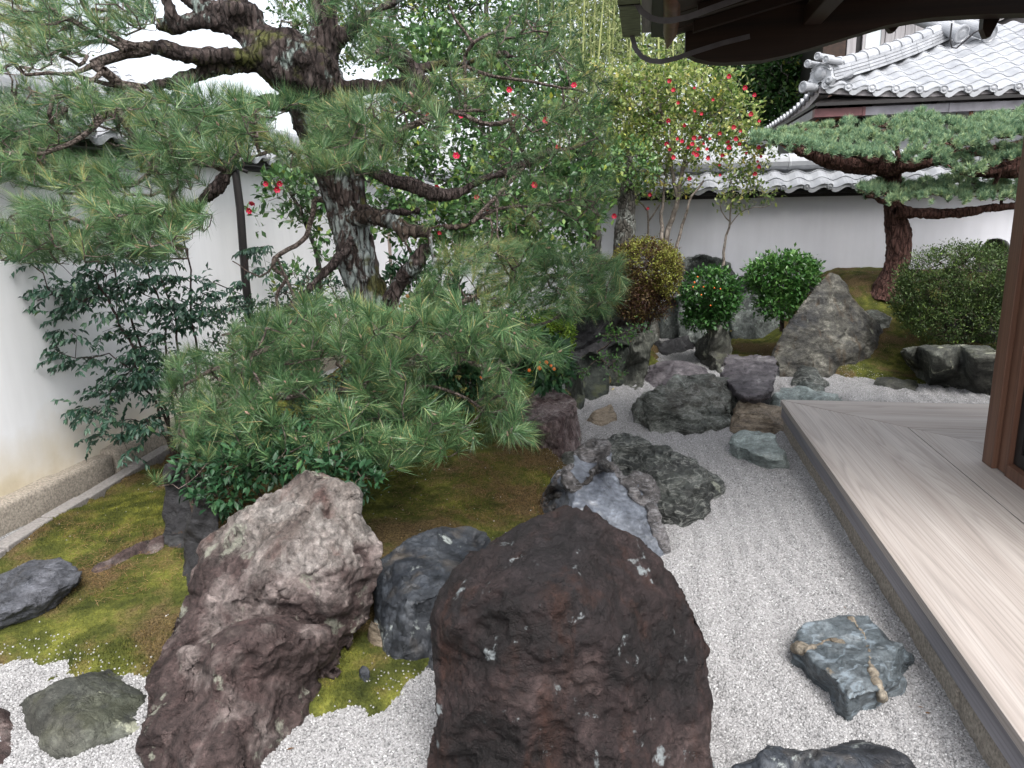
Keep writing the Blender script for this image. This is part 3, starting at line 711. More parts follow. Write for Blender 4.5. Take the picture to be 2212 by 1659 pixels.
for r in range(15):
    for i in range(19):
        y_ = 5.0 + i * .30; a = r * .27
        place('roof_tile', PT3, nb, (nbx - a * math.cos(pn), y_, nbz + a * math.sin(pn)), (pn, 0, PI / 2))
for k in range(2):
    zz = nbz + Lr * math.sin(pn) + .02 + k * .06; xx = nbx - Lr * math.cos(pn)
    m = MB(); m.box((xx - .14 + k * .02, 4.9, zz - .05), (xx + .14 - k * .02, 10.8, zz)); m.obj('ridge_course', MT['tile'], nb)
m = MB(); m.tube([(xx, 4.9, zz + .06), (xx, 10.8, zz + .06)], .1, 10); m.obj('ridge_cap', MT['tile'], nb)

# ================================================================== veranda deck
DX, DYf, DZ = 1.175, 6.45, .283
ver = empty('veranda', (2.4, 4, 0), 'weathered wooden veranda deck on a granite footing at the right', 'veranda')
seam = G(2078, 1020, DZ)[0] - DX            # width of the outer long plank
seamx = DYf - G(2060, 926, DZ)[1]
def plank(name, pts, mat, th=.045, z=DZ):
    m = MB(); m.prism([(p[0], p[1], z) for p in pts], (0, 0, -th)); return m.obj(name, mat, ver, loc=(pts[0][0], pts[0][1], z), bevel=.003)
g_ = .0035
k1 = seamx / seam
plank('deck_plank', [(DX, -.5), (DX + seam - g_, -.5), (DX + seam - g_, DYf - seamx), (DX, DYf - g_ * 3)], MT['plank_y'])
plank('deck_plank', [(DX + g_ * 3, DYf), (DX + seam + g_, DYf - seamx + g_), (7, DYf - seamx + g_), (7, DYf)], MT['plank_x'])
s2 = 2.6 - DX
plank('deck_plank', [(DX + seam + g_, -.5), (DX + s2, -.5), (DX + s2, DYf - k1 * s2), (DX + seam + g_, DYf - seamx - g_)], MT['plank_y'])
plank('deck_plank', [(DX + seam + g_ * 3, DYf - seamx - g_), (DX + s2, DYf - k1 * s2 - g_), (7, DYf - k1 * s2), (7, DYf - seamx - g_)], MT['plank_x'])
m = MB(); m.box((DX + .012, -.5, DZ - .15), (DX + .14, DYf - .012, DZ - .047)); m.obj('fascia_beam', MT['fascia'], ver, bevel=.004)
m = MB(); m.box((DX + .14, DYf - .14, DZ - .15), (7, DYf - .012, DZ - .047)); m.obj('fascia_beam', MT['fascia'], ver, bevel=.004)
yy = DYf - .02
for i, ln in enumerate((1.95, 1.75, 1.5, 1.8)):
    soft_box('footing_stone', (DX + .035, yy - ln + .006, -.06), (DX + .3, yy, DZ - .152), MT['granite'], ver, seed=40 + i, bev=.012, amp=.008); yy -= ln
for i in range(3):
    soft_box('footing_stone', (DX + .31 + i * 1.8, DYf - .28, -.06), (DX + .3 + (i + 1) * 1.8, DYf - .03, DZ - .152), MT['granite'], ver, seed=50 + i, bev=.012, amp=.008)

# ================================================================== hall the veranda belongs to
mh = empty('veranda_hall', (3.2, 3, 0), 'hall at the right edge with reddish post, dark sliding door and deep sooty eave', 'building')
px0 = 2.15
m = MB(); m.box((px0, 4.80, DZ), (px0 + .135, 4.94, 3.4)); m.obj('post', MT['post'], mh, bevel=.006)
m = MB(); m.box((px0 + .03, 4.68, DZ + .004), (px0 + .15, 4.798, 3.4)); m.obj('door_jamb', MT['post'], mh, bevel=.004)
m = MB(); m.box((px0 + .02, 3.0, DZ + .001), (px0 + .17, 4.675, DZ + .075)); m.obj('sill', MT['post'], mh, bevel=.003)
dr = MB(); dr.box((px0 + .06, 3.9, DZ + .08), (px0 + .10, 4.675, DZ + .16)); dr.box((px0 + .06, 4.6, DZ + .16), (px0 + .10, 4.675, 2.3)); dr.box((px0 + .06, 3.9, DZ + .16), (px0 + .10, 3.98, 2.3)); dr.box((px0 + .06, 3.9, 2.3), (px0 + .10, 4.675, 2.38))
do = dr.obj('sliding_door', MT['blackwood'], mh)
m = MB(); m.box((px0 + .07, 3.98, DZ + .16), (px0 + .09, 4.6, 2.3)); m.obj('pane', MT['glass'], do)
m = MB(); m.box((px0 + .17, 3.0, DZ - .1), (6, 4.9, 3.4)); m.obj('room_body', MT['blackwood'], mh)
# eave: soffit boards climbing away from the gutter, cut off by a curved barge board at the far end
prof = [(1478, 122), (1500, 134), (1530, 141), (1560, 143), (1640, 138), (1700, 125), (1800, 95), (1900, 65), (1960, 54), (2000, 48), (2100, 42), (2250, 38), (2400, 36), (2700, 30)]
pb = [D(x, y, 6.0) for x, y in prof]
top = [p + np.array([0, 0, .34 if i > 3 else .16 + .05 * i]) for i, p in enumerate(pb)]
m = MB(); n = len(pb)
for s_, yy in ((0, 6.0), (1, 5.88)): pass
Vv = [(*p[[0]], 6.0, p[2]) for p in pb] + [(*p[[0]], 6.0, p[2]) for p in top] + [(*p[[0]], 5.86, p[2]) for p in pb] + [(*p[[0]], 5.86, p[2]) for p in top]
Ff = []
for i in range(n - 1):
    Ff += [(i, i + 1, n + i + 1, n + i), (2 * n + i, 3 * n + i, 3 * n + i + 1, 2 * n + i + 1), (i, 2 * n + i, 2 * n + i + 1, i + 1), (n + i, n + i + 1, 3 * n + i + 1, 3 * n + i)]
Ff += [(0, n, 3 * n, 2 * n), (n - 1, 3 * n - 1, 4 * n - 1, 2 * n - 1)]
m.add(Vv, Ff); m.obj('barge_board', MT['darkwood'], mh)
# soffit boards: strips running along x, from the far verge towards the veranda's near end
sx0 = .16
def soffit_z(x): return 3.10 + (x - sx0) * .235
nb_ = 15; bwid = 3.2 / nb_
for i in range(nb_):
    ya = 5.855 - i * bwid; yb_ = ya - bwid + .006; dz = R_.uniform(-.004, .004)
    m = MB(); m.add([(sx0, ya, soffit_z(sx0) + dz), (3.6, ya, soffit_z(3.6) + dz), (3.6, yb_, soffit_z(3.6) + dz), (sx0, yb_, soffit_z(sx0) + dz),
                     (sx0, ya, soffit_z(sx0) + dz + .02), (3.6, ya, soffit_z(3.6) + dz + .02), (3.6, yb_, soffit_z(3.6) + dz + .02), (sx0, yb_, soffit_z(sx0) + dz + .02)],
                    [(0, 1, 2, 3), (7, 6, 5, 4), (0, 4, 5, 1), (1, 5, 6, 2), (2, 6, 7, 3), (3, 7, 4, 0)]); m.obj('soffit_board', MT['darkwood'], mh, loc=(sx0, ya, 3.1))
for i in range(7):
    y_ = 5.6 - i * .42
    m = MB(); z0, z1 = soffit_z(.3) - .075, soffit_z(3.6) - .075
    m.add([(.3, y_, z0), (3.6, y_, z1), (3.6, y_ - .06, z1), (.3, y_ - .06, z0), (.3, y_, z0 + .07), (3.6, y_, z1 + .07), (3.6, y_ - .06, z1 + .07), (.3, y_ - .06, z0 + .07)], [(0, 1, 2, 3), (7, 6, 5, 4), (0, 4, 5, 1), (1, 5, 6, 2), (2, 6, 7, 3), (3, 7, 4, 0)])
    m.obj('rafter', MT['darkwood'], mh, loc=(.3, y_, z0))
for x in (1.05, 1.9):
    m = MB(); m.box((x, 2.7, soffit_z(x) - .2), (x + .12, 5.8, soffit_z(x) - .08)); m.obj('purlin', MT['darkwood_y'], mh, loc=(x, 0, 3), bevel=.01)
# roof top above
m = MB(); m.prism([(.02, 2.7, 3.13), (.02, 2.7, 3.2), (4, 2.7, 4.25), (4, 2.7, 4.1), (.16, 2.7, 3.122)], (0, 3.28, 0)); m.obj('roof_deck', MT['blackwood'], mh)
# rounded end log and pale board under the gutter
lg = [D(1452, 0, 5.0), D(1452, 30, 5.3), D(1448, 70, 5.75), D(1441, 104, 5.98)]
m = MB(); p0 = D(1450, -60, 4.6); m.tube([p0] + lg, [.055, .055, .055, .05, .006], 12); m.obj('verge_log', MT['post'], mh, smooth=True)
q0, q1 = D(1386, 72, 5.9), D(1436, 73, 5.9)
m = MB(); m.box((q0[0], 2.7, q0[2]), (q1[0] - .03, 5.9, q0[2] + .03)); m.obj('verge_board', MT['palewood'], mh, bevel=.008)
q2, q3 = D(1345, 81, 5.9), D(1384, 81, 5.9)
m = MB(); m.box((q2[0], 2.7, q2[2]), (q3[0], 5.9, q2[2] + .02)); m.box((q2[0], 2.7, q2[2] + .02), (q2[0] + .012, 5.9, q2[2] + .1)); m.box((q3[0] - .012, 2.7, q2[2] + .02), (q3[0], 5.9, q2[2] + .1)); gt = m.obj('gutter', MT['verdigris'], mh)
m = MB(); m.box((q2[0] - .004, 5.0, q2[2] - .006), (q3[0] + .004, 5.03, q2[2] + .104)); m.obj('gutter_joint', MT['blackwood'], gt)
for pts, Yq in (([(1370, -60), (1370, -20), (1374, 5), (1386, 25), (1405, 38), (1425, 44), (1450, 44), (1485, 37), (1530, 20), (1600, -5), (1660, -25)], 5.0),
                ([(1366, 62), (1366, 80), (1372, 104), (1386, 122), (1404, 131), (1428, 133), (1460, 126), (1500, 112), (1560, 93), (1620, 78)], 5.85)):
    P = [D(x, y_, Yq - .0) for x, y_ in pts]; m = MB()
    V = []
    for i, p in enumerate(P):
        t = P[min(i + 1, len(P) - 1)] - P[max(i - 1, 0)]; t /= np.linalg.norm(t); nn = np.cross(t, [0, 1.0, 0]) * .004
        V += [p + nn, p - nn, p - nn + np.array([0, .035, 0]), p + nn + np.array([0, .035, 0])]
    # a flat strap: 35 mm wide seen on its face
    V = []
    for i, p in enumerate(P):
        t = P[min(i + 1, len(P) - 1)] - P[max(i - 1, 0)]; t /= np.linalg.norm(t); nn = np.cross(t, [0, 1.0, 0]); nn = nn / np.linalg.norm(nn) * .017
        V += [p + nn, p - nn, p - nn + np.array([0, .006, 0]), p + nn + np.array([0, .006, 0])]
    F = [(4 * i + a, 4 * i + (a + 1) % 4, 4 * i + 4 + (a + 1) % 4, 4 * i + 4 + a) for i in range(len(P) - 1) for a in range(4)] + [(0, 1, 2, 3), (4 * len(P) - 1, 4 * len(P) - 2, 4 * len(P) - 3, 4 * len(P) - 4)]
    m.add(V, F); m.obj('iron_strap', MT['iron'], mh)
for (x, y_, w_, h_) in ((1920, 50, 22, 18), (2125, 44, 24, 36)):
    a, b, c_ = D(x, y_ - 8, 6.02), D(x + w_ * 1.6, y_ - 10, 6.02), D(x + w_ * .2, y_ + h_, 6.02)
    a2 = D(x - 2, y_ + h_ * .5, 6.02); m = MB(); m.prism([a, b, c_ + (b - a) * .25, c_, a2], (0, .07, 0)); m.obj('bracket_end', MT['darkwood'], mh)
m = MB(); P = [D(x, y_, 6.3) for x, y_ in ((2056, 50), (2052, 85), (2056, 103), (2066, 104), (2085, 88), (2105, 70), (2122, 62))]; m.tube(P, .006, 5); m.obj('gutter_wire', MT['iron'], mh)
# ================================================================== rocks
RB = bpy.data.meshes.new('tmp')
def voxel(me, size):
    o = bpy.data.objects.new('tmp_remesh', me); COL.objects.link(o)
    md = o.modifiers.new('r', 'REMESH'); md.mode = 'VOXEL'; md.voxel_size = size
    dg = bpy.context.evaluated_depsgraph_get(); dg.update()
    out = bpy.data.meshes.new_from_object(o.evaluated_get(dg)); bpy.data.objects.remove(o); return out
def sculpt(me, size, seed, facets=((26, .7), (120, .45)), amp=.03, freq=2.2, ridge=.0, fine=.004, strata=None, smooth=1, pits=0, terr=0.0):
    """plane facets, then fractal relief, on a dense mesh; size = the rock's extent in metres"""
    n = len(me.vertices); P = np.empty(n * 3); me.vertices.foreach_get('co', P); P = P.reshape(-1, 3)
    r = np.random.default_rng(seed)
    def normals():
        N = np.empty(n * 3); me.vertices.foreach_get('normal', N); return N.reshape(-1, 3)
    def put(Q): me.vertices.foreach_set('co', Q.ravel()); me.update()
    ne = len(me.edges); E = np.empty(ne * 2, np.int32); me.edges.foreach_get('vertices', E); E = E.reshape(-1, 2)
    deg = np.bincount(E.ravel(), minlength=n).astype(float)
    def lap(Q, k):
        for _ in range(k):
            A = np.zeros_like(Q)
            for c in range(3):
                A[:, c] = np.bincount(E[:, 0], Q[E[:, 1], c], n) + np.bincount(E[:, 1], Q[E[:, 0], c], n)
            Q = Q * .5 + .5 * A / deg[:, None]
        return Q
    P = lap(P, 1); put(P)
    for cnt, k in facets:
        k = min(1, k * 1.35)
        N = normals(); Ns = lap(N, 5); Ns /= np.linalg.norm(Ns, axis=1)[:, None] + 1e-9
        idx = r.choice(n, min(cnt, n // 4), replace=False); Sd = P[idx]; Sn = Ns[idx] + r.normal(0, .16, (len(idx), 3)); Sn /= np.linalg.norm(Sn, axis=1)[:, None]
        Q = P + fbm(P * (6 / size), 3, seed)[:, None] * .05 * size
        best = np.full(n, 1e9); bi = np.zeros(n, int)
        for j in range(len(idx)):
            dd = ((Q - Sd[j]) ** 2).sum(1) + .6 * size * size * .1 * (1 - Ns @ Sn[j]); mk = dd < best; best[mk] = dd[mk]; bi[mk] = j
        off = ((Sd[bi] - P) * Sn[bi]).sum(1); lim = min(.045 * size, .022) * (20 / max(cnt, 20)) ** .3
        P = P + Sn[bi] * (np.clip(off, -lim, lim) * k)[:, None]
        P = lap(P, smooth) if cnt < 40 else P; put(P)
    N = normals(); st = np.array(strata if strata is not None else (1, 1, 1.0))
    h = fbm(P * freq / size * st, 5, seed + 5) * amp * size
    if ridge: h = h + (ridged(P * freq * 1.3 / size * st, 4, seed + 9) - 1) * ridge * size * .5
    ca = np.abs(vnoise(P * 5.5 / size * st + fbm(P * 9 / size, 2, seed + 61)[:, None] * .5, seed + 60))
    h = h - terr * np.clip(1 - ca / .07, 0, 1) * min(.013, .016 * size)
    tz = (P @ np.array([.25, .2, .95])) / (.13 * size) + fbm(P * 3 / size, 3, seed + 70) * .9
    h = h + terr * (smooth01((tz % 1) * 2.6) - .5) * .010 * size * (fbm(P * 2 / size, 2, seed + 71) > -.1)
    h = h + (ridged(P * 9, 3, seed + 80) - .9) * min(.006, .01 * size)
    if pits:
        v = vnoise(P * pits, seed + 2); h = h - np.clip(v - .3, 0, 1) * .022; v = vnoise(P * pits * 2.1, seed + 4); h = h - np.clip(v - .35, 0, 1) * .012
    h = h + fbm(P * 16 * st, 4, seed + 30) * fine
    P = P + N * h[:, None]; put(P)
    me.polygons.foreach_set('use_smooth', np.ones(len(me.polygons), bool)); me.update()

ROCKS = []
def rock(label, bottom, upper, mat, inner=(), lean=.3, thick=.35, vox=.02, seed=1, gz=0., name='rock', cat='rock', group=None, knobs=(), sink=.1, side=.3, **kw):
    bz = gz if callable(gz) else (lambda x, y: gz)
    def gp(x, y):
        p = G(x, y, 0.0)
        if callable(gz):
            for _ in range(3): p = G(x, y, gz(p[0], p[1]))
            return p
        return G(x, y, gz)
    B = [gp(x, y) for x, y in bottom]
    bx = np.array([b[0] for b in bottom], float); bY = np.array([p[1] for p in B]); by = np.array([b[1] for b in bottom], float)
    s = np.argsort(bx); bxs, bYs, bys = bx[s], bY[s], by[s]
    ytop = min(u[1] for u in upper); hmax = max(bys.max() - ytop, 1); xm, xw = (bxs.min() + bxs.max()) / 2, (bxs.max() - bxs.min()) / 2
    fy = lambda x: np.interp(x, bxs, bYs); py = lambda x: np.interp(x, bxs, bys)
    def pt(u, inner_=False):
        x, y = u[0], u[1]; sp = u[2] if len(u) > 2 else None
        if isinstance(sp, str): return G(x, y, float(sp[1:])) if sp[0] == 'z' else D(x, y, float(sp[1:]))
        if sp is None:
            t = np.clip((py(x) - y) / hmax, 0, 1); sp = lean * t + (0 if inner_ else side * thick * min(1, abs(x - xm) / xw) ** 2 + side * thick * .5)
        return D(x, y, fy(x) + sp)
    U = [pt(u) for u in upper]; I = [pt(u, True) for u in inner]
    outl = list(bottom) + [u[:2] for u in upper]; P3 = B + U
    n = len(outl); co = [Vector(p) for p in outl] + [Vector(u[:2]) for u in inner]; P3 = P3 + I
    if n > 2:
        area = sum(outl[i][0] * outl[(i + 1) % n][1] - outl[(i + 1) % n][0] * outl[i][1] for i in range(n))
    r = delaunay_2d_cdt(co, [(i, (i + 1) % n) for i in range(n)], [list(range(n))], 1, 1e-4)
    vs, fs, orig = r[0], r[2], r[3]
    V = []
    for i, v in enumerate(vs):
        V.append(P3[orig[i][0]] if orig[i] else D(v[0], v[1], fy(v[0]) + lean * .5))
    m = MB(); m.add(V, [tuple(f) for f in fs])
    inv = {}
    for i, o_ in enumerate(orig):
        for q in o_:
            inv.setdefault(q, i)
    ring = [inv[i] for i in range(n)]
    C = np.mean([V[i] for i in ring], 0); nb_ = len(bottom)
    hz = C - O; hz[2] = 0; hz /= np.linalg.norm(hz)
    back = []
    for k, i in enumerate(ring):
        p = V[i]
        q = C + (p - C) * .78; q = q + hz * thick * (1.0 if k >= nb_ else .9); q[2] = (p[2] - .06 * (p[2] - bz(*C[:2]))) if k >= nb_ else -sink + bz(*C[:2])
        if k >= nb_:            # keep the far side below the crest line traced from the photograph
            dp, dq = math.hypot(p[0], p[1]), math.hypot(q[0], q[1]); q[2] = min(q[2], CAM_H - (CAM_H - p[2]) * dq / dp - .035)
            q[2] = max(q[2], bz(*C[:2]) - .05)
        back.append(q)
    skirt = [V[i] - np.array([0, 0, sink]) if k < nb_ else V[i] for k, i in enumerate(ring)]
    b0 = len(m.v)
    m.v += [tuple(p) for p in skirt] + [tuple(p) for p in back] + [tuple(np.mean(back, 0) + hz * thick * .15)]
    for k in range(n):
        k2 = (k + 1) % n; a, b = ring[k], ring[k2]; sa, sb = (b0 + k if k < nb_ else a), (b0 + k2 if k2 < nb_ else b)
        f1 = [a, b] + ([sb] if sb != b else []) + ([sa] if sa != a else [])
        if len(f1) > 2: m.f.append(tuple(f1)); m.m.append(0)
        m.f.append((sa, sb, b0 + n + k2, b0 + n + k)); m.m.append(0)
        m.f.append((b0 + n + k, b0 + n + k2, b0 + 2 * n)); m.m.append(0)
    for (x, y, rp, off) in knobs:
        c = D(x, y, fy(x) + off); rr = rp / FPX * np.linalg.norm(c - O)
        m.lathe(c - np.array([0, 0, rr]), (.1, .15, 1), [(.25 * rr, .03 * rr), (.7 * rr, .3 * rr), (rr, rr), (.7 * rr, 1.7 * rr), (.25 * rr, 1.97 * rr)], 9)
    org = np.array([C[0] + hz[0] * thick * .4, C[1] + hz[1] * thick * .4, bz(*C[:2])])
    me0 = m.mesh('rock_low', org); me = voxel(me0, vox); bpy.data.meshes.remove(me0)
    if len(me.vertices) < 20: print('ROCK FAILED', label); return
    Pm = np.empty(len(me.vertices) * 3); me.vertices.foreach_get('co', Pm); Pm = Pm.reshape(-1, 3)
    size = float(np.sort(np.ptp(Pm, axis=0))[1:].mean())
    sculpt(me, size, seed, **kw)
    me.materials.clear(); me.name = 'rock'
    o = link(name, me, None, org, [mat]); props(o, label, cat, group); ROCKS.append(o); return o

RK = dict(
 red=rock_mat('dark_red_lava', [(.004, .003, .0034), (.010, .0065, .0066), (.027, .0165, .016), (.085, .060, .056)], 3.2, dark=(.014, .011, .012), darkamt=.8, lich=.30, lichen=(.36, .40, .41), lscale=9, bump=1.0, bdist=.03, fine=75, rough=.7, streak=(.040, .016, .010)),
 pink=rock_mat('pinkish_chert', [(.065, .045, .040), (.16, .135, .12), (.28, .255, .235), (.42, .40, .375)], 3.4, (1, 1, .8), (.3, .5, 0), dark=(.12, .08, .07), darkamt=.5, lich=.36, lichen=(.40, .41, .33), lscale=5, bump=1.0, bdist=.04, fine=45, rough=.75, streak=(.12, .07, .06), low=(.46, (.024, .013, .013), (.066, .040, .038), (.26, .215, .20))),
 bluedark=rock_mat('dark_blue_stone', [(.0098, .0115, .015), (.022, .0255, .032), (.0440, .0500, .0590), (.1080, .1152, .1224)], 2.4, (1, 1, .5), dark=(.02, .02, .022), darkamt=.6, lich=.42, lichen=(.42, .46, .44), lscale=6, rough=.5, bump=.5, streak=(.07, .06, .05)),
 tan=rock_mat('tan_crust', [(.07, .055, .04), (.14, .115, .085), (.21, .18, .14), (.30, .27, .22)], 9, darkamt=.2, rough=.85, bump=.6, bdist=.01),
 knot=rock_mat('knotted_grey_stone', [(.0216, .0202, .0202), (.0576, .0540, .0540), (.1152, .1080, .1080), (.2016, .1944, .2016)], 4, dark=(.03, .025, .022), darkamt=.7, veins=(.4, .4, .42), vein_amt=.4, rough=.45, bump=.9, bdist=.03),
 slick=rock_mat('slick_blue_grey_stone', [(.0648, .0720, .0900), (.0936, .1044, .1260), (.1296, .1440, .1692), (.1944, .2088, .2376)], 2.2, (1, 1, 2.0), dark=(.05, .05, .055), darkamt=.35, rough=.38, bump=.35, bdist=.012, spec=.5, fine=40),
 schist=rock_mat('dark_green_schist', [(.0158, .0173, .0173), (.0396, .0432, .0396), (.0792, .0864, .0792), (.1800, .1836, .1656)], 3.2, (1, 1, 2.6), (.5, .3, 0), dark=(.02, .018, .02), darkamt=.6, veins=(.36, .37, .34), vein_amt=.5, vrot=(.5, .4, 0), lich=.15, rough=.5, bump=.9, bdist=.03),
 greyrock=rock_mat('grey_green_rock', [(.0252, .0288, .0252), (.0720, .0792, .0684), (.1440, .1512, .1332), (.2448, .2520, .2304)], 3.4, (1, 1, 1.5), (.3, .2, 0), dark=(.05, .035, .025), darkamt=.5, veins=(.42, .43, .40), vein_amt=.3, lich=.3, lichen=(.38, .42, .38), rough=.65, bump=.9, bdist=.035),
 boulder=rock_mat('grey_brown_boulder', [(.020, .020, .019), (.060, .058, .050), (.135, .13, .11), (.32, .31, .26)], 3.4, (1, 1, 1.9), (.7, .3, 0), dark=(.03, .034, .045), darkamt=.5, lich=.22, lichen=(.42, .43, .34), rough=.7, bump=1.0, bdist=.045, streak=(.10, .065, .035)),
 brown=rock_mat('brown_banded_stone', [(.055, .042, .03), (.13, .10, .07), (.21, .17, .125), (.33, .28, .22)], 2.8, (1, 1, 5), (1.1, .2, .3), dark=(.04, .03, .025), darkamt=.4, veins=(.34, .29, .22), vein_amt=.4, vrot=(1.1, .2, .3), rough=.7, bump=.7, bdist=.02),
 pale=rock_mat('pale_green_stone', [(.13, .16, .155), (.20, .235, .225), (.27, .31, .295), (.40, .43, .41)], 2.6, (1, 1, 2.5), dark=(.07, .085, .08), darkamt=.3, lich=.12, lichen=(.5, .44, .34), rough=.6, bump=.4, bdist=.012),
 blueveined=rock_mat('blue_green_veined_stone', [(.040, .048, .054), (.072, .086, .095), (.115, .132, .142), (.20, .225, .24)], 2.5, (1, 1, 2.5), (.2, .5, 0), dark=(.05, .06, .065), darkamt=.3, veins=(.24, .29, .33), vein_amt=.5, vrot=(0, 1.1, .9), lich=.1, lichen=(.38, .30, .20), rough=.48, bump=.4, bdist=.015),
 slate=rock_mat('slate_slab', [(.0360, .0382, .0446), (.0612, .0648, .0756), (.0900, .0936, .1080), (.1440, .1476, .1584)], 2.4, (1, 1, 4.5), dark=(.05, .05, .056), darkamt=.3, rough=.6, bump=.7, bdist=.02),
 mossy=rock_mat('mossy_grey_rock', [(.0216, .0238, .0216), (.0468, .0504, .0432), (.0792, .0828, .0684), (.1728, .1800, .1512)], 2.6, (1, 1, 1.4), dark=(.04, .036, .03), darkamt=.5, lich=.42, lichen=(.44, .45, .34), lscale=4, rough=.75, bump=.8, moss=.12),
 stump=rock_mat('red_brown_split_stone', [(.025, .014, .013), (.085, .052, .05), (.20, .155, .15), (.38, .33, .32)], 3, (2.6, 2.6, .5), dark=(.06, .03, .02), darkamt=.5, lich=.12, rough=.75, bump=1.0, bdist=.03),
 purple=rock_mat('purple_slab', [(.0360, .0310, .0360), (.0720, .0648, .0720), (.1188, .1080, .1152), (.1944, .1872, .1872)], 3, (1, 1, 3), (.15, .1, 0), dark=(.06, .05, .055), darkamt=.4, lich=.08, rough=.6, bump=.7, bdist=.02),
 blackrock=rock_mat('near_black_stone', [(.0086, .0086, .0101), (.0187, .0180, .0202), (.0324, .0324, .0346), (.0864, .0864, .0864)], 3, (1, 1, 1.6), dark=(.012, .012, .012), darkamt=.5, lich=.08, rough=.5, bump=.8, bdist=.03),
 column=rock_mat('streaked_column_stone', [(.0216, .0230, .0187), (.0540, .0576, .0461), (.0936, .0972, .0792), (.1800, .1800, .1512)], 3, (4, 4, .35), (0, .15, 0), dark=(.03, .03, .025), darkamt=.5, rough=.7, bump=.9, bdist=.025, fine=40),
 darkshade=rock_mat('dark_mossy_stone', [(.0101, .0130, .0101), (.0230, .0288, .0230), (.0432, .0504, .0403), (.0864, .0936, .0792)], 3, (2, 2, .6), dark=(.012, .014, .012), darkamt=.5, lich=.12, rough=.6, bump=.9, bdist=.03, moss=.3),
 lichrock=rock_mat('pale_lichened_rock', [(.03, .035, .033), (.075, .085, .08), (.13, .145, .135), (.25, .27, .25)], 3.2, (1.6, 1.6, .8), dark=(.05, .055, .05), darkamt=.5, lich=.5, lichen=(.36, .42, .38), lscale=7, rough=.75, bump=.9, bdist=.03),
)

rock('huge dark reddish rough boulder at the bottom centre with pale lichen spots',
     [(915, 1760), (1000, 1790), (1250, 1800), (1450, 1790), (1556, 1760)],
     [(1553, 1640, .12), (1550, 1600, .16), (1545, 1530, .22), (1530, 1470, .25), (1522, 1420, .3), (1528, 1390, .32), (1515, 1340, .35), (1490, 1300, .38), (1460, 1255, .42), (1430, 1215, .45), (1400, 1180, .48), (1370, 1150, .5), (1350, 1140, .5), (1330, 1132, .48), (1315, 1113, .5), (1285, 1101, .5), (1260, 1107, .5), (1230, 1100, .5), (1195, 1107, .5), (1165, 1124, .48), (1130, 1138, .45), (1090, 1158, .42), (1050, 1178, .4), (1010, 1204, .38), (985, 1240, .35), (963, 1285, .32), (942, 1320, .3), (928, 1362, .28), (933, 1400, .25), (948, 1430, .22), (953, 1470, .2), (948, 1520, .18), (942, 1560, .15), (930, 1610, .12), (922, 1650, .1)],
     RK['red'], ridge=.008, inner=[(1000, 1340, .12), (1080, 1310, .10), (1190, 1290, .10), (1250, 1190, .30), (1310, 1310, .12), (1340, 1420, .09), (1355, 1560, .05), (1200, 1400, .07), (1080, 1450, .06), (1130, 1600, .0), (1000, 1550, .05), (1400, 1300, .28), (1440, 1420, .24), (1470, 1560, .14), (1375, 1200, .42), (1380, 1350, .22)],
     thick=.55, vox=.0095, seed=3, facets=((30, .6), (120, .35)), amp=.009, freq=3.2, fine=.0055, pits=30)
rock('large pinkish grey craggy rock with pale lichen and a ledge, left of the centre',
     [(292, 1640), (312, 1760), (420, 1790), (560, 1740), (590, 1640), (655, 1580), (705, 1510), (742, 1476)],
     [(742, 1440, 'Y2.68'), (737, 1400, 'Y2.7'), (768, 1398, 'Y2.75'), (788, 1350, 'Y2.78'), (800, 1300, 'Y2.8'), (813, 1250, 'Y2.82'), (821, 1190, 'Y2.85'), (800, 1150, 'Y2.87'), (776, 1130, 'Y2.9'), (776, 1095, 'Y2.9'), (750, 1050, 'Y2.94'), (720, 1034, 'Y2.95'), (690, 1020, 'Y2.95'), (650, 1029, 'Y2.95'), (600, 1059, 'Y2.92'), (550, 1084, 'Y2.9'), (500, 1121, 'Y2.86'), (467, 1142, 'Y2.84'), (450, 1188, 'Y2.8'), (432, 1222, 'Y2.76'), (419, 1263, 'Y2.7'), (408, 1299, 'Y2.66'), (386, 1319, 'Y2.6'), (369, 1339, 'Y2.54'), (368, 1366, 'Y2.48'), (358, 1399, 'Y2.4'), (332, 1423, 'Y2.34'), (323, 1446, 'Y2.3'), (318, 1500, 'Y2.2'), (302, 1545, 'Y2.1'), (298, 1595, 'Y2.0')],
     RK['pink'], inner=[(400, 1375, 'Y2.42'), (500, 1338, 'Y2.46'), (620, 1332, 'Y2.52'), (715, 1350, 'Y2.62'), (420, 1412, 'Y2.2'), (520, 1398, 'Y2.18'), (600, 1375, 'Y2.24'), (700, 1385, 'Y2.44'), (430, 1560, 'Y2.0'), (530, 1580, 'Y2.04'), (600, 1500, 'Y2.22'), (660, 1460, 'Y2.38'), (480, 1460, 'Y2.1'),
      (480, 1300, 'Y2.48'), (600, 1285, 'Y2.5'), (720, 1290, 'Y2.6'), (560, 1200, 'Y2.58'), (650, 1130, 'Y2.72'), (700, 1200, 'Y2.62'), (770, 1220, 'Y2.72'), (600, 1092, 'Y2.82'), (480, 1215, 'Y2.66'), (370, 1480, 'Y2.18'), (700, 1070, 'Y2.84')],
     thick=.5, vox=.0095, seed=8, terr=1.0, facets=((34, .6), (160, .6), (700, .5)), amp=.02, freq=3.2, ridge=.03, fine=.007)
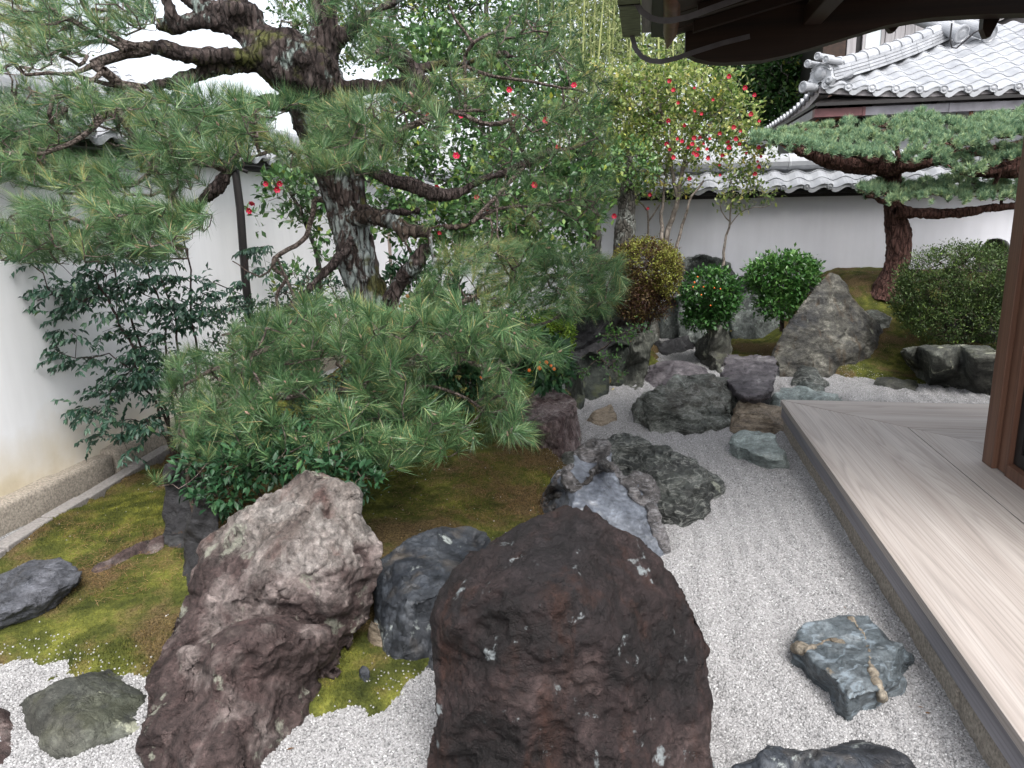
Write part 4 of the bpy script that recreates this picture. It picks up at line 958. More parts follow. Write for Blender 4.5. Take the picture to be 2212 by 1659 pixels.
rock('dark blue block with vertical lichen streaks wedged between the pink and the red rock',
     [(826, 1395), (834, 1410), (864, 1441), (904, 1446), (951, 1440), (1010, 1400)],
     [(1040, 1330, .2), (1064, 1200, .42), (1058, 1157, .56), (1044, 1147, .62), (1004, 1137, .7), (954, 1138, .68), (918, 1148, .6), (871, 1165, .5), (861, 1178, .46), (838, 1202, .36), (811, 1222, .28), (800, 1246, .22), (808, 1293, .12), (814, 1323, .1), (822, 1359, .06)],
     RK['bluedark'], inner=[(850, 1300, .06), (900, 1302, .04), (945, 1283, .08), (990, 1240, .22), (870, 1225, .3), (930, 1190, .45), (1010, 1160, .6), (890, 1380, .02)],
     thick=.35, vox=.010, seed=12, terr=.6, facets=((16, .6), (70, .3)), amp=.014, fine=.002)
rock('grey blue slick rock with knotted rim behind the red boulder',
     [(1178, 1120), (1200, 1260), (1300, 1300), (1400, 1290), (1444, 1232)],
     [(1441, 1215), (1433, 1157), (1421, 1132), (1415, 1108), (1419, 1084, .7), (1420, 1059, .8), (1401, 1034, .9), (1368, 1024, 1.0), (1348, 1030, 1.0), (1331, 1023, 1.0), (1318, 1001, 1.05), (1320, 976, 1.1), (1307, 961, 1.15), (1283, 958, 1.15), (1265, 970, 1.1), (1243, 980, 1.0), (1243, 1000, .9), (1226, 1007, .8), (1209, 1017, .7), (1196, 1040, .55), (1181, 1059, .4), (1171, 1072, .3), (1168, 1098, .15)],
     RK['slick'], inner=[(1300, 1030, .92), (1240, 1060, .6), (1220, 1100, .45), (1290, 1080, .65), (1340, 1070, .8), (1350, 1130, .55), (1300, 1160, .45), (1400, 1120, .6)],
     knobs=[], thick=.35, vox=.010, seed=14, facets=((14, .5),), amp=.02, fine=.0015, lean=.9)
# the knotted rim, root-like lumps of harder stone: part of the same rock
slick = ROCKS[-1]
km = MB()
for path, rads in (([(1306, 975), (1290, 978), (1270, 988), (1252, 992)], (24, 26, 20, 15)), ([(1244, 985), (1262, 975), (1280, 963), (1300, 965), (1316, 985)], (10, 14, 17, 18, 12)),
                   ([(1222, 1020), (1226, 1035), (1238, 1050), (1240, 1062)], (13, 15, 17, 12)), ([(1326, 1012), (1305, 1008), (1285, 1020), (1270, 1038), (1255, 1048), (1240, 1060)], (9, 14, 12, 9, 8, 6)),
                   ([(1215, 1068), (1200, 1072), (1186, 1080), (1182, 1095)], (6, 8, 9, 7)), ([(1203, 1088), (1195, 1098), (1190, 1106)], (7, 8, 7)), ([(1196, 1045), (1186, 1062), (1176, 1080), (1174, 1100)], (9, 9, 9, 8)),
                   ([(1318, 1000), (1332, 1022), (1345, 1042), (1365, 1060), (1372, 1085)], (10, 12, 12, 14, 12)), ([(1352, 1045), (1372, 1035), (1395, 1045), (1408, 1065), (1400, 1085), (1378, 1088)], (13, 20, 20, 18, 16, 12)),
                   ([(1405, 1090), (1412, 1115), (1424, 1145), (1432, 1180), (1437, 1215)], (14, 16, 16, 14, 12)), ([(1212, 1018), (1204, 1030), (1198, 1046)], (8, 8, 8)), ([(1240, 1002), (1230, 1012), (1216, 1018)], (7, 7, 7))):
    P = []; rr = []
    for i, (x, y) in enumerate(path):
        dg = bpy.context.evaluated_depsgraph_get(); dg.update()
        rd = Vector(ray(x, y)).normalized(); hit = S.ray_cast(dg, Vector(O), rd)
        p = None
        tt = 4.0
        if hit[0] and hit[4] == slick: tt = (hit[1] - Vector(O)).length
        elif P: tt = np.linalg.norm(P[-1] - O)
        P.append(O + np.array(rd) * tt); rr.append((path and rads[i]) / FPX * tt)
    Q = []; q2 = []
    for i in range(len(P) - 1):
        for t in np.linspace(0, 1, 4)[: -1 if i < len(P) - 2 else None]:
            Q.append(P[i] * (1 - t) + P[i + 1] * t); q2.append((rr[i] * (1 - t) + rr[i + 1] * t) * (1 + .12 * math.sin(len(Q) * 1.9)))
    q2[0] *= .55; q2[-1] *= .55
    km.tube(Q, q2, 10)
me0 = km.mesh('k', slick.location); me = voxel(me0, .008); sculpt(me, .5, 5, facets=((60, .3),), amp=.012, freq=9, ridge=.02, fine=.003)
me.materials.clear(); kk = link('knotted_rim', me, slick, (0, 0, 0), [RK['knot']])

rock('dark wavy green-black rock with a sharp ridge on the gravel, centre',
     [(1370, 1125), (1397, 1135), (1422, 1131), (1470, 1141), (1514, 1121), (1530, 1104), (1540, 1078), (1556, 1072)],
     [(1562, 1052, .12), (1552, 1030, .2), (1533, 1012, .35), (1495, 992, .55), (1471, 987, .62), (1446, 970, .8), (1400, 968, .9), (1392, 961, .95), (1361, 953, 1.0), (1344, 940, 1.1), (1324, 944, 1.05), (1312, 955, .95), (1316, 985, .8), (1330, 1020, .6), (1350, 1060, .35), (1360, 1100, .15)],
     RK['schist'], inner=[(1484, 998, .5), (1455, 1018, .38), (1436, 1036, .3), (1420, 1060, .2), (1460, 1080, .08), (1500, 1050, .16), (1380, 990, .7), (1410, 1000, .6), (1390, 1080, .1), (1520, 1040, .2), (1350, 990, .75), (1450, 985, .66), (1445, 1110, .04)],
     thick=.4, vox=.0105, seed=21, terr=1.0, facets=((30, .55), (120, .3)), amp=.02, freq=3, ridge=.03, fine=.004, strata=(1, 1, 2.2))
rock('flat topped red brown rock with split vertical face beside the moss',
     [(1080, 985), (1105, 992), (1150, 1001), (1195, 1006), (1236, 990), (1249, 965)],
     [(1250, 930, .12), (1246, 877, 'z.34'), (1237, 854, 'z.345'), (1224, 843, 'z.35'), (1195, 843, 'z.35'), (1166, 845, 'z.35'), (1145, 858, 'z.34'), (1120, 880, 'z.33'), (1098, 905, 'z.32'), (1085, 940, .1)],
     RK['stump'], inner=[(1115, 925, 'z.31'), (1160, 918, 'z.33'), (1200, 915, 'z.33'), (1232, 893, 'z.335'), (1185, 870, 'z.35'), (1150, 970, .02), (1205, 960, .02)],
     thick=.5, vox=.0135, seed=23, terr=1.0, facets=((18, .5), (150, .5)), amp=.012, ridge=.02, strata=(3, 3, .6), fine=.004)
rock('small pointed grey stone lying flat in the gravel left of the grey green rock', [(1262, 905), (1282, 917), (1305, 918), (1331, 914)],
     [(1333, 899, .06), (1329, 883, .18), (1319, 871, .28), (1306, 875, .2), (1290, 883, .14), (1274, 897, .06)], RK['brown'], lean=.2, thick=.12, vox=.012, seed=24, facets=((10, .6),), amp=.02, side=.1)
rock('broad grey green rock with deep folds standing in the gravel, middle',
     [(1368, 899), (1379, 918), (1407, 945), (1448, 937), (1491, 939), (1541, 928), (1571, 922), (1586, 897)],
     [(1596, 856, .35), (1580, 846, .45), (1591, 827, .5), (1582, 816, .62), (1545, 818, .6), (1516, 810, .62), (1487, 804, .65), (1459, 808, .55), (1446, 823, .42), (1428, 835, .34), (1411, 854, .28), (1385, 857, .25), (1370, 874, .12)],
     RK['greyrock'], inner=[(1475, 820, .42), (1480, 850, .28), (1440, 870, .12), (1400, 890, .06), (1500, 880, .12), (1540, 850, .28), (1570, 870, .18), (1540, 900, .05), (1450, 915, .03), (1400, 925, .02), (1520, 835, .42), (1480, 905, .06)],
     thick=.4, vox=.014, seed=27, terr=1.0, facets=((26, .6), (130, .4)), amp=.03, freq=3, ridge=.025, fine=.005)
rock('rounded brown banded rock touching the deck corner', [(1574, 917), (1580, 933), (1623, 936), (1659, 938), (1692, 930)],
     [(1700, 905), (1692, 882), (1662, 875), (1639, 867), (1614, 862), (1596, 869), (1586, 888)], RK['brown'], inner=[(1625, 885, .2), (1600, 905, .06), (1660, 905, .08)], lean=.45, thick=.35, vox=.014, seed=29, terr=1.0, facets=((16, .55), (60, .3)), amp=.02, strata=(1, 1, 3))
rock('pale blue green flat stone near the corner of the deck', [(1567, 961), (1580, 978), (1604, 994), (1635, 1006), (1670, 1012), (1702, 1010)],
     [(1703, 995, .05), (1695, 978, 'z.10'), (1671, 937, 'z.12'), (1635, 933, 'z.12'), (1604, 929, 'z.12'), (1584, 939, 'z.10'), (1570, 952, 'z.07')],
     RK['pale'], inner=[(1596, 962, 'z.11'), (1625, 980, 'z.11'), (1668, 990, 'z.10'), (1690, 988, 'z.10')], thick=.12, vox=.0115, seed=31, facets=((12, .5), (50, .3)), amp=.012, side=.1)
rock('blue green stone with white veins sunk in the gravel by the deck',
     [(1705, 1431), (1734, 1440), (1757, 1472), (1794, 1497), (1811, 1540), (1828, 1552), (1868, 1538), (1898, 1528), (1918, 1517), (1954, 1502), (1958, 1478), (1940, 1455), (1972, 1438)],
     [(1972, 1424, .03), (1955, 1399, 'z.10'), (1915, 1365, 'z.11'), (1872, 1332, 'z.11'), (1834, 1328, 'z.11'), (1774, 1333, 'z.10'), (1733, 1349, 'z.09'), (1716, 1373, 'z.07'), (1712, 1398, 'z.05')],
     RK['blueveined'], inner=[(1751, 1420, 'z.10'), (1800, 1462, 'z.12'), (1832, 1508, 'z.115'), (1860, 1500, 'z.12'), (1898, 1494, 'z.115'), (1950, 1473, 'z.09'), (1850, 1400, 'z.13'), (1905, 1430, 'z.12')],
     thick=.1, vox=.0085, seed=33, terr=.6, facets=((20, .5), (80, .35)), amp=.012, side=.1, ridge=.012, fine=.002)
rock('low blackish rock cut off by the bottom edge at the right', [(1560, 1700), (1640, 1760), (1800, 1770), (1940, 1740), (2010, 1690)],
     [(1984, 1662, .05), (1968, 1642, .1), (1901, 1629, .15), (1874, 1619, .16), (1834, 1612, .18), (1747, 1622, .16), (1721, 1631, .15), (1674, 1617, .17), (1641, 1619, .15), (1614, 1646, .1), (1574, 1657, .05)],
     RK['bluedark'], inner=[(1660, 1660, .08), (1800, 1660, .08), (1900, 1680, .05)], thick=.25, vox=.01, seed=35, facets=((16, .5),), amp=.02)
rock('rounded mossy grey rock with pale lichen patches at the lower left', [(40, 1520), (60, 1575), (93, 1618), (133, 1630), (167, 1632), (213, 1612), (267, 1595), (312, 1586)],
     [(325, 1545, .12), (330, 1490, .28), (325, 1450, .36), (283, 1443, .38), (233, 1452, .36), (167, 1459, .3), (113, 1475, .22), (67, 1492, .12)],
     RK['mossy'], inner=[(90, 1530, .08), (180, 1500, .18), (260, 1490, .22), (160, 1580, .04), (250, 1555, .06)], thick=.25, vox=.0115, seed=37, facets=((14, .4), (50, .25)), amp=.02)
rock('small brown rock cut off by the left edge near the bottom', [(-70, 1600), (-40, 1660), (0, 1650), (20, 1622), (31, 1590)],
     [(38, 1550), (20, 1535), (0, 1529), (-40, 1518), (-75, 1540)], RK['pink'], lean=.2, thick=.2, vox=.012, seed=38, facets=((10, .5),), amp=.03)
rock('flat slate blue slab lying on the moss at the left edge', [(-120, 1400), (-60, 1385), (0, 1360), (67, 1335), (123, 1307), (157, 1278), (181, 1254)],
     [(179, 1232, 'z.16'), (147, 1212, 'z.17'), (127, 1205, 'z.17'), (67, 1214, 'z.18'), (0, 1241, 'z.17'), (-60, 1270, 'z.16'), (-125, 1310, 'z.14')],
     RK['slate'], inner=[(150, 1266, 'z.14'), (110, 1282, 'z.15'), (50, 1312, 'z.15'), (-20, 1335, 'z.14'), (60, 1260, 'z.19'), (100, 1245, 'z.18')], gz=.05, thick=.12, vox=.0115, seed=41, terr=1.0, facets=((16, .5), (60, .4)), amp=.014, side=.1, strata=(1, 1, 3), ridge=.01)
gzf = ground_z1
rock('small pinkish elongated stone on the moss near the slate slab', [(196, 1233), (213, 1241), (233, 1230), (300, 1197), (330, 1192)],
     [(325, 1164), (293, 1175), (263, 1185), (233, 1208), (200, 1222)], RK['pink'], lean=.1, thick=.1, vox=.009, seed=43, facets=((10, .4),), amp=.03, gz=gzf, side=.1)
rock('small brown pink stone end-on behind the elongated one', [(310, 1196), (330, 1198), (353, 1186)],
     [(354, 1154), (338, 1158), (320, 1166), (308, 1180)], RK['pink'], lean=.1, thick=.1, vox=.009, seed=44, facets=((8, .4),), amp=.03, gz=gzf, side=.1)
rock('dark upright rock with white lichen under the nandina, left', [(350, 1172), (367, 1182), (400, 1180), (432, 1160)],
     [(445, 1090), (440, 1030), (410, 1000), (380, 995), (353, 1010), (348, 1060), (352, 1120)], RK['blackrock'], lean=.12, thick=.3, vox=.013, seed=45, facets=((14, .5), (50, .4)), amp=.03, gz=gzf)
rock('dark crevice rock leaning behind the pinkish rock', [(395, 1240), (430, 1300), (470, 1290)], [(480, 1200), (470, 1110), (440, 1070), (415, 1090), (400, 1170)], RK['blackrock'], lean=.2, thick=.3, vox=.015, seed=46, facets=((14, .5),), amp=.03, gz=gzf)
rock('tall triangular grey boulder, the highest of the garden', [(1680, 812), (1708, 815), (1745, 815), (1781, 817), (1807, 810), (1861, 803), (1888, 795), (1916, 785)],
     [(1925, 755, .2), (1913, 727, .35), (1904, 706, .42), (1877, 678, .5), (1855, 654, .55), (1842, 633, .6), (1831, 611, .65), (1818, 596, .68), (1802, 592, .7), (1786, 596, .68), (1770, 611, .62), (1743, 641, .52), (1716, 675, .42), (1695, 710, .32), (1673, 750, .2), (1667, 767, .15), (1679, 787, .06)],
     RK['boulder'], inner=[(1775, 640, .5), (1800, 610, .62), (1760, 680, .38), (1720, 740, .18), (1800, 700, .3), (1860, 720, .25), (1840, 760, .1), (1760, 770, .08), (1830, 650, .5), (1890, 740, .12), (1700, 790, .04), (1800, 780, .05)],
     thick=.6, vox=.016, seed=51, facets=((22, .6), (100, .45)), amp=.010, freq=3, fine=.006, strata=(1, 1, 1.6))
rock('lower grey rock leaning against the right flank of the triangular boulder', [(1895, 792), (1916, 788), (1945, 772)],
     [(1958, 743), (1955, 719), (1942, 705), (1910, 683), (1893, 670), (1872, 670), (1865, 700), (1880, 750)], RK['greyrock'], lean=.35, thick=.4, vox=.018, seed=53, facets=((16, .5), (60, .4)), amp=.025, inner=[(1920, 710, .28), (1935, 740, .12)])
rock('long flat topped blackish rock with blue green lichen streaks by the post', [(1950, 775), (1960, 790), (1976, 817), (2008, 833), (2075, 841), (2115, 851), (2158, 856), (2240, 866)],
     [(2290, 830), (2290, 775, 'z.43'), (2230, 766, 'z.45'), (2169, 763, 'z.45'), (2136, 746, 'z.46'), (2075, 742, 'z.46'), (2037, 744, 'z.46'), (1981, 746, 'z.45'), (1948, 752, 'z.44'), (1942, 764, .1)],
     RK['mossy'], inner=[(1958, 761, 'z.41'), (2021, 768, 'z.42'), (2102, 772, 'z.42'), (2180, 775, 'z.41'), (1990, 800, .05), (2080, 815, .03)], thick=.4, vox=.016, seed=55, facets=((60, .3),), amp=.006, fine=.004)
rock('small low mossy stone in the gravel before the long black rock', [(1887, 829), (1914, 838), (1976, 842), (1984, 834)], [(1980, 824), (1963, 819), (1930, 815), (1914, 815), (1893, 817)], RK['mossy'], lean=.15, thick=.2, vox=.014, seed=57, facets=((12, .5),), amp=.03, side=.15)
rock('small folded dark stone in front of the triangular boulder', [(1705, 822), (1714, 833), (1745, 842), (1778, 843), (1796, 835)], [(1791, 827), (1776, 817), (1768, 799), (1754, 791), (1735, 789), (1721, 800), (1712, 812)], RK['schist'], lean=.3, thick=.2, vox=.013, seed=58, facets=((16, .5),), amp=.03, ridge=.03)
rock('little white and black stone at the foot of the folded stone', [(1718, 837), (1745, 848), (1782, 848)], [(1784, 841), (1766, 828), (1745, 825), (1727, 822), (1719, 829)], RK['lichrock'], lean=.08, thick=.1, vox=.009, seed=59, facets=((8, .5),), amp=.03, side=.1)
rock('pale grey green flat stone partly hidden by the deck corner', [(1656, 893), (1680, 905), (1720, 912), (1790, 905), (1822, 892)], [(1819, 859, 'z.19'), (1807, 851, 'z.2'), (1765, 843, 'z.2'), (1727, 837, 'z.2'), (1684, 837, 'z.2'), (1676, 850, 'z.19'), (1662, 870, .05)], RK['pale'], inner=[(1686, 860, 'z.17'), (1760, 865, 'z.17')], thick=.25, vox=.014, seed=60, facets=((12, .5), (40, .3)), amp=.012, side=.1)
rock('purple grey slab laid as a little stone bridge', [(1556, 815), (1580, 849), (1602, 863), (1639, 866), (1667, 859)],
     [(1675, 840, 'z.27'), (1679, 811, 'z.28'), (1684, 792, 'z.29'), (1679, 776, 'z.29'), (1664, 766, 'z.3'), (1610, 764, 'z.3'), (1575, 763, 'z.3'), (1564, 770, 'z.29'), (1556, 800, 'z.28')],
     RK['purple'], inner=[(1563, 812, 'z.265'), (1585, 842, 'z.26'), (1605, 855, 'z.255'), (1660, 848, 'z.26'), (1620, 800, 'z.29')], gz=.19, sink=.02, thick=.05, vox=.013, seed=61, terr=1.0, facets=((16, .5), (60, .35)), amp=.008, side=.1, name='stone_bridge', cat='stone slab')
rock('dark support stone under the near end of the slab bridge', [(1590, 880), (1630, 890), (1670, 882)], [(1672, 858), (1640, 848), (1600, 850), (1588, 862)], RK['blackrock'], lean=.1, thick=.25, vox=.016, seed=62, facets=((8, .5),), amp=.02)
rock('upright stone with cream lichen cap left of the slab bridge', [(1503, 769), (1518, 776), (1526, 796), (1555, 809), (1565, 792)],
     [(1573, 766), (1579, 753), (1578, 731), (1570, 711), (1555, 701), (1537, 703), (1524, 719), (1511, 731), (1504, 748)], RK['mossy'], inner=[(1545, 730, .2), (1530, 760, .08), (1550, 780, .05)], lean=.3, thick=.3, vox=.015, seed=63, facets=((18, .5), (60, .4)), amp=.03)
rock('flat black wedge shaped stone on the gravel in the back', [(1408, 762), (1434, 769), (1459, 767), (1487, 757), (1505, 748)], [(1505, 731), (1487, 723), (1459, 729), (1428, 735), (1414, 740), (1408, 750)], RK['blackrock'], lean=.35, thick=.25, vox=.016, seed=64, facets=((12, .6),), amp=.02, side=.15)
rock('low reddish layered rock behind the grey green rock', [(1392, 822), (1416, 835), (1448, 842), (1500, 835), (1526, 822), (1536, 815)], [(1528, 793), (1496, 787), (1459, 779), (1428, 781), (1403, 790), (1398, 806)], RK['purple'], lean=.6, thick=.25, vox=.015, seed=65, terr=1.0, facets=((16, .5), (60, .4)), amp=.02, side=.15)
rock('leaning columnar schist stone with a crack across it', [(1346, 830), (1364, 842), (1384, 841), (1392, 825)],
     [(1397, 809), (1402, 780), (1408, 760), (1417, 721), (1409, 714), (1394, 716), (1378, 718), (1364, 742), (1357, 766), (1349, 799)], RK['column'], inner=[(1375, 760, .02), (1395, 755, .06)], lean=.1, thick=.22, vox=.013, seed=66, terr=1.0, facets=((14, .5), (40, .4)), amp=.012, strata=(3, 3, .5))
rock('dark mossy standing stone left of the columnar stone', [(1310, 824), (1325, 830), (1346, 826)], [(1354, 800), (1360, 750), (1357, 734), (1329, 736), (1310, 750), (1302, 790)], RK['darkshade'], lean=.1, thick=.3, vox=.016, seed=67, facets=((14, .5),), amp=.02, gz=.03)
rock('round shouldered dark green stone above the gravel edge', [(1254, 862), (1278, 865), (1300, 858), (1311, 850)], [(1316, 828), (1312, 791), (1300, 768), (1275, 758), (1252, 775), (1247, 820)], RK['darkshade'], lean=.15, thick=.35, vox=.016, seed=68, facets=((14, .5),), amp=.02)
rock('narrow dark stone right behind the flat topped red rock', [(1226, 862), (1240, 882), (1258, 882)], [(1262, 850), (1256, 815), (1245, 800), (1225, 810)], RK['darkshade'], lean=.1, thick=.2, vox=.014, seed=69, facets=((10, .5),), amp=.02)
rock('tall blackish rock face under the bushes in the middle', [(1215, 840), (1250, 850), (1300, 840), (1325, 820)], [(1330, 740), (1320, 690), (1290, 665), (1250, 655), (1222, 680), (1212, 760)], RK['blackrock'], lean=.1, thick=.45, vox=.02, seed=70, facets=((20, .6), (60, .4)), amp=.03, gz=.03, )
rock('dark rock shelf below the red brown azalea', [(1320, 770), (1350, 775), (1405, 740)], [(1405, 690), (1396, 655), (1350, 645), (1300, 655), (1300, 720)], RK['blackrock'], lean=.1, thick=.5, vox=.02, seed=71, facets=((20, .6), (60, .4)), amp=.03, gz=.05)
rock('rounded grey stone beside the azalea stems', [(1396, 728), (1419, 730), (1424, 722)], [(1422, 665), (1412, 648), (1398, 648), (1390, 670)], RK['greyrock'], lean=.1, thick=.25, vox=.017, seed=72, facets=((10, .5),), amp=.02, gz=.1)
rock('craggy grey rock peak rising behind the orange berried bush', [(1462, 728), (1510, 734), (1580, 728)], [(1590, 640), (1582, 585), (1575, 571), (1560, 557), (1540, 556), (1521, 548), (1505, 551), (1490, 553), (1471, 563), (1463, 600)], RK['lichrock'], lean=.2, thick=.5, vox=.022, seed=73, terr=1.0, facets=((20, .6), (90, .5)), amp=.02, ridge=.03, strata=(2, 2, .7), gz=.12)
rock('grey lichened rock between the two round green bushes', [(1580, 728), (1620, 732), (1670, 728), (1700, 724)], [(1700, 650), (1685, 622), (1665, 612), (1630, 596), (1600, 596), (1584, 610), (1576, 650)], RK['lichrock'], lean=.2, thick=.4, vox=.021, seed=74, terr=1.0, facets=((20, .6), (90, .5)), amp=.02, ridge=.03, gz=.15)
rock('low greenish grey rock at the left foot of the orange berried bush', [(1418, 722), (1450, 728), (1485, 724)], [(1490, 665), (1475, 648), (1450, 638), (1428, 655)], RK['lichrock'], lean=.15, thick=.3, vox=.02, seed=75, facets=((12, .5),), amp=.03, gz=.05)
rock('small cream stone on the gravel next to the fallen red flower', [(1442, 709), (1455, 713), (1472, 711)], [(1474, 700), (1465, 693), (1450, 693), (1443, 700)], RK['pale'], lean=.1, thick=.15, vox=.016, seed=76, facets=((8, .5),), amp=.02, side=.1)
rock('rounded black rock top showing above the big right azalea', [(2110, 668), (2150, 672), (2200, 668)], [(2200, 560), (2186, 540), (2176, 521), (2155, 515), (2130, 519), (2114, 535), (2105, 570)], RK['blackrock'], lean=.1, thick=.4, vox=.024, seed=77, facets=((12, .4),), amp=.02, gz=.5)
rock('little light rock just left of the triangular boulder top', [(1730, 690), (1750, 694), (1765, 690)], [(1764, 630), (1755, 616), (1740, 618), (1732, 632)], RK['lichrock'], lean=.1, thick=.25, vox=.02, seed=78, facets=((10, .5),), amp=.02, gz=.35)
rock('small upright cream stone between the pink rock and the blue block', [(800, 1395), (815, 1412), (829, 1405)], [(826, 1378), (815, 1345), (803, 1338), (796, 1350), (795, 1375)], RK['brown'], lean=.05, thick=.06, vox=.008, seed=79, facets=((8, .4),), amp=.02, gz=.02, side=.1)
rock('little round dark stone with white top on the near moss', [(775, 1462), (787, 1474), (799, 1466)], [(800, 1447), (792, 1437), (782, 1435), (774, 1445)], RK['bluedark'], lean=.05, thick=.06, vox=.007, seed=80, facets=((8, .4),), amp=.02, gz=.03, side=.1)
rock('pale flat stone behind the dark blue block', [(1058, 1188), (1075, 1192), (1095, 1186)], [(1094, 1170), (1080, 1163), (1064, 1165), (1057, 1174)], RK['lichrock'], lean=.1, thick=.12, vox=.009, seed=81, facets=((8, .4),), amp=.02, gz=.03, side=.1)
rock('low dark stone on the moss in front of the flat topped rock', [(1078, 995), (1110, 1001), (1142, 999)], [(1138, 986), (1115, 979), (1090, 978), (1078, 984)], RK['darkshade'], lean=.15, thick=.12, vox=.011, seed=82, facets=((8, .4),), amp=.03, gz=.06, side=.1)
rock('small grey green flat stone beside the knotted rock', [(1214, 1000), (1228, 1012), (1250, 1010)], [(1253, 985), (1240, 974), (1222, 975), (1213, 985)], RK['greyrock'], lean=.2, thick=.12, vox=.01, seed=83, facets=((8, .4),), amp=.02, gz=.02, side=.1)
rock('tiny grey stone against the split face, lower one', [(1241, 945), (1250, 949), (1257, 943)], [(1256, 931), (1247, 926), (1240, 932)], RK['greyrock'], lean=.05, thick=.08, vox=.009, seed=84, facets=((6, .4),), amp=.02, side=.1)
rock('tiny dark stone against the split face, upper one', [(1241, 925), (1247, 928), (1253, 921)], [(1251, 910), (1245, 905), (1240, 912)], RK['stump'], lean=.05, thick=.08, vox=.009, seed=85, facets=((6, .4),), amp=.02, side=.1)
rock('whitish rough stone below the orange fruited shrub', [(1164, 840), (1190, 847), (1222, 842)], [(1220, 812), (1200, 800), (1175, 803), (1162, 820)], RK['lichrock'], lean=.1, thick=.3, vox=.014, seed=86, facets=((14, .5),), amp=.03, gz=.2)
rock('dark rock shelf carrying the right azalea', [(2040, 740), (2120, 742), (2240, 745)], [(2240, 660), (2200, 620), (2130, 610), (2060, 640), (2035, 690)], RK['blackrock'], lean=.1, thick=.5, vox=.026, seed=87, facets=((14, .5),), amp=.03, gz=.25)

# tan crusty veins across the veined stone, raised on its surface
vs_ = [r for r in ROCKS if r['label'].startswith('blue green stone')][0]
dg = bpy.context.evaluated_depsgraph_get(); dg.update()
for pts, wd in (([(1836, 1332), (1850, 1350), (1868, 1375), (1876, 1400), (1880, 1430), (1888, 1460), (1900, 1485), (1908, 1512)], (9, 6, 4, 3, 5, 8, 9, 8)), ([(1716, 1392), (1730, 1394), (1745, 1400), (1765, 1395), (1780, 1386), (1800, 1380), (1815, 1385), (1832, 1392)], (12, 14, 10, 4, 6, 6, 9, 6))):
    P = []; rr = []
    for i in range(len(pts) - 1):
        for t in (0, .33, .66):
            x = pts[i][0] * (1 - t) + pts[i + 1][0] * t; y = pts[i][1] * (1 - t) + pts[i + 1][1] * t
            h = S.ray_cast(dg, Vector(O), Vector(ray(x, y)).normalized())
            if h[0] and h[4] == vs_:
                P.append(np.array(h[1])); rr.append((wd[i] * (1 - t) + wd[i + 1] * t) / FPX * (h[1] - Vector(O)).length * R_.uniform(.7, 1.2))
    if len(P) > 3:
        m = MB(); m.tube([p - np.array([0, 0, r_ * .55]) for p, r_ in zip(P, rr)], rr, 8); me0 = m.mesh('v', vs_.location); me = voxel(me0, .005); sculpt(me, .3, 9, facets=((40, .3),), amp=.012, freq=12, fine=.003)
        me.materials.clear(); link('tan_vein', me, vs_, (0, 0, 0), [RK['tan']])
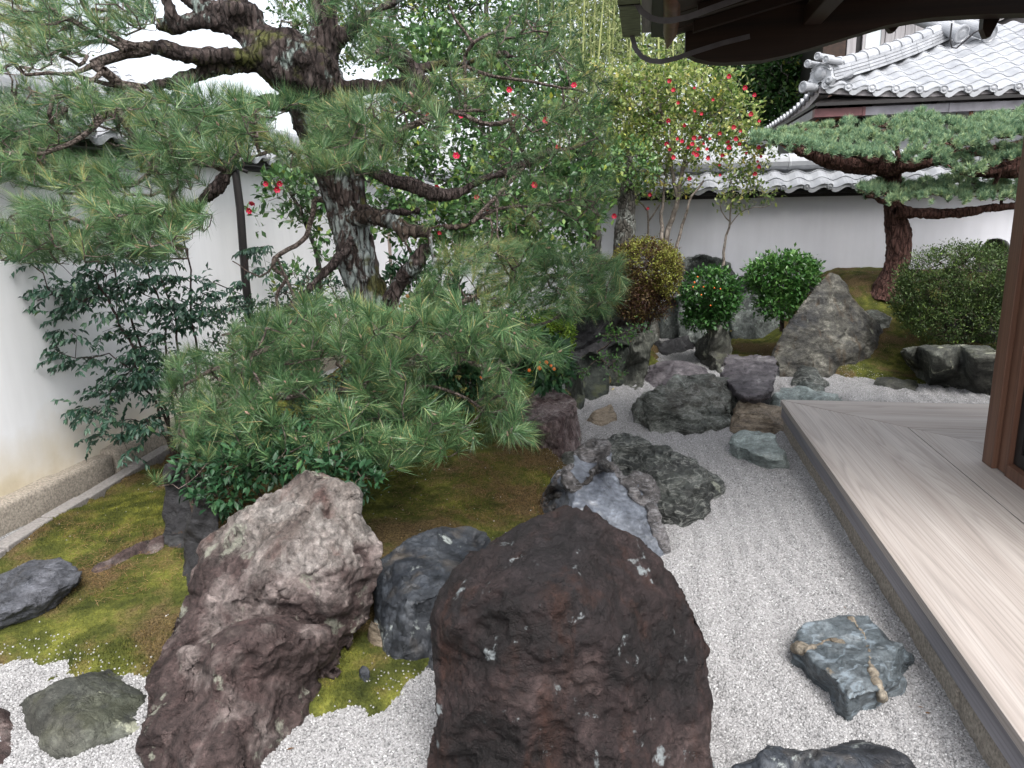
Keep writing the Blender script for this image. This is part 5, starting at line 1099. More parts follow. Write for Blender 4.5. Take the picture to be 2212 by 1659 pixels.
# ================================================================== plants
class Skeleton:
    """branch nodes that twigs attach to; radii follow from the load they carry"""
    def __init__(s): s.P = []; s.par = []; s.r0 = []; s.load = []
    def limb(s, pts, r0, r1, start=None, wob=.0, seg=.05):
        pts = [np.array(p, float) for p in pts]
        # Catmull-Rom through the points
        Q = []; n = len(pts)
        for i in range(n - 1):
            a = pts[max(i - 1, 0)]; b = pts[i]; c = pts[i + 1]; d = pts[min(i + 2, n - 1)]; k = max(2, int(np.linalg.norm(c - b) / seg))
            for t in np.arange(k) / k:
                Q.append(.5 * ((2 * b) + (-a + c) * t + (2 * a - 5 * b + 4 * c - d) * t * t + (-a + 3 * b - 3 * c + d) * t ** 3))
        Q.append(pts[-1]); Q = np.array(Q)
        if wob: 
            nn = np.stack([fbm(Q * 5, 2, s_) for s_ in (3, 4, 5)], -1) * wob; nn[0] *= 0; Q = Q + nn
        par = -1 if start is None else start
        if start == 'near': par = s.nearest(Q[0])
        for i, q in enumerate(Q):
            t = i / max(len(Q) - 1, 1); s.P.append(q); s.par.append(par); s.r0.append(r0 * (1 - t) + r1 * t); s.load.append(0); par = len(s.P) - 1
        return par
    def nearest(s, p): return int(np.argmin(((np.array(s.P) - p) ** 2).sum(1)))
    def attach(s, targets, base=.0016, wob=.05, seg=.07, up=.15, maxn=7):
        P = np.array(s.P); T = np.array(targets); d = np.array([((P - t) ** 2).sum(1).min() for t in T]); ends = [None] * len(T)
        cap = len(P) + len(T) * maxn + 10; buf = np.full((cap, 3), 1e6); buf[:len(P)] = P; n = len(P)
        for i in np.argsort(d):
            t = T[i]; dd = np.sqrt(((buf[:n] - t) ** 2).sum(1)); j = int(np.argmin(dd)); q = buf[j]; L = dd[j]; k = int(min(maxn, max(1, L / seg)))
            par = j; side = rng.normal(0, 1, 3) * wob * L
            for m_ in range(1, k + 1):
                u = m_ / k; p = q * (1 - u) + t * u + (side + np.array([0, 0, -up * L * .5])) * math.sin(u * PI) + (rng.normal(0, .012, 3) if m_ < k else 0)
                s.P.append(p); s.par.append(par); s.r0.append(0); s.load.append(0); buf[n] = p; par = n; n += 1
            s.load[par] += 1; ends[i] = par
        s.base = base; return ends
    def tubes(s, name, mat, parent, n=5, expo=.5, split=None, kind=None):
        N = len(s.P); ld = np.array(s.load, float)
        for i in range(N - 1, -1, -1):
            if s.par[i] >= 0: ld[s.par[i]] += ld[i]
        r = np.maximum(np.array(s.r0), getattr(s, 'base', .002) * np.maximum(ld, 1) ** expo)
        P = np.array(s.P); par = np.array(s.par); idx = np.where(par >= 0)[0]
        A, B = P[par[idx]], P[idx]; t = B - A; L = np.linalg.norm(t, axis=1)[:, None] + 1e-9; t = t / L
        ref = np.where(np.abs(t[:, 2:3]) < .9, np.array([[0, 0, 1.0]]), np.array([[1.0, 0, 0]])); u = np.cross(t, ref); u /= np.linalg.norm(u, axis=1)[:, None]; v = np.cross(u, t)
        ra = np.minimum(r[par[idx]], r[idx] * 1.5)[:, None]; rb = r[idx][:, None]
        def build(sel, nn, nm, mt, kd):
            if not sel.any(): return
            V = []
            for Q, rr in ((A, ra), (B + t * rb * .3, rb)):
                for k in range(nn):
                    th = 2 * PI * k / nn; V.append(Q[sel] + (math.cos(th) * u[sel] + math.sin(th) * v[sel]) * rr[sel])
            V = np.stack(V, 1); m = len(V); b = (np.arange(m) * 2 * nn)[:, None]
            F = np.concatenate([b + np.array([k, (k + 1) % nn, nn + (k + 1) % nn, nn + k]) for k in range(nn)], 0)
            o = link(nm, np_mesh(nm, rel(V.reshape(-1, 3), parent), F, 4, True), parent, (0, 0, 0), [mt]); 
            if kd: o['kind'] = kd
            return o
        build(r[idx] < 1e9, n, name, mat, kind)

def gnarled(name, path, rads, mat, parent, vox=.018, seed=1, amp=.09, ridge=.02, strata=(4, 4, .8), extra=()):
    """trunk or thick limb as one remeshed, bark-sculpted body; extra: more (path, radii)"""
    m = MB()
    for pa, ra in ((path, rads),) + tuple(extra):
        sk = Skeleton(); sk.limb(pa, 1, 1, seg=.06); Q = np.array(sk.P)
        rr = np.interp(np.linspace(0, 1, len(Q)), np.linspace(0, 1, len(ra)), ra)
        m.tube(Q, rr, 12)
    me0 = m.mesh('t', parent.location); me = voxel(me0, vox); bpy.data.meshes.remove(me0)
    n = len(me.vertices); P = np.empty(n * 3); me.vertices.foreach_get('co', P); P = P.reshape(-1, 3); N = np.empty(n * 3); me.vertices.foreach_get('normal', N); N = N.reshape(-1, 3)
    W = P + np.stack([fbm(P * 3, 2, seed + i) for i in range(3)], -1) * .06
    h = fbm(W * 6, 3, seed) * amp * .16 + (ridged(W * np.array(strata) * 5, 3, seed + 3) - .9) * ridge * .5 - np.clip(1 - np.abs(vnoise(W * np.array(strata) * 6, seed + 8)) / .12, 0, 1) * ridge * .5
    P = P + N * h[:, None]; me.vertices.foreach_set('co', P.ravel()); me.polygons.foreach_set('use_smooth', np.ones(len(me.polygons), bool)); me.update(); me.materials.clear()
    return link(name, me, parent, (0, 0, 0), [mat])

def unit(v): return v / (np.linalg.norm(v, axis=-1, keepdims=True) + 1e-9)
def leaf_geo(P, Dr, Nn, L, Wd, tint, fold=.15, droop=.12):
    """5-vertex folded leaves -> verts, tris, tint"""
    P, Dr, Nn = np.asarray(P), unit(np.asarray(Dr)), np.asarray(Nn); L = np.asarray(L)[:, None]; Wd = np.asarray(Wd)[:, None]
    Sd = unit(np.cross(Dr, Nn)); Nn = unit(np.cross(Sd, Dr))
    c = P + Dr * L * .5 - Nn * Wd * fold; l = P + Dr * L * .42 + Sd * Wd * .5; r = P + Dr * L * .42 - Sd * Wd * .5; t = P + Dr * L - Nn * L * droop
    l2 = P + Dr * L * .75 + Sd * Wd * .32 - Nn * L * droop * .5; r2 = P + Dr * L * .75 - Sd * Wd * .32 - Nn * L * droop * .5
    V = np.stack([P, l, l2, t, r2, r, c], 1); b = (np.arange(len(P)) * 7)[:, None]
    T = np.concatenate([b + np.array(f) for f in ((0, 6, 1), (1, 6, 2), (2, 6, 3), (3, 6, 4), (4, 6, 5), (5, 6, 0))], 0)
    return V.reshape(-1, 3), T, np.repeat(np.asarray(tint), 7)
def leaf_simple(P, Dr, Nn, L, Wd, tint, droop=.12):
    P, Dr, Nn = np.asarray(P), unit(np.asarray(Dr)), np.asarray(Nn); L = np.asarray(L)[:, None]; Wd = np.asarray(Wd)[:, None]
    Sd = unit(np.cross(Dr, Nn)); Nn = unit(np.cross(Sd, Dr)); m_ = P + Dr * L * .5
    V = np.stack([P - Nn * L * droop * .5, m_ + Sd * Wd * .5, P + Dr * L - Nn * L * droop, m_ - Sd * Wd * .5], 1); b = (np.arange(len(P)) * 4)[:, None]
    T = np.concatenate([b + np.array(f) for f in ((0, 1, 2), (0, 2, 3))], 0)
    return V.reshape(-1, 3), T, np.repeat(np.asarray(tint), 4)
def leaves(parent, P, Dr, L, Wd, mat, tint, name='leaf', stuff='foliage', n_obj=300, Nn=None, fold=.15, droop=.12):
    """the nearest n_obj leaves become objects that share a few meshes, the rest one mesh"""
    P = np.asarray(P, float); n = len(P); Dr = unit(np.asarray(Dr, float)); L = np.broadcast_to(L, (n,)).copy(); Wd = np.broadcast_to(Wd, (n,)).copy(); tint = np.broadcast_to(tint, (n,)).copy()
    if Nn is None: Nn = unit(np.array([0, 0, 1.0]) + rng.normal(0, .45, (n, 3)))
    Nn = np.asarray(Nn, float); far = np.ones(n, bool)
    if n_obj:
        dist = np.linalg.norm(P - O, axis=1) - L * 6; pick = np.argsort(dist)[:n_obj]; far[pick] = False
        var = []
        for k in range(6):
            V, T, t = leaf_geo(np.zeros((1, 3)), np.array([[1.0, 0, 0]]), np.array([[0, 0, 1.0]]), [1.0], [float(np.mean(Wd / L)) * (1 + .1 * (k % 3 - 1))], [(k + .5) / 6], fold, droop * (1 + .4 * (k % 2)))
            me = np_mesh(name, V, T, 3, tint=t); me.materials.append(mat); var.append(me)
        for i in pick:
            x = Dr[i]; y = unit(np.cross(Nn[i], x)); z = np.cross(x, y); M = Matrix(((x[0], y[0], z[0]), (x[1], y[1], z[1]), (x[2], y[2], z[2])))
            o = bpy.data.objects.new(name, var[int(min(5, tint[i] * 6))]); COL.objects.link(o); o.parent = parent
            o.matrix_local = Matrix.Translation(Vector(P[i] - np.array(parent.location))) @ M.to_4x4() @ Matrix.Scale(L[i], 4)
    if far.any():
        V, T, t = leaf_simple(P[far], Dr[far], Nn[far], L[far], Wd[far] * 1.15, tint[far], droop)
        o = link(stuff, np_mesh(stuff, rel(V, parent), T, 3, tint=t), parent, (0, 0, 0), [mat]); o['kind'] = 'stuff'

def blob(spec, n, shell=.35):
    """points in an ellipsoid given in picture units: (px, py, Y, rx, ry, depth_m)"""
    px, py, Y, rx, ry, dm = spec; c = D(px, py, Y); k = np.linalg.norm(c - O) / FPX
    d = unit(rng.normal(0, 1, (n, 3))); r = (rng.random(n) ** (1 / 3)) * (1 - shell) + shell * (.8 + .2 * rng.random(n)); r = np.minimum(r, 1)
    rt, up = RM[:, 0], RM[:, 1]; fw = -RM[:, 2]
    P = c + (d[:, :1] * r[:, None]) * rx * k * rt + (d[:, 1:2] * r[:, None]) * ry * k * up + (d[:, 2:] * r[:, None]) * dm * fw
    Nrm = unit(d[:, :1] / (rx * k) * rt + d[:, 1:2] / (ry * k) * up + d[:, 2:] / dm * fw)
    return P, Nrm
def in_poly_px(poly, n):
    p = np.array(poly, float); Q = rng.uniform(p.min(0), p.max(0), (n * 8, 2)); Q = Q[pip(Q[:, 0], Q[:, 1], poly) > 0]
    return Q[:n]
def spread(Q, dmin):
    """greedy thinning"""
    keep = []
    for q in Q:
        if all((q[0] - k[0]) ** 2 + (q[1] - k[1]) ** 2 > dmin * dmin for k in keep): keep.append(q)
    return np.array(keep)

# ---- plant materials
def m_bark(name, cols, lichen=None, lamt=.5, moss=None, sc=9, stretch=(2.2, 2.2, .6), rough=.9, bump=1.0, crack=.6):
    n = NT(name); o = n.obj(); sv = n.map(o, stretch)
    f = n.noise(sv, sc, 10, .65, .5); c = n.ramp(f, [(.32, cols[0]), (.5, cols[1]), (.68, cols[2])])
    if lichen:
        l = n.noise(n.map(o, (1.3, 1.3, .8), loc=(4, 4, 4)), 5, 8, .65); c = n.mix(n.math('MULTIPLY', n.ramp(l, [(.60 - .2 * lamt, 0.0), (.64 - .2 * lamt, 1.0)]), n.ramp(f, [(.40, 0.0), (.50, 1.0)])), c, lichen)
    if moss:
        l = n.noise(n.map(o, loc=(1, 7, 3)), 4, 6, .6); c = n.mix(n.ramp(l, [(.56, 0.0), (.64, .9)]), c, moss)
    cr = n.vor(sv, sc * 1.1, 'DISTANCE_TO_EDGE')
    c = n.mix(crack, c, n.ramp(cr, [(0, .25), (.12, 1.0)]), 'MULTIPLY')
    b = n.bump(f, bump, .03, n.bump(n.ramp(cr, [(0, 0.0), (.15, 1.0)]), bump, .02))
    return n.done(c, rough, b, .25)
BK = dict(
 pine=m_bark('black_pine_bark', [(.03, .022, .02), (.075, .055, .05), (.15, .12, .11)], (.33, .37, .36), .55, (.08, .08, .02)),
 pinetop=m_bark('black_pine_upper_bark', [(.015, .011, .01), (.045, .033, .03), (.10, .08, .075)], (.20, .24, .22), .12, (.07, .075, .02)),
 pinelimb=m_bark('pine_limb_bark', [(.025, .018, .016), (.07, .052, .048), (.14, .115, .11)], sc=16),
 moss_limb=m_bark('mossy_limb_bark', [(.025, .018, .014), (.075, .055, .045), (.15, .12, .10)], (.30, .33, .32), .2, (.12, .11, .03)),
 twig=m_bark('pine_twig_bark', [(.07, .052, .045), (.16, .125, .11), (.29, .245, .215)], sc=30, stretch=(1, 1, 1)),
 redpine=m_bark('red_brown_pine_bark', [(.045, .020, .015), (.105, .052, .042), (.19, .105, .088)], sc=10, stretch=(2, 2, .5)),
 greybark=m_bark('smooth_grey_bark', [(.14, .115, .095), (.24, .205, .175), (.36, .32, .28)], sc=14, stretch=(1, 1, .6), bump=.3),
 mossbark=m_bark('grey_mossy_bark', [(.035, .032, .026), (.075, .07, .06), (.14, .13, .115)], (.2, .21, .19), .3, (.05, .06, .025), stretch=(1, 1, .5), sc=20, crack=.25),
 darkstem=m_bark('dark_stem', [(.02, .014, .014), (.05, .034, .032), (.09, .06, .055)], sc=30, bump=.3),
 bush=m_bark('bush_stem', [(.05, .035, .03), (.10, .075, .06), (.17, .13, .11)], sc=20, bump=.3),
)
LF = dict(
 needle=leaf_mat('pine_needles', [(0, (.025, .070, .025)), (.35, (.070, .155, .060)), (.62, (.145, .255, .105)), (.80, (.29, .38, .18)), (.90, (.40, .36, .11)), (1, (.52, .38, .20))], .34, .5, .25),
 cloudneedle=leaf_mat('short_needles', [(0, (.07, .15, .09)), (.5, (.18, .29, .17)), (1, (.42, .50, .25))], .5, .35, .15),
 nandina=leaf_mat('nandina_leaf', [(0, (.022, .06, .042)), (.5, (.05, .115, .075)), (.85, (.08, .16, .08)), (1, (.15, .26, .08))], .38, .5, .15),
 camellia=leaf_mat('camellia_leaf', [(0, (.035, .085, .03)), (.45, (.075, .16, .05)), (.75, (.17, .26, .07)), (1, (.30, .32, .04))], .36, .5, .25),
 camellia_yellow=leaf_mat('yellowish_camellia_leaf', [(0, (.06, .12, .03)), (.3, (.14, .22, .05)), (.6, (.33, .38, .11)), (.85, (.5, .52, .22)), (1, (.62, .5, .10))], .28, .6, .4),  # leaf colours from green to pale yellow, picked by tint
 darkleaf=leaf_mat('dark_glossy_leaf', [(0, (.012, .04, .018)), (.6, (.03, .085, .035)), (1, (.07, .15, .05))], .42, .4, .15),
 bush=leaf_mat('round_bush_leaf', [(0, (.02, .065, .016)), (.6, (.05, .14, .03)), (1, (.11, .23, .05))], .3, .5, .25),
 brightbush=leaf_mat('bright_azalea_leaf', [(0, (.06, .12, .01)), (.6, (.14, .25, .02)), (1, (.27, .38, .05))], .5, .3, .35),
 redazalea=leaf_mat('bronze_azalea_leaf', [(0, (.045, .018, .014)), (.35, (.10, .06, .025)), (.6, (.16, .15, .03)), (1, (.27, .31, .06))], .55, .3, .3),
 azalea=leaf_mat('azalea_leaf', [(0, (.025, .045, .015)), (.5, (.06, .10, .03)), (.85, (.12, .18, .05)), (1, (.17, .26, .05))], .5, .3, .25),
 fartree=leaf_mat('forest_leaf', [(0, (.015, .05, .012)), (.5, (.04, .10, .025)), (.85, (.11, .19, .045)), (1, (.28, .30, .07))], .4, .4, .3),
 bamboo=leaf_mat('bamboo_leaf', [(0, (.10, .15, .05)), (.5, (.22, .28, .10)), (1, (.42, .44, .22))], .45, .4, .45),
 petal=leaf_mat('red_petal', [(0, (.36, .004, .03)), (.7, (.50, .015, .06)), (1, (.60, .14, .2))], .5, .3, .3),
)
m_yellow = plain('yellow_stamens', (.75, .5, .05), .6, 30, .2, .1, .001)
m_orange = plain('orange_berry', (.75, .16, .02), .35, 20, .2, .05, .001, spec=.5)
m_bud = plain('pale_pink_brown_bud', (.26, .14, .10), .8, 90, .5, .6, .003, col2=(.42, .29, .23))
m_culm = plain('bamboo_culm', (.30, .33, .12), .5, 3, .3, .1, .002, stretch=(1, 1, .2))

# ------------------------------------------------------------------ the big black pine
def needle_tuft(n, L, seed, spreadA=(.25, 1.15), stem=.07, yellow=.0, wdt=.0021, simple=False):
    r = np.random.default_rng(seed); s = r.random(n) * stem; th = r.uniform(*spreadA, n) * (1 - .35 * s / stem); ph = r.uniform(0, 2 * PI, n)
    d = np.stack([np.sin(th) * np.cos(ph), np.sin(th) * np.sin(ph), np.cos(th)], -1); l = L * r.uniform(.5, 1.1, n)
    B = np.stack([0 * s, 0 * s, s - stem * .75], -1) + d * .004; side = unit(np.cross(d, r.normal(0, 1, (n, 3)))); bend = unit(np.cross(side, d)) * (r.normal(0, .17, n) * l)[:, None]
    w0 = side * wdt * .5; M = B + d * (l * .5)[:, None] + bend * .3; Tp = B + d * l[:, None] + bend
    V = np.stack([B - w0, B + w0, M - w0 * .9, M + w0 * .9, Tp], 1).reshape(-1, 3); b = (np.arange(n) * 5)[:, None]
    T = np.concatenate([b + np.array(f) for f in ((0, 1, 3), (0, 3, 2), (2, 3, 4))], 0)
    t = np.clip(r.normal(.40, .24, n), 0, .8); t = np.where(r.random(n) < yellow, r.uniform(.82, 1, n), t)
    t = np.clip(t + r.normal(0, .04), 0, 1); tv = np.repeat(t, 5).reshape(-1, 5); tv[:, 4] = np.where(r.random(n) < .05 + yellow, np.maximum(tv[:, 4], .86), tv[:, 4])
    if simple: return V.reshape(-1, 5, 3)[:, [0, 1, 4]].reshape(-1, 3), np.arange(n * 3).reshape(-1, 3), tv[:, [0, 1, 4]].ravel()
    return V, T, tv.ravel()
PY = 5.0
pine = empty('black_pine', G(890, 960, .2), 'big old black pine with long needles, lichened leaning trunk and spreading limbs, left of centre', 'tree')
TR = lambda pts: [D(x, y, Y) for x, y, Y in pts]
k5 = lambda px, Y=5.0: px / FPX * Y * 1.02
trunk_path = TR([(905, 985, 5.15), (870, 830, 5.1), (838, 720, 5.08), (800, 645, 5.05), (772, 560, 5.0), (752, 470, 5.0), (740, 400, 5.0), (722, 320, 4.95), (700, 240, 4.9), (672, 185, 4.85), (640, 140, 4.8)])
trunk = gnarled('trunk', trunk_path, [k5(62), k5(50), k5(47), k5(44), k5(46), k5(44), k5(42), k5(46), k5(58), k5(72), k5(60)], BK['pine'], pine, vox=.015, seed=5,
                extra=((TR([(830, 700, 5.0), (845, 645, 4.95), (872, 600, 4.9), (905, 560, 4.85), (925, 530, 4.82)]), [k5(16), k5(17), k5(17), k5(16), k5(13)]),
                       (TR([(838, 700, 4.95), (850, 670, 4.9), (856, 640, 4.9)]), [k5(10), k5(11), k5(9)])))
gnarled('crown_limb', TR([(735, 175, 4.8), (700, 175, 4.75), (655, 150, 4.7), (610, 125, 4.65), (570, 100, 4.65), (540, 70, 4.65)]), [k5(40), k5(66), k5(66), k5(58), k5(44), k5(30)], BK['pinetop'], pine, vox=.016, seed=9, amp=.12,
        extra=((TR([(556, 90, 4.65), (545, 50, 4.65), (520, 28, 4.6), (480, 28, 4.6), (443, 16, 4.6), (403, -8, 4.6), (380, -40, 4.6)]), [k5(22), k5(26), k5(26), k5(22), k5(19), k5(17), k5(16)]),
               (TR([(520, 72, 4.6), (490, 52, 4.58), (455, 46, 4.56), (410, 46, 4.55), (376, 55, 4.55), (340, 50, 4.55)]), [k5(20), k5(17), k5(15), k5(14), k5(14), k5(11)]),
               (TR([(372, 52, 4.55), (369, 30, 4.5), (362, 5, 4.5), (358, -40, 4.5)]), [k5(12), k5(13), k5(12), k5(12)]),
               (TR([(560, 125, 4.6), (520, 124, 4.5), (470, 120, 4.4), (430, 124, 4.3), (395, 118, 4.25), (362, 106, 4.2), (330, 102, 4.15)]), [k5(26), k5(17), k5(15), k5(15), k5(14), k5(14), k5(9)]),
               (TR([(560, 130, 4.6), (500, 148, 4.5), (452, 152, 4.4), (400, 170, 4.3), (345, 184, 4.2), (300, 188, 4.1), (262, 184, 4.05)]), [k5(20), k5(15), k5(14), k5(13), k5(12), k5(9), k5(5)]),
               (TR([(700, 60, 4.75), (690, 110, 4.75), (660, 160, 4.7)]), [k5(30), k5(34), k5(40)]), (TR([(705, -60, 4.8), (700, 0, 4.75), (700, 60, 4.75)]), [k5(24), k5(26), k5(30)]),
               (TR([(700, 120, 4.75), (738, 82, 4.8), (775, 52, 4.8), (812, 26, 4.85), (870, -10, 4.9)]), [k5(26), k5(16), k5(12), k5(10), k5(8)]),
               (TR([(648, 200, 4.6), (650, 160, 4.55), (655, 130, 4.5), (640, 118, 4.5)]), [k5(9), k5(10), k5(10), k5(8)]),
               (TR([(735, 195, 4.75), (790, 190, 4.75), (850, 186, 4.7), (885, 178, 4.7), (884, 150, 4.65), (868, 122, 4.6), (852, 100, 4.6)]), [k5(22), k5(16), k5(15), k5(17), k5(19), k5(18), k5(12)]),
               (TR([(884, 150, 4.65), (905, 150, 4.65), (950, 135, 4.7), (1000, 142, 4.75), (1050, 120, 4.8), (1120, 122, 4.9)]), [k5(16), k5(12), k5(8), k5(6), k5(5), k5(3)]),
               (TR([(884, 170, 4.6), (892, 190, 4.55), (903, 212, 4.5)]), [k5(12), k5(9), k5(7)]), (TR([(900, 150, 4.6), (918, 180, 4.5), (934, 208, 4.5)]), [k5(9), k5(8), k5(7)])))
gnarled('side_limb', TR([(745, 480, 4.95), (775, 470, 4.9), (815, 470, 4.85), (850, 480, 4.8), (885, 502, 4.78), (915, 500, 4.78), (932, 505, 4.75)]), [k5(16), k5(17), k5(15), k5(15), k5(16), k5(14), k5(11)], BK['moss_limb'], pine, vox=.011, seed=19,
        extra=((TR([(925, 500, 4.75), (931, 520, 4.7), (932, 545, 4.68), (942, 562, 4.66), (955, 566, 4.66)]), [k5(9), k5(8), k5(7), k5(8), k5(5)]),
               (TR([(850, 485, 4.8), (880, 530, 4.76), (888, 550, 4.75)]), [k5(10), k5(6), k5(2)]), (TR([(915, 495, 4.77), (950, 488, 4.75), (990, 492, 4.75), (1020, 480, 4.7)]), [k5(9), k5(6), k5(5), k5(3)])))
for pts, ra in (([(745, 440, 4.95), (780, 448, 4.9), (822, 460, 4.86), (865, 458, 4.85), (905, 457, 4.82)], (12, 11, 9, 8, 7)),
                ([(745, 350, 4.95), (800, 365, 4.9), (850, 390, 4.9), (890, 400, 4.9), (935, 418, 4.9), (985, 420, 4.95), (1040, 390, 5.0), (1100, 370, 5.0), (1140, 352, 5.05), (1190, 325, 5.1)], (14, 14, 14, 15, 14, 13, 11, 9, 9, 5)),
                ([(660, 215, 4.8), (600, 225, 4.75), (550, 225, 4.7), (520, 290, 4.6), (492, 370, 4.5), (450, 425, 4.4), (400, 470, 4.3), (360, 500, 4.2)], (20, 17, 14, 12, 12, 11, 9, 5)),
                ([(760, 520, 4.9), (720, 570, 4.7), (680, 610, 4.6), (640, 650, 4.5), (600, 690, 4.4)], (13, 10, 8, 7, 5))):
    gnarled('limb', TR(pts), [k5(a) for a in ra], BK['pinelimb'], pine, vox=.012, seed=31 + int(pts[0][0]))
sk = Skeleton()
root = sk.limb(trunk_path, .02, .02, seg=.12)
LB = [
 ([(330, 102, 4.15), (268, 89, 4.1), (215, 51, 4.0), (188, 24, 3.95), (172, -10, 3.9)], 8, 4), ([(322, 107, 4.15), (268, 118, 4.1), (215, 129, 4.0), (161, 158, 3.9), (107, 158, 3.8), (54, 161, 3.7), (27, 134, 3.7)], 7, 2.5),
 ([(295, 102, 4.1), (215, 89, 4.0), (134, 102, 3.85), (102, 118, 3.8), (67, 86, 3.8)], 6, 2.5), ([(268, 107, 4.05), (201, 72, 3.95), (156, 40, 3.9), (135, 38, 3.9), (110, 14, 3.85)], 6, 3),
 ([(223, 153, 3.95), (188, 183, 3.85), (145, 207, 3.75), (89, 205, 3.7), (64, 188, 3.7)], 4, 2), ([(262, 184, 4.05), (200, 170, 3.95), (150, 160, 3.9)], 6, 3),
 ([(300, 190, 4.1), (240, 240, 3.9), (180, 290, 3.7), (100, 330, 3.6), (20, 330, 3.5)], 8, 4), ([(400, 470, 4.3), (330, 460, 4.0), (250, 480, 3.6), (150, 500, 3.4), (60, 505, 3.3)], 8, 4),
 ([(492, 370, 4.5), (430, 350, 4.1), (360, 350, 3.9), (280, 400, 3.7), (180, 390, 3.6)], 8, 3), ([(520, 290, 4.6), (450, 270, 4.2), (380, 250, 4.0), (300, 260, 3.8)], 7, 3),
 ([(722, 320, 4.9), (680, 330, 4.5), (620, 320, 4.2), (560, 330, 4.0)], 8, 4), ([(735, 350, 4.9), (790, 310, 4.4), (840, 300, 4.2), (880, 270, 4.2)], 8, 4),
 ([(971, 237, 4.8), (1004, 247, 4.8), (1040, 262, 4.8), (1078, 267, 4.8), (1120, 250, 4.8)], 6, 3), ([(885, 178, 4.7), (930, 220, 4.75), (971, 237, 4.8), (1038, 237, 4.8)], 7, 4),
 ([(1004, 142, 4.75), (1100, 170, 4.9), (1180, 180, 5.0), (1260, 200, 5.1)], 5, 3), ([(1004, 123, 4.75), (1021, 90, 4.7), (1090, 60, 4.7), (1101, 33, 4.7)], 5, 3), ([(1014, 83, 4.7), (984, 43, 4.65), (970, 10, 4.6)], 4, 2.5),
 ([(1140, 352, 5.05), (1180, 330, 5.1), (1240, 320, 5.2), (1290, 300, 5.3)], 6, 3), ([(1020, 480, 4.7), (1080, 450, 4.9), (1150, 440, 5.0), (1230, 430, 5.1)], 5, 3),
 ([(860, 790, 5.05), (900, 720, 4.7), (980, 660, 4.5), (1080, 620, 4.5), (1180, 600, 4.55), (1290, 590, 4.6)], 12, 4), ([(980, 660, 4.5), (1060, 690, 4.4), (1150, 700, 4.4), (1250, 660, 4.5)], 6, 3),
 ([(860, 800, 5.0), (900, 790, 4.5), (960, 780, 4.2), (1040, 760, 4.1), (1105, 745, 4.1)], 8, 3), ([(865, 815, 5.0), (880, 830, 4.5), (950, 840, 4.2), (1020, 870, 4.1), (1060, 900, 4.1)], 8, 3),
 ([(855, 790, 5.0), (780, 760, 4.6), (680, 740, 4.3), (580, 750, 4.0), (480, 790, 3.8), (400, 830, 3.7)], 12, 4), ([(860, 830, 5.0), (760, 840, 4.4), (660, 850, 4.0), (560, 870, 3.8), (460, 900, 3.7)], 9, 4),
 ([(870, 850, 5.0), (820, 880, 4.4), (780, 910, 4.0), (740, 950, 3.8)], 7, 3), ([(880, 850, 5.0), (900, 900, 4.4), (900, 950, 4.1), (880, 990, 4.0)], 6, 3), ([(640, 650, 4.5), (560, 700, 4.2), (480, 720, 4.0)], 5, 3),
 ([(600, 560, 4.6), (560, 600, 4.6), (500, 560, 4.6)], 3, 1.5), ([(680, 430, 4.95), (672, 500, 4.9), (640, 530, 4.8), (590, 560, 4.7), (600, 590, 4.7), (620, 600, 4.7), (600, 640, 4.6), (610, 690, 4.5)], 8, 4)]
for pts, a, b in LB:
    sk.limb(TR(pts), k5(a, 4), k5(b, 4), start='near', wob=.015)
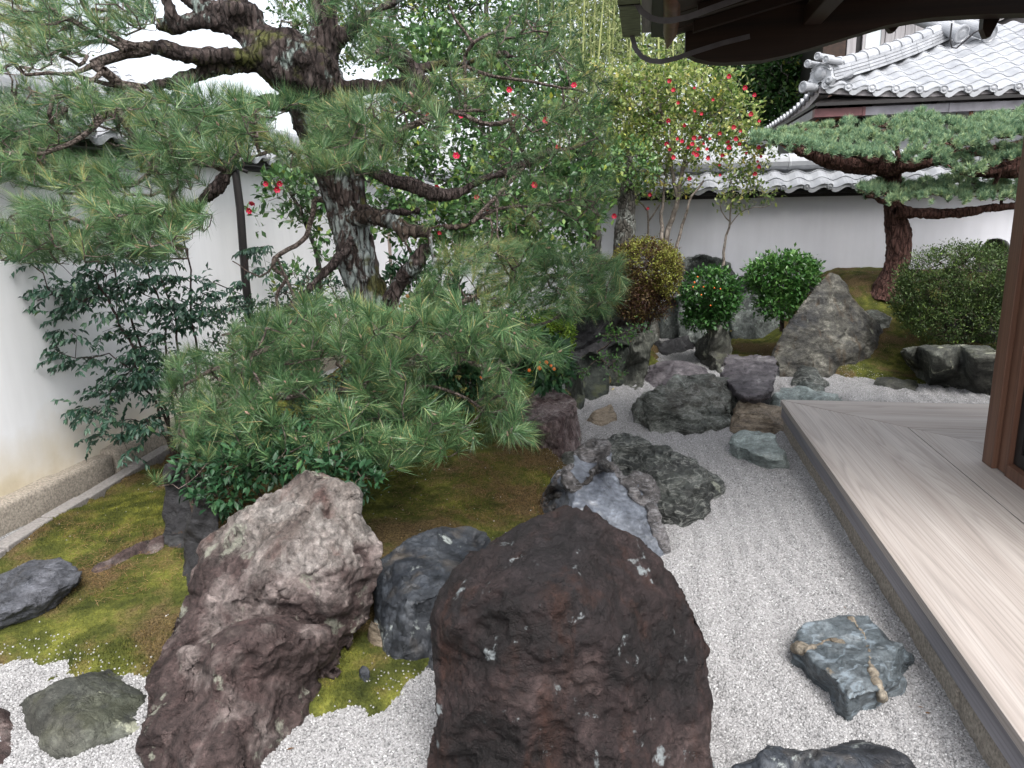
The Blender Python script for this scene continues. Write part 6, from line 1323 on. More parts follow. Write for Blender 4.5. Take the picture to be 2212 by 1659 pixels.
pads = [  # polygon, depth near/far, spacing, density weight, up tilt
 ([(-30, -30), (330, -30), (350, 30), (250, 75), (150, 110), (60, 130), (-30, 150)], 3.6, 4.3, 26), ([(-30, 150), (60, 140), (200, 190), (330, 200), (480, 190), (560, 215), (640, 240), (580, 300), (500, 360), (400, 330), (330, 330), (250, 330), (-30, 400)], 3.4, 4.5, 20),
 ([(-30, 330), (130, 330), (240, 360), (300, 400), (200, 420), (100, 400), (-30, 410)], 3.4, 3.9, 24),
 ([(100, 380), (240, 350), (400, 340), (430, 390), (380, 420), (260, 430)], 3.5, 4.0, 22), ([(-30, 430), (60, 440), (200, 430), (330, 440), (440, 450), (445, 500), (380, 550), (260, 560), (130, 560), (-30, 555)], 3.1, 3.8, 18),
 ([(540, 215), (640, 205), (760, 210), (880, 205), (960, 240), (950, 310), (860, 350), (770, 370), (680, 370), (600, 340), (545, 290)], 3.8, 4.7, 17),
 ([(740, -30), (1210, -30), (1230, 60), (1300, 160), (1320, 240), (1240, 280), (1100, 220), (980, 230), (900, 200), (850, 120), (760, 90)], 4.2, 5.2, 22), ([(930, 220), (1120, 220), (1320, 250), (1330, 400), (1300, 500), (1180, 480), (1060, 480), (980, 400), (900, 350)], 4.4, 5.4, 21),
 ([(960, 540), (1080, 520), (1200, 530), (1330, 560), (1350, 620), (1300, 680), (1220, 690), (1080, 660), (960, 640), (880, 650)], 4.1, 4.7, 19),
 ([(360, 790), (450, 740), (560, 690), (660, 650), (760, 640), (850, 680), (960, 650), (1100, 680), (1210, 760), (1160, 820), (1150, 950), (1080, 940), (950, 970), (830, 1000), (700, 990), (560, 980), (450, 1000), (390, 960), (360, 880)], 3.4, 4.5, 17),
 ([(560, 420), (640, 400), (680, 470), (620, 540), (520, 590), (540, 500)], 4.6, 4.8, 48), ([(900, 440), (1080, 450), (1200, 480), (1100, 540), (960, 530)], 4.6, 5.2, 36), ([(590, -30), (640, -30), (650, 60), (600, 40)], 4.4, 4.6, 28),
 ([(640, 30), (760, -20), (830, 60), (880, 130), (820, 170), (760, 120), (700, 110)], 4.3, 4.6, 24), ([(310, 1030), (340, 1030), (340, 1070), (310, 1075)], 3.0, 3.1, 20),
 ([(380, 880), (600, 860), (860, 880), (1010, 900), (1000, 960), (860, 1010), (700, 1000), (560, 990), (420, 1000), (370, 950)], 3.3, 3.6, 22), ([(560, 700), (700, 680), (860, 700), (900, 780), (860, 860), (700, 850), (560, 820)], 3.9, 4.4, 24),
 ([(900, 560), (1000, 520), (1150, 530), (1300, 590), (1240, 680), (1080, 660), (940, 640)], 4.7, 5.0, 26),
 ([(-60, -60), (340, -60), (330, 30), (240, 90), (120, 140), (-60, 150)], 4.4, 5.2, 24), ([(-60, 150), (300, 200), (560, 210), (520, 300), (300, 330), (-60, 330)], 4.5, 5.2, 24)]
tP, tD, tS = [], [], []
for pi, (poly, y0, y1, sp) in enumerate(pads):
    Q = spread(in_poly_px(poly, 5200), sp * (.92 if pi in (6, 7) else .66 if pi < 6 else .62 if pi == 8 else .70 if pi == 9 else .78 if pi not in (10, 11, 12, 14) else 1)); dens = fbm(np.column_stack([Q / 90, Q[:, 0] * 0 + pi]), 2, 5)
    Q = Q[dens > (-.25 if pi in (6, 7) else -.5)]
    cyp = np.mean(np.array(poly), 0)
    for x, y in Q:
        t = R_.random(); tP.append(D(x, y, y0 + (y1 - y0) * t))
        out = (x - 760) / 700.0
        v = np.array([out * .55 + rng.normal(0, .5), -.25 + rng.normal(0, .5), .65 + rng.normal(0, .45)])
        if pi == 9 and (y > 900 or x > 1080): v += np.array([.25, -.2, -.85])
        if pi == 8: v += np.array([.5, -.2, -.35])
        if pi in (6, 7): v += np.array([.25, 0, -.1])
        if pi in (10, 11): v = rng.normal(0, 1, 3)
        tD.append(v); tS.append((.6 if pi in (10,) else .9 if pi in (7, 11) else 1.08) * R_.uniform(.75, 1.2))
tP = np.array(tP); tD = unit(np.array(tD)); tS = np.array(tS)
if len(tP):
    sk.attach(tP - tD * .05, base=.0019, wob=.10, seg=.05)
    # the last bit of each shoot points along the tuft
    sk.tubes('branchlet', BK['twig'], pine, n=5, expo=.42, kind='stuff')
yel = fbm(tP * 2.3, 2, 91); VAR = []; VAS = []
for k in range(10):
    ar = (92 if k < 8 else 50, .105 if k < 8 else .12, 100 + k); kw = dict(yellow=.03 if k < 6 else (.28 if k < 8 else .08), spreadA=(.12, .95) if k % 3 == 0 else ((.3, 1.4) if k % 3 == 1 else (.5, 1.7)))
    VAR.append(needle_tuft(*ar, **kw)); VAS.append(needle_tuft(*ar, **kw, simple=True))
meV = [np_mesh('needle_cluster', *VAR[k][:2], 3, tint=VAR[k][2]) for k in range(10)]
for me in meV: me.materials.append(LF['needle'])
order = np.argsort(np.linalg.norm(tP - O, axis=1)); pick = set(order[:300].tolist())
AV, AT, At, nb0 = [], [], [], 0
for i in range(len(tP)):
    k = int(rng.integers(6, 8)) if yel[i] > (.48 if tP[i][0] < .2 else .30) else (int(rng.integers(8, 10)) if tS[i] < .7 else int(rng.integers(0, 6)))
    z = tD[i]; x = unit(np.cross(z, rng.normal(0, 1, 3))); y = np.cross(z, x); s_ = tS[i]
    if i in pick:
        o = bpy.data.objects.new('needle_cluster', meV[k]); COL.objects.link(o); o.parent = pine
        M = Matrix(((x[0], y[0], z[0]), (x[1], y[1], z[1]), (x[2], y[2], z[2])))
        o.matrix_local = Matrix.Translation(Vector(tP[i] - np.array(pine.location))) @ M.to_4x4() @ Matrix.Scale(s_, 4)
    else:
        V, T, t = VAS[k]; AV.append((V * s_) @ np.stack([x, y, z]) + tP[i]); AT.append(T + nb0); At.append(np.clip(t + (t < .8) * (yel[i] * .25 + R_.uniform(-.13, .13)), 0, 1)); nb0 += len(V)
o = link('needles', np_mesh('needles', rel(np.concatenate(AV), pine), np.concatenate(AT), 3, tint=np.concatenate(At)), pine, (0, 0, 0), [LF['needle']]); o['kind'] = 'stuff'
# winter buds at shoot tips
bm_ = MB(); bm_.lathe((0, 0, 0), (0, 0, 1), [(.004, 0), (.0065, .008), (.007, .016), (.005, .024), (.001, .032)], 7); BUD = bm_.mesh('bud'); BUD.materials.append(m_bud)
cand = [i for i in order[:700] if R_.random() < .20][:110]
for i in cand:
    z = unit(tD[i] + np.array([0, 0, .5])); s_ = R_.uniform(.6, 1.15)
    q = Vector(z).to_track_quat('Z', 'Y'); o = bpy.data.objects.new('bud', BUD); COL.objects.link(o); o.parent = pine
    o.matrix_local = Matrix.Translation(Vector(tP[i] + tD[i] * .0 - np.array(pine.location))) @ q.to_matrix().to_4x4() @ Matrix.Scale(s_, 4)

# the prop pole that carries the lower left limb
po = empty('prop_pole', G(540, 900, .1), 'slender dark wooden pole standing by the left wall and propping a pine limb', 'pole')
m = MB(); m.tube([G(552, 905, .05), D(540, 690, 5.9), D(530, 600, 5.9), D(519, 450, 5.9), D(510, 380, 5.9), D(505, 330, 5.9)], [.038, .036, .035, .034, .032, .03], 9); m.obj('shaft', MT['blackwood'], po, smooth=True)
m = MB(); m.tube([D(490, 372, 5.88), D(512, 362, 5.86), D(535, 372, 5.88)], .016, 6); m.obj('crosspiece', MT['blackwood'], po, smooth=True)

# ------------------------------------------------------------------ broadleaf things
def flower_mesh(r=.035):
    m = MB()
    for k in range(6):
        a = k * PI / 3 + (k % 2) * .15; c, s_ = math.cos(a), math.sin(a); n = np.array([-s_, c, 0]); e = np.array([c, s_, 0]); z = np.array([0, 0, 1.0])
        m.add([(0, 0, 0), e * r * .6 + n * r * .42 + z * r * .42, e * r * .95 + n * r * .22 + z * r * .62, e * r * 1.0 + z * r * .58, e * r * .95 - n * r * .22 + z * r * .62, e * r * .6 - n * r * .42 + z * r * .42, e * r * .5 + z * r * .25], [(0, 1, 6), (1, 2, 6), (2, 3, 6), (3, 4, 6), (4, 5, 6), (5, 0, 6)])
    m.lathe((0, 0, r * .1), (0, 0, 1), [(r * .06, 0), (r * .12, r * .25), (r * .10, r * .35), (r * .02, r * .4)], 7, 1)
    me = m.mesh('flower'); me.materials.append(LF['petal']); me.materials.append(m_yellow)
    a = me.attributes.new('tint', 'FLOAT', 'POINT'); a.data.foreach_set('value', np.random.default_rng(3).random(len(me.vertices)).astype(np.float32)); return me
FLW = [flower_mesh(.036), flower_mesh(.03)]
def flowers(parent, pts, scale=1.0, name='flower'):
    for p in pts:
        o = bpy.data.objects.new(name, FLW[R_.randrange(2)]); COL.objects.link(o); o.parent = parent
        q = Vector(unit(np.array(O) - p + rng.normal(0, 2.2, 3) + np.array([0, 0, -.6]))).to_track_quat('Z', 'Y')
        o.matrix_local = Matrix.Translation(Vector(p - np.array(parent.location))) @ q.to_matrix().to_4x4() @ Matrix.Scale(scale * R_.uniform(.75, 1.15), 4)
bm_ = MB(); bm_.lathe((0, 0, -1), (0, 0, 1), [(.15, 0), (.75, .35), (1, 1), (.75, 1.65), (.15, 2)], 8); BERRY = bm_.mesh('berry', smooth=True); BERRY.materials.append(m_orange)
def berries(parent, pts, r):
    for p in pts:
        o = bpy.data.objects.new('berry', BERRY); COL.objects.link(o); o.parent = parent; o.location = Vector(p - np.array(parent.location)); o.scale = (r * R_.uniform(.7, 1.2),) * 3

def broadleaf(name, label, cat, base, stems, blobs, nl, L, Wd, mat, stem_mat=None, n_obj=300, shell=.3, per=6, tint=(.45, .22), up=.3, group=None, twig=.0012, spr=.9, droop=.12, dark=None, tw=.02):
    """stems: list of ([(x, y, Y)...], r0, r1) in picture units; leaves in clusters at twig tips inside the blobs"""
    e = empty(name, base, label, cat, group); sk = Skeleton()
    for i, (pts, r0, r1) in enumerate(stems):
        P = [D(*p) if len(p) == 3 else np.array(G(p[0], p[1], .05)) for p in pts]
        sk.limb(P, r0, r1, start=None if i == 0 or pts[0][1] > 9000 else ('near' if i and np.min(((np.array(sk.P) - P[0]) ** 2).sum(1)) < .35 ** 2 else None), wob=.02, seg=.08)
    tot = sum(b[3] * b[4] * (1 if len(b) < 7 else b[6]) for b in blobs); CP, CN = [], []
    for b in blobs:
        wgt = b[3] * b[4] * (1 if len(b) < 7 else b[6]); n = max(2, int(nl / per * wgt / tot)); P, Nn = blob(b[:6], n, shell); CP.append(P); CN.append(Nn)
    CP = np.concatenate(CP); CN = np.concatenate(CN)
    sk.attach(CP - CN * .02, base=twig, wob=.08, seg=.09, maxn=5, up=.05); sk.tubes('branch', stem_mat or BK['bush'], e, n=5, expo=.45)
    n = len(CP) * per; P = np.repeat(CP, per, 0); Nn = np.repeat(CN, per, 0); Dr = unit(Nn * .5 + rng.normal(0, spr, (n, 3)) + np.array([0, 0, up])); P = P + rng.normal(0, tw, (n, 3)) + Dr * L * .1
    l = L * rng.uniform(.65, 1.1, n); t = np.clip(np.repeat(rng.normal(tint[0], tint[1] * .8, len(CP)), per) + rng.normal(0, tint[1] * .6, n) + np.clip(Nn[:, 2], -1, 1) * 0, 0, 1)
    leaves(e, P, Dr, l, l * Wd, mat, t, n_obj=n_obj, droop=droop)
    return e, CP, CN

# nandina against the left wall
nd = empty('nandina_bush', D(330, 960, 4.6), 'airy dark nandina with drooping pointed leaflets leaning over the left wall', 'shrub')
NY = 4.7; nsk = Skeleton()
ND = [([(375, 1010, 4.7), (372, 950, 4.7), (345, 860, 4.7), (300, 780, 4.65), (262, 700, 4.6), (235, 640, 4.55), (200, 590, 4.5)], .012, .004), ([(380, 1000, 4.75), (350, 880, 4.75), (300, 740, 4.75), (268, 640, 4.7), (235, 560, 4.7)], .012, .005), ([(385, 1000, 4.8), (372, 860, 4.8), (355, 720, 4.8), (330, 620, 4.8), (315, 560, 4.8)], .011, .005),
      ([(390, 1000, 4.85), (395, 850, 4.85), (375, 700, 4.85), (350, 600, 4.9), (340, 540, 4.9)], .012, .005), ([(435, 900, 4.9), (430, 800, 4.9), (418, 700, 4.9), (410, 600, 4.9), (392, 500, 4.9)], .010, .005), ([(375, 980, 4.7), (310, 830, 4.6), (270, 790, 4.5), (235, 760, 4.45)], .01, .004)]
for pts, r0, r1 in ND: nsk.limb([D(*p) for p in pts], r0, r1, wob=.02)
nblobs = [(60, 610, 4.4, 80, 55, .25), (150, 600, 4.45, 80, 60, .3), (250, 620, 4.6, 90, 90, .3), (330, 600, 4.7, 70, 70, .25), (330, 700, 4.7, 70, 110, .3), (190, 720, 4.5, 90, 60, .25), (400, 700, 4.85, 80, 60, .2), (300, 780, 4.6, 70, 60, .25), (250, 850, 4.5, 60, 50, .2), (330, 860, 4.6, 50, 70, .2), (210, 900, 4.35, 30, 50, .12), (300, 930, 4.4, 35, 50, .12), (480, 640, 4.9, 60, 50, .2), (30, 590, 4.3, 60, 40, .2), (370, 790, 4.7, 50, 60, .2), (560, 560, 5.0, 40, 40, .2)]
LP, LD = [], []; ends = []
for b in nblobs:
    P, Nn = blob(b, int(7 * b[3] * b[4] / 3000) + 3, .2); ends += list(P)
nsk.attach(np.array(ends), base=.0013, wob=.05, seg=.1, up=-.1); nsk.tubes('stem', BK['darkstem'], nd, n=6, expo=.5)
for p in ends:           # each end carries a few compound fronds
    for _ in range(3):
        a = unit(np.array([rng.normal(-.35, .7), rng.normal(-.3, .6), rng.uniform(-.3, .35)])); q = p.copy(); Lr = R_.uniform(.10, .2)
        sd_ = unit(np.cross(a, [0, 0, 1.0]))
        for k in range(5):
            q = q + a * Lr / 5; a = unit(a + np.array([0, 0, -.10]))
            for s_ in (-1, 1):
                if R_.random() < .88: LP.append(q.copy()); LD.append(unit(a * .55 + sd_ * s_ * .7 + np.array([0, 0, -.45]) + rng.normal(0, .18, 3)))
        LP.append(q.copy()); LD.append(a + np.array([0, 0, -.3]))
LP = np.array(LP); LD = np.array(LD); l = rng.uniform(.038, .070, len(LP))
leaves(nd, LP, LD, l, l * .33, LF['nandina'], np.clip(rng.normal(.4, .22, len(LP)), 0, 1), n_obj=300, fold=.1, droop=.25)

# dark glossy shrub under the pine
broadleaf('glossy_shrub', 'low glossy dark green shrub growing out behind the pinkish rock under the pine', 'shrub', G(600, 1120, .1),
          [([(600, 1110, 3.7), (620, 1040, 3.6), (640, 980, 3.6)], .012, .006), ([(600, 1110, 3.7), (540, 1040, 3.55), (480, 1010, 3.5)], .01, .005), ([(430, 1150, 3.6), (415, 1080, 3.6), (400, 1000, 3.6), (395, 930, 3.7)], .016, .010), ([(445, 1150, 3.65), (440, 1080, 3.65), (460, 980, 3.7)], .012, .008)],
          [(480, 1060, 3.35, 55, 38, .12), (540, 1010, 3.4, 80, 40, .2), (650, 1000, 3.4, 70, 40, .2), (740, 990, 3.4, 60, 40, .2), (780, 1040, 3.3, 40, 35, .15), (560, 960, 3.6, 120, 60, .3), (720, 930, 3.7, 110, 60, .3), (430, 1010, 3.5, 40, 60, .2), (860, 930, 4.0, 90, 60, .3)],
          4200, .062, .38, LF['darkleaf'], per=8, spr=.8, up=.1, droop=.15)
# orange fruited shrub behind the trunk and by the rocks
e, CP, CN = broadleaf('gardenia_bush', 'broad leaved green bush with orange fruits, behind and right of the pine trunk', 'shrub', G(1050, 900, .2),
          [([(1050, 890, 5.6), (1060, 800, 5.5), (1070, 720, 5.5)], .015, .007), ([(1050, 880, 5.6), (1130, 790, 5.4), (1170, 740, 5.3)], .010, .006), ([(1040, 880, 5.6), (960, 740, 5.5), (900, 620, 5.5)], .012, .006)],
          [(880, 610, 5.6, 50, 60, .3), (960, 680, 5.4, 80, 70, .3), (1060, 740, 5.2, 90, 70, .3), (1150, 770, 5.1, 75, 55, .25), (1190, 800, 5.0, 50, 35, .2), (980, 830, 5.1, 90, 50, .3), (850, 760, 5.4, 70, 70, .3)],
          5000, .085, .4, LF['darkleaf'], per=7, tint=(.55, .25), up=.15)
def near_front(CP, n): 
    idx = np.argsort(np.linalg.norm(CP - O, axis=1))[: len(CP) // 2]; return CP[rng.choice(idx, n, replace=False)]
pts = [(870, 587, 5.2), (895, 592, 5.2), (912, 607, 5.2), (862, 600, 5.2), (880, 640, 5.2), (865, 662, 5.2), (850, 650, 5.2), (985, 708, 4.9), (1090, 712, 4.8), (1105, 740, 4.8), (1140, 753, 4.8), (1165, 783, 4.7), (1190, 790, 4.7), (1197, 797, 4.7), (1165, 795, 4.7), (1180, 783, 4.7), (1143, 800, 4.7), (935, 760, 4.8), (1040, 815, 4.8), (890, 588, 5.2)]
berries(e, [D(*p) for p in pts], .013)
broadleaf('azalea_bush', 'small clipped azalea with bright yellow green leaves at the rock edge, right of the pine', 'shrub', G(1190, 850, .3), [([(1180, 850, 6.4), (1180, 790, 6.4), (1190, 740, 6.4)], .014, .006)],
          [(1192, 745, 6.2, 46, 70, .3), (1160, 705, 6.2, 55, 35, .25), (1212, 712, 6.1, 28, 32, .2), (1180, 795, 6.1, 42, 38, .2)], 9000, .034, .5, LF['brightbush'], per=10, tint=(.6, .25), tw=.02, n_obj=120)
# small seedlings on the dark rocks
broadleaf('seedling_shrub', 'little bright green seedling spilling over the dark rocks by the gravel', 'shrub', D(1345, 745, 7.2), [([(1290, 760, 7.3), (1320, 735, 7.15), (1370, 710, 7.0), (1395, 706, 7.0)], .006, .003), ([(1290, 760, 7.3), (1310, 790, 7.0), (1330, 810, 6.9)], .005, .003)],
          [(1310, 722, 7.0, 28, 12, .1), (1345, 722, 6.95, 25, 16, .1), (1378, 708, 6.95, 22, 10, .08), (1310, 780, 6.9, 30, 16, .1), (1330, 812, 6.9, 18, 8, .08), (1260, 805, 6.7, 20, 10, .08)], 420, .04, .5, LF['bush'], per=5, tint=(.7, .25), n_obj=200)
# bronze azalea ball
broadleaf('azalea_bush', 'rounded azalea with bronze stems and yellow green tips before the grey trunks', 'shrub', D(1395, 700, 8.6), [([(1385, 740, 8.7), (1390, 660, 8.7), (1395, 600, 8.7)], .03, .012), ([(1385, 740, 8.7), (1350, 650, 8.6)], .02, .01), ([(1385, 740, 8.7), (1430, 640, 8.6)], .02, .01)],
          [(1397, 590, 8.6, 75, 72, .38), (1390, 650, 8.6, 62, 45, .3), (1365, 640, 8.4, 50, 50, .3)], 15000, .034, .5, LF['redazalea'], per=12, tint=(.2, .2), shell=.6, tw=.03, n_obj=0)
broadleaf('azalea_tips', None, None, D(1395, 600, 8.6), [([(1385, 640, 8.7), (1390, 600, 8.7), (1395, 590, 8.7)], .01, .01)], [(1397, 575, 8.55, 74, 58, .38), (1440, 590, 8.4, 30, 50, .2)], 7000, .032, .5, LF['redazalea'], per=10, tint=(.66, .2), shell=1.0, tw=.02, n_obj=100)
tips = bpy.data.objects['azalea_tips']; host = bpy.data.objects['azalea_bush.001']
for c in list(tips.children):
    c.parent = host; c.location = c.location + tips.location - host.location
bpy.data.objects.remove(tips)
# two round bushes and the big azalea
e, CP, CN = broadleaf('berry_bush', 'round bush with small glossy leaves and orange berries, left of the two by the wall', 'shrub', D(1530, 705, 9.4), [([(1530, 715, 9.4), (1530, 660, 9.4), (1535, 620, 9.4)], .02, .008)],
          [(1535, 635, 9.3, 62, 58, .35), (1530, 670, 9.3, 50, 35, .3), (1560, 640, 9.2, 35, 40, .2), (1525, 692, 9.25, 50, 18, .25)], 5200, .062, .5, LF['bush'], per=8, tint=(.35, .25), shell=.7, tw=.03, n_obj=300)
berries(e, [D(x, y, 8.95) for x, y in ((1507, 598), (1500, 610), (1497, 620), (1543, 622), (1556, 624), (1515, 637), (1535, 660), (1520, 620))], .011)
broadleaf('round_bush', 'round fresh green bush on a short stem, right of the two by the wall', 'shrub', D(1690, 700, 9.6), [([(1690, 715, 9.6), (1690, 670, 9.6), (1690, 620, 9.6)], .035, .015), ([(1690, 690, 9.6), (1650, 630, 9.6)], .012, .008)],
          [(1690, 600, 9.5, 72, 48, .4), (1650, 590, 9.4, 38, 26, .25), (1720, 580, 9.4, 42, 30, .25), (1690, 640, 9.4, 45, 28, .25), (1685, 662, 9.4, 48, 22, .25)], 6500, .066, .42, LF['bush'], per=8, tint=(.6, .25), shell=.7, tw=.03, n_obj=300)
broadleaf('azalea_bush', 'large mounded olive green azalea on the bank at the right behind the post', 'shrub', D(2080, 740, 9.0), [([(2080, 745, 9.2), (2080, 680, 9.2), (2060, 620, 9.2)], .03, .012), ([(2080, 745, 9.2), (2140, 660, 9.2)], .025, .012), ([(2080, 745, 9.2), (2010, 660, 9.1)], .025, .01)],
          [(2060, 610, 9.1, 100, 75, .6), (2140, 600, 9.1, 80, 62, .5), (2190, 640, 9.0, 60, 60, .4), (2010, 650, 9.0, 70, 50, .4), (1970, 640, 9.1, 35, 50, .25), (2080, 690, 8.9, 110, 45, .4), (2180, 700, 8.9, 60, 45, .4), (2230, 620, 9.1, 50, 60, .4)], 44000, .038, .34, LF['azalea'], per=14, tint=(.42, .27), shell=.7, tw=.03, n_obj=300, spr=.7)

# camellias
cam_stems = [([(1432, 560, 10.6), (1440, 500, 10.6), (1465, 430, 10.5), (1478, 350, 10.5), (1490, 300, 10.5), (1500, 240, 10.5)], .045, .015), ([(1425, 560, 10.6), (1428, 490, 10.6), (1432, 430, 10.6), (1440, 380, 10.6)], .04, .014), ([(1452, 580, 10.5), (1470, 500, 10.5), (1490, 440, 10.4), (1520, 390, 10.4)], .03, .012),
             ([(1478, 365, 10.5), (1510, 320, 10.4), (1540, 260, 10.4)], .02, .01), ([(1465, 430, 10.5), (1440, 300, 10.5), (1425, 230, 10.5)], .02, .01), ([(1402, 560, 10.8), (1400, 480, 10.8), (1390, 445, 10.8), (1370, 430, 10.8)], .022, .01), ([(1400, 480, 10.8), (1425, 440, 10.8)], .015, .01), ([(1490, 300, 10.5), (1560, 290, 10.4), (1600, 270, 10.4)], .012, .006)]
e, CP, CN = broadleaf('camellia_tree', 'camellia full of red blossoms with several grey stems in front of the back wall', 'tree', D(1432, 600, 10.6), cam_stems,
          [(1500, 200, 10.4, 100, 50, .6, 1.4), (1560, 250, 10.4, 70, 60, .5), (1430, 210, 10.6, 90, 70, .6), (1360, 240, 10.6, 70, 90, .6), (1440, 290, 10.4, 90, 60, .6), (1540, 320, 10.4, 80, 40, .5, .7), (1370, 350, 10.5, 80, 60, .5), (1440, 390, 10.5, 70, 40, .5, .6), (1600, 300, 10.4, 35, 50, .3, .7), (1330, 300, 10.7, 60, 90, .5), (1370, 410, 10.5, 60, 30, .4, .7), (1300, 200, 10.8, 60, 60, .5), (1400, 150, 10.6, 60, 30, .4)],
          11000, .075, .52, LF['camellia_yellow'], stem_mat=BK['greybark'], per=6, tint=(.42, .25), shell=.3, spr=1.0, tw=.04, n_obj=300)
fl = [(1575, 165), (1630, 205), (1515, 246), (1465, 222), (1500, 240), (1622, 246), (1640, 262), (1632, 288), (1473, 305), (1500, 298), (1486, 318), (1498, 330), (1520, 310), (1533, 300), (1462, 300), (1454, 340), (1505, 335), (1512, 296), (1572, 305), (1575, 318), (1598, 310), (1600, 283), (1640, 318), (1644, 338), (1560, 335), (1554, 356), (1490, 385), (1555, 378), (1640, 360), (1630, 375), (1637, 348), (1404, 420), (1400, 450), (1590, 300), (1455, 195), (1540, 215), (1446, 175), (1500, 190), (1610, 190), (1612, 330), (1528, 342), (1440, 310), (1480, 270), (1445, 260), (1555, 288), (1585, 275), (1495, 312), (1527, 322), (1507, 322), (1447, 322)]
flowers(e, [D(x, y, 9.85) for x, y in fl], .78)
broadleaf('camellia_sapling', 'slim camellia sapling with sparse leaves before the white wall', 'tree', D(1562, 590, 10.3), [([(1562, 575, 10.3), (1568, 510, 10.3), (1578, 480, 10.3), (1580, 440, 10.3), (1585, 400, 10.3)], .022, .008), ([(1578, 480, 10.3), (1560, 455, 10.3), (1555, 435, 10.3)], .01, .006), ([(1578, 485, 10.3), (1610, 455, 10.2), (1650, 450, 10.2), (1670, 440, 10.2)], .008, .005)],
          [(1590, 400, 10.2, 40, 35, .25), (1600, 360, 10.2, 50, 35, .25), (1640, 415, 10.1, 50, 20, .2), (1585, 440, 10.2, 35, 18, .2), (1650, 345, 10.2, 35, 25, .2)], 800, .07, .5, LF['camellia_yellow'], stem_mat=BK['greybark'], per=4, tint=(.4, .3), tw=.05, n_obj=250)
# darker camellias behind the pine
e, CP, CN = broadleaf('camellia_tree', 'dark leaved camellia with single pinkish red blossoms seen through the right side of the pine', 'tree', D(1180, 720, 8.2),
          [([(1290, 640, 8.4), (1285, 520, 8.4), (1275, 430, 8.4), (1250, 330, 8.4)], .07, .04), ([(1100, 640, 8.2), (1120, 480, 8.2), (1150, 360, 8.2)], .05, .02), ([(980, 640, 8.2), (985, 520, 8.2), (960, 400, 8.2)], .05, .02), ([(1150, 400, 8.2), (1050, 300, 8.3), (980, 220, 8.4)], .04, .02), ([(1250, 330, 8.4), (1240, 200, 8.6), (1180, 100, 8.7)], .03, .015)],
          [(830, 440, 7.6, 90, 60, .5), (940, 480, 7.6, 100, 60, .5), (1060, 480, 7.5, 110, 80, .6), (1180, 490, 7.5, 100, 80, .6), (1250, 420, 7.8, 70, 80, .5), (1100, 380, 7.8, 120, 70, .6), (1230, 300, 8.0, 90, 80, .6), (1000, 320, 8.2, 120, 80, .6), (1120, 220, 8.6, 130, 80, .6), (1000, 150, 8.8, 120, 90, .6), (1120, 90, 8.9, 90, 60, .5, .5), (880, 300, 8.4, 80, 80, .5), (900, 130, 8.8, 90, 90, .5)],
          15000, .09, .52, LF['camellia'], stem_mat=BK['mossbark'], per=6, tint=(.35, .25), shell=.2, tw=.05, n_obj=300)
flowers(e, [D(x, y, 7.0) for x, y in ((945, 403), (1055, 457), (950, 502), (1327, 467), (1110, 245), (1240, 185), (997, 250), (852, 215), (985, 338), (1100, 195), (1030, 425), (1180, 260), (1205, 320), (1155, 400), (925, 250))], .95)
e, CP, CN = broadleaf('camellia_tree', 'small camellia with dark leaves and pink blossoms against the left wall behind the pine trunk', 'tree', D(640, 700, 7.0), [([(700, 760, 7.0), (690, 600, 7.0), (660, 480, 7.0), (620, 400, 7.0)], .04, .015)],
          [(600, 400, 6.8, 45, 30, .3), (650, 420, 6.8, 60, 50, .4), (700, 400, 6.8, 50, 70, .4), (650, 480, 6.8, 50, 25, .3, .5), (560, 470, 6.8, 30, 25, .2, .4), (650, 600, 6.6, 60, 35, .3, .6), (700, 520, 6.8, 30, 60, .3, .5)], 1300, .085, .45, LF['camellia'], stem_mat=BK['mossbark'], per=6, tint=(.3, .25), n_obj=250)
flowers(e, [D(x, y, 6.4) for x, y in ((575, 397), (603, 396), (545, 437), (598, 410), (540, 455))], .9)
# thick grey trunks behind
for i, (pts, r0, r1, lab) in enumerate((([(1345, 640, 9.6), (1348, 540, 9.6), (1352, 470, 9.6), (1354, 430, 9.6), (1356, 400, 9.6)], .17, .09, 'thick grey mossy tree trunk before the back wall, right one'), ([(1290, 700, 8.9), (1288, 600, 8.9), (1283, 520, 8.9), (1275, 400, 8.9)], .10, .08, 'flaky grey tree trunk, left one beside the pine foliage'))):
    e = empty('bare_trunk', D(*pts[0]), lab, 'tree'); gnarled('trunk', [D(*p) for p in pts], [r0, (r0 * 2 + r1) / 3, (r0 + r1) / 2, r1], BK['mossbark'], e, vox=.03, seed=60 + i, ridge=.012)
    broadleaf('tuft', None, None, e.location, [([(pts[-1][0], pts[-1][1], pts[-1][2]), (pts[-1][0] + 5, pts[-1][1] - 60, pts[-1][2])], r1 * .8, .03)], [(pts[-1][0], pts[-1][1] - 40, pts[-1][2], 70, 50, .6)], 1100, .07, .5, LF['camellia'], stem_mat=BK['mossbark'], n_obj=0)
    tf = bpy.data.objects['tuft']
    for c in list(tf.children): c.parent = e; c.location = c.location + tf.location - e.location
    bpy.data.objects.remove(tf)
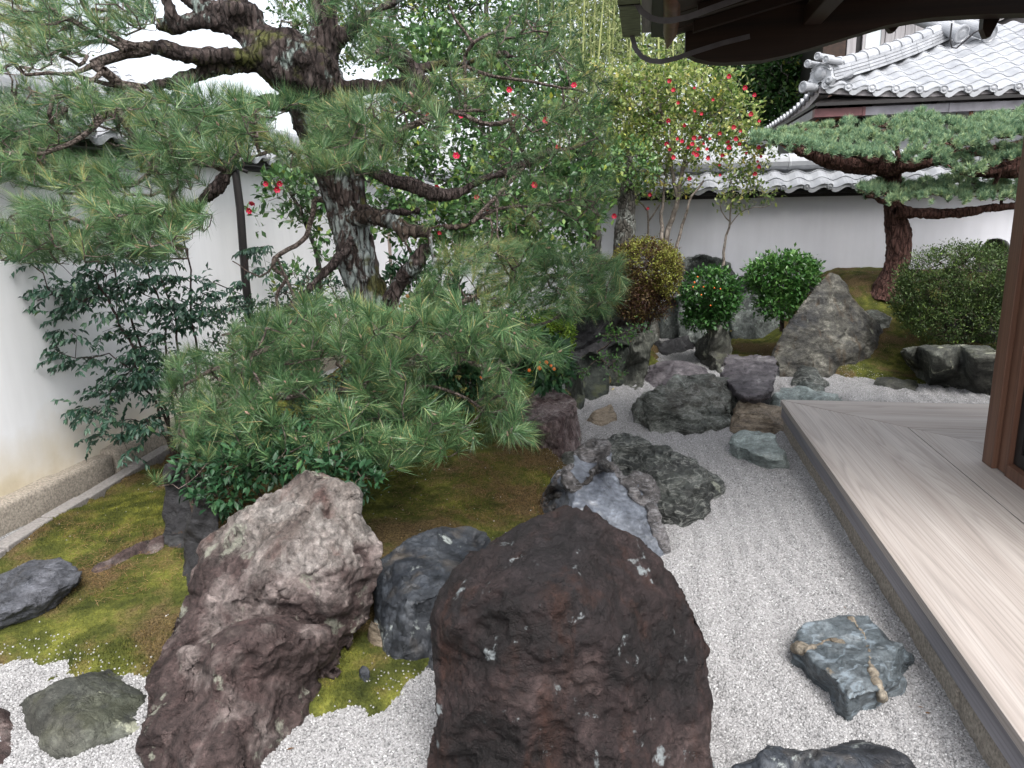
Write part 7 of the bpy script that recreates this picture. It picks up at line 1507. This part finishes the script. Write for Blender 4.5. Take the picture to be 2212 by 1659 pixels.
# low herbs under the pine by the wall
broadleaf('undergrowth_shrub', 'thin leafy undergrowth between the prop pole and the pine trunk', 'shrub', D(640, 800, 5.6), [([(640, 850, 5.6), (640, 700, 5.6), (650, 620, 5.6)], .012, .005), ([(640, 800, 5.6), (560, 700, 5.6)], .01, .005)],
          [(640, 640, 5.5, 60, 60, .3), (700, 640, 5.5, 50, 50, .3), (560, 690, 5.5, 60, 40, .3), (500, 680, 5.4, 50, 40, .3), (620, 740, 5.3, 100, 60, .3), (700, 790, 5.0, 110, 60, .4), (600, 830, 4.9, 110, 60, .4), (520, 770, 5.1, 80, 60, .3), (800, 850, 4.9, 90, 60, .4)], 5200, .055, .35, LF['nandina'], per=5, tint=(.6, .25), n_obj=200)

# ------------------------------------------------------------------ clipped pine on the right
cp = empty('clipped_pine', D(1920, 640, 10.3), 'cloud clipped pine with flat needle pads and a red brown trunk before the white wall', 'tree')
tp = [D(x, y, 10.3) for x, y in ((1912, 650), (1925, 610), (1940, 560), (1940, 500), (1930, 450), (1926, 400), (1925, 360), (1900, 340))]
k10 = lambda a: a / FPX * 10.6
gnarled('trunk', tp, [k10(38), k10(27), k10(23), k10(22), k10(21), k10(17), k10(17), k10(17)], BK['redpine'], cp, vox=.022, seed=71, amp=.12, ridge=.018)
gnarled('main_limb', [D(x, y, 10.2) for x, y in ((1925, 365), (1890, 352), (1830, 350), (1770, 338), (1720, 322), (1690, 305))], [k10(20), k10(24), k10(20), k10(15), k10(10), k10(5)], BK['redpine'], cp, vox=.02, seed=72,
        extra=(([D(x, y, 10.1) for x, y in ((1925, 360), (1990, 352), (2050, 335), (2110, 330), (2160, 320))], [k10(18), k10(13), k10(10), k10(9), k10(6)]), ([D(x, y, 10.1) for x, y in ((1935, 455), (1980, 462), (2040, 462), (2100, 455), (2160, 448), (2230, 440))], [k10(14), k10(9), k10(9), k10(8), k10(7), k10(7)]),
               ([D(x, y, 10.0) for x, y in ((2230, 350), (2190, 365), (2150, 370), (2100, 375))], [k10(22), k10(18), k10(12), k10(6)])))
csk = Skeleton(); csk.limb(tp[3:], .05, .05, seg=.1)
for pts, a, b in (([(1925, 365, 10.2), (1890, 352, 10.2), (1830, 350, 10.2), (1770, 338, 10.2), (1690, 305, 10.2)], 8, 5), ([(1925, 360, 10.1), (2050, 335, 10.1), (2160, 320, 10.1), (2300, 290, 10.1)], 8, 5), ([(1935, 455, 10.1), (2040, 462, 10.1), (2160, 448, 10.1), (2280, 440, 10.1)], 7, 4), ([(1930, 450, 10.3), (1900, 430, 9.9), (1870, 420, 9.8)], 6, 4),
                  ([(1900, 350, 10.2), (1850, 335, 9.7), (1800, 325, 9.5)], 7, 4), ([(1925, 350, 10.2), (1960, 335, 9.7), (2010, 325, 9.6)], 7, 4), ([(2230, 350, 10.1), (2150, 370, 9.8), (2100, 370, 9.8)], 8, 5)):
    csk.limb([D(*p) for p in pts], k10(a), k10(b), start='near', wob=.03)
def canopy(poly_top, poly_bot, Y0, Y1, n):
    """pad tufts: in picture x between top and bottom lines"""
    xs = [p[0] for p in poly_top]; r = []
    xb = [p[0] for p in poly_bot]
    for _ in range(n):
        x = R_.uniform(xs[0], xs[-1]); yt = np.interp(x, xs, [p[1] for p in poly_top]); yb_ = np.interp(x, xb, [p[1] for p in poly_bot]); v = R_.random()
        y = yt + (yb_ - yt) * v; Y = Y1 + (Y0 - Y1) * (v ** .8) + R_.gauss(0, .08); r.append(D(x, y, Y))
    return r
C1 = canopy([(1622, 296), (1660, 290), (1710, 282), (1760, 275), (1800, 268), (1830, 258), (1880, 262), (1920, 255), (1960, 248), (1990, 246), (2030, 258), (2100, 262), (2150, 250), (2212, 240), (2300, 235)],
            [(1622, 314), (1680, 324), (1760, 334), (1860, 340), (1960, 348), (2040, 340), (2120, 310), (2212, 300), (2300, 300)], 9.4, 11.0, 2900)
C2 = canopy([(1848, 400), (1880, 390), (1930, 385), (1990, 392), (2050, 385), (2110, 378), (2170, 385), (2300, 380)], [(1848, 412), (1900, 430), (1960, 445), (2030, 438), (2110, 440), (2212, 430), (2300, 430)], 9.5, 10.7, 1200)
C3 = canopy([(2020, 345), (2060, 328), (2120, 318), (2180, 320), (2300, 315)], [(2020, 360), (2080, 375), (2150, 365), (2212, 345), (2300, 345)], 9.4, 10.2, 550)
CPp = np.array(C1 + C2 + C3); CC = CPp[rng.choice(len(CPp), 430, replace=False)]
for i in range(len(CPp)):                     # tufts gather into cushions
    j = int(np.argmin(((CC - CPp[i]) ** 2).sum(1))); dv = CPp[i] - CC[j]; CPp[i] = CC[j] + dv * .62 + np.array([0, 0, .05 - 1.6 * (dv[0] ** 2 + dv[1] ** 2)])
CPp = CPp + np.stack([CPp[:, 0] * 0, CPp[:, 0] * 0, fbm(CPp * 2.2, 2, 7) * .05], -1)
csk.attach(CPp[rng.random(len(CPp)) < .55] - np.array([0, 0, .03]), base=.0032, wob=.1, seg=.09, up=.0, maxn=6); csk.tubes('branch', BK['redpine'], cp, n=5, expo=.42)
CV = [needle_tuft(56, .05, 300 + k, spreadA=(.1, 1.45), stem=.03, yellow=0, wdt=.0048) for k in range(5)]
CS = [needle_tuft(56, .05, 300 + k, spreadA=(.1, 1.45), stem=.03, yellow=0, wdt=.0055, simple=True) for k in range(5)]
cm = []
for V, T, t in CV:
    me = np_mesh('needle_cluster', V, T, 3, tint=np.clip(t, 0, 1)); me.materials.append(LF['cloudneedle']); cm.append(me)
AV, AT, At, nb0 = [], [], [], 0; pick = set(np.argsort(np.linalg.norm(CPp - O, axis=1))[:300].tolist())
for i, p in enumerate(CPp):
    z = unit(np.array([0, -.15, 1.0]) + rng.normal(0, .4, 3)); x = unit(np.cross(z, rng.normal(0, 1, 3))); y = np.cross(z, x); k = int(rng.integers(0, 5)); s_ = R_.uniform(.95, 1.6)
    if i in pick:
        o = bpy.data.objects.new('needle_cluster', cm[k]); COL.objects.link(o); o.parent = cp; M = Matrix(((x[0], y[0], z[0]), (x[1], y[1], z[1]), (x[2], y[2], z[2])))
        o.matrix_local = Matrix.Translation(Vector(p - np.array(cp.location))) @ M.to_4x4() @ Matrix.Scale(s_, 4)
    else:
        V, T, t = CS[k]; AV.append((V * s_) @ np.stack([x, y, z]) + p); AT.append(T + nb0); At.append(np.clip(t + R_.uniform(-.2, .3), 0, 1)); nb0 += len(V)
o = link('needles', np_mesh('needles', rel(np.concatenate(AV), cp), np.concatenate(AT), 3, tint=np.concatenate(At)), cp, (0, 0, 0), [LF['cloudneedle']]); o['kind'] = 'stuff'

# ------------------------------------------------------------------ grove behind
def tree(label, px, py_top, Y, crown, nl, mat, L=.16, tint=(.4, .25), name='evergreen_tree', group='trees behind the back wall', trunk_r=.14, n_obj=0):
    b = D(px, 400, Y); e = empty(name, (b[0], b[1], 0), label, 'tree', group); sk = Skeleton(); top_ = D(px, py_top + 40, Y)
    sk.limb([np.array([b[0], b[1], 0]), np.array([b[0], b[1], top_[2] * .5]), top_], trunk_r, trunk_r * .3, wob=.1, seg=.4)
    CP = []; CN = []
    tot = sum(c[3] * c[4] for c in crown)
    for c in crown:
        P, Nn = blob(c, max(3, int(nl / 7 * c[3] * c[4] / tot)), .45); CP.append(P); CN.append(Nn)
    CP = np.concatenate(CP); CN = np.concatenate(CN); sk.attach(CP, base=.006, wob=.08, seg=.4, maxn=4); sk.tubes('trunk', BK['mossbark'], e, n=5, expo=.4)
    P = np.repeat(CP, 7, 0); n = len(P); Dr = unit(np.repeat(CN, 7, 0) * .4 + rng.normal(0, 1, (n, 3))); P = P + rng.normal(0, L * .8, (n, 3)); t = np.clip(np.repeat(rng.normal(tint[0], tint[1], len(CP)), 7) + rng.normal(0, .12, n), 0, 1)
    V, T, tt = leaf_simple(P, Dr, unit(rng.normal(0, .6, (n, 3)) + np.array([0, 0, 1])), L * rng.uniform(.6, 1.2, n), L * .5 * np.ones(n), t)
    o = link('crown', np_mesh('crown', rel(V, e), T, 3, tint=tt), e, (0, 0, 0), [mat]); o['kind'] = 'stuff'; return e
tree('dark evergreen with small yellowish leaves directly left of the timber house', 1740, 90, 23, [(1745, 170, 23, 65, 80, 1.6), (1720, 250, 22.5, 70, 50, 1.4), (1700, 130, 23.5, 60, 60, 1.5), (1660, 200, 23, 60, 70, 1.5)], 9000, LF['fartree'], L=.16)
tree('dense dark green tree showing under the eave above the camellia', 1640, 60, 24, [(1640, 150, 24, 80, 90, 1.8), (1600, 210, 24, 70, 70, 1.5), (1580, 130, 25, 70, 60, 1.5), (1680, 70, 25, 90, 50, 1.5)], 8000, LF['fartree'], L=.17, tint=(.25, .2))
tree('pale broadleaf tree behind the bamboo at the centre top', 1450, 0, 27, [(1450, 60, 27, 110, 90, 2), (1350, 0, 28, 120, 80, 2), (1540, 60, 27, 90, 90, 2), (1250, 60, 28, 110, 90, 2), (1480, 160, 26, 120, 50, 1.5), (1330, 140, 27, 100, 50, 1.5)], 9000, LF['bamboo'], L=.2, tint=(.25, .2))
tree('tree with yellow green leaves beyond the neighbour roof behind the pine', 1050, -80, 24, [(1050, 40, 24, 160, 110, 2), (880, 20, 25, 140, 110, 2), (1180, 120, 24, 120, 90, 2), (720, 40, 26, 120, 100, 2)], 9000, LF['fartree'], L=.2, tint=(.5, .25))
tree('tall tree rising beyond the left wall at the top left corner', -60, -200, 20, [(20, 140, 18, 120, 100, 2), (-40, 0, 19, 120, 120, 2), (120, 250, 17, 130, 50, 1.5)], 6000, LF['fartree'], L=.17, tint=(.5, .25))
# bamboo culms
CULX = [1238, 1252, 1268, 1281, 1296, 1310, 1318, 1335, 1352, 1372, 1398, 1425, 1455, 1490, 1215, 1190]
for i, x in enumerate(CULX):
    Y = R_.uniform(17, 22); b = D(x, 420, Y); lean_ = R_.uniform(-.5, .5)
    e = empty('bamboo', (b[0], b[1], 0), 'slender yellow green bamboo culm of the grove behind the back wall', 'bamboo', 'bamboo culms behind the back wall')
    H_ = R_.uniform(7.5, 10); pth = [np.array([b[0] + lean_ * (t ** 1.6), b[1], t * H_]) for t in np.linspace(0, 1, 12)]
    m = MB(); rr = []; pp = []
    for k in range(len(pth) - 1):
        for t, s_ in ((0, 1), (.04, 1.12), (.07, .97), (.93, .97)):
            pp.append(pth[k] * (1 - t) + pth[k + 1] * t); rr.append(.032 * s_ * (1 - .6 * k / 11))
    m.tube(pp, rr, 7); m.obj('culm', m_culm, e, smooth=True)
    n = 520; hz_ = rng.uniform(.35, 1, n); c = np.array([pth[0] * (1 - h) + pth[-1] * h for h in hz_]); P = c + rng.normal(0, 1, (n, 3)) * np.array([.45, .45, .2]); Dr = unit(rng.normal(0, .7, (n, 3)) + np.array([0, 0, -.7]))
    V, T, tt = leaf_simple(P, Dr, rng.normal(0, 1, (n, 3)) + .01, rng.uniform(.12, .22, n), np.full(n, .035), np.clip(rng.normal(.5, .25, n), 0, 1)); o = link('foliage', np_mesh('foliage', rel(V, e), T, 3, tint=tt), e, (0, 0, 0), [LF['bamboo']]); o['kind'] = 'stuff'

# ------------------------------------------------------------------ fallen things
ff = bpy.data.objects.new('fallen_flower', FLW[0]); COL.objects.link(ff); ff.location = Vector(G(1437, 705, .03)); ff.rotation_euler = (1.9, .3, 0); ff.scale = (1.2,) * 3
props(ff, 'fallen red camellia blossom lying on the far gravel', 'flower')
V, T, t = leaf_geo(np.zeros((1, 3)), np.array([[1.0, 0, 0]]), np.array([[0, 0, 1.0]]), [1.0], [.45], [.98]); FL_ = np_mesh('fallen_leaf', V, T, 3, tint=t); FL_.materials.append(LF['camellia_yellow'])
V, T, t = leaf_geo(np.zeros((1, 3)), np.array([[1.0, 0, 0]]), np.array([[0, 0, 1.0]]), [1.0], [.4], [.1]); FL2 = np_mesh('fallen_leaf', V, T, 3, tint=t); FL2.materials.append(m_lit)
for me, x, y, s_, lab in ((FL_, 1327, 838, .05, 'curled yellow leaf on the gravel at the foot of the dark rocks'), (FL_, 1582, 714, .06, 'pale fallen leaf on the moss behind the slab bridge'), (FL2, 1983, 1527, .02, 'brown leaf scrap on the gravel right of the veined stone, nearer the footing'), (FL2, 1998, 1540, .025, 'longer brown leaf scrap beside the footing stones at the lower right'), (FL2, 1821, 1311, .016, 'dark leaf scrap on the gravel above the veined stone'), (FL2, 618, 1620, .03, 'small dark red leaf on the gravel at the foot of the pinkish rock')):
    o = bpy.data.objects.new('fallen_leaf', me); COL.objects.link(o); z = .02 if y > 720 else ground_z1(*G(x, y, .1)[:2]) + .01; o.location = Vector(G(x, y, z)); o.scale = (s_,) * 3; o.rotation_euler = (R_.uniform(-.2, .2), R_.uniform(-.2, .2), R_.uniform(0, 6)); props(o, lab, 'leaf')
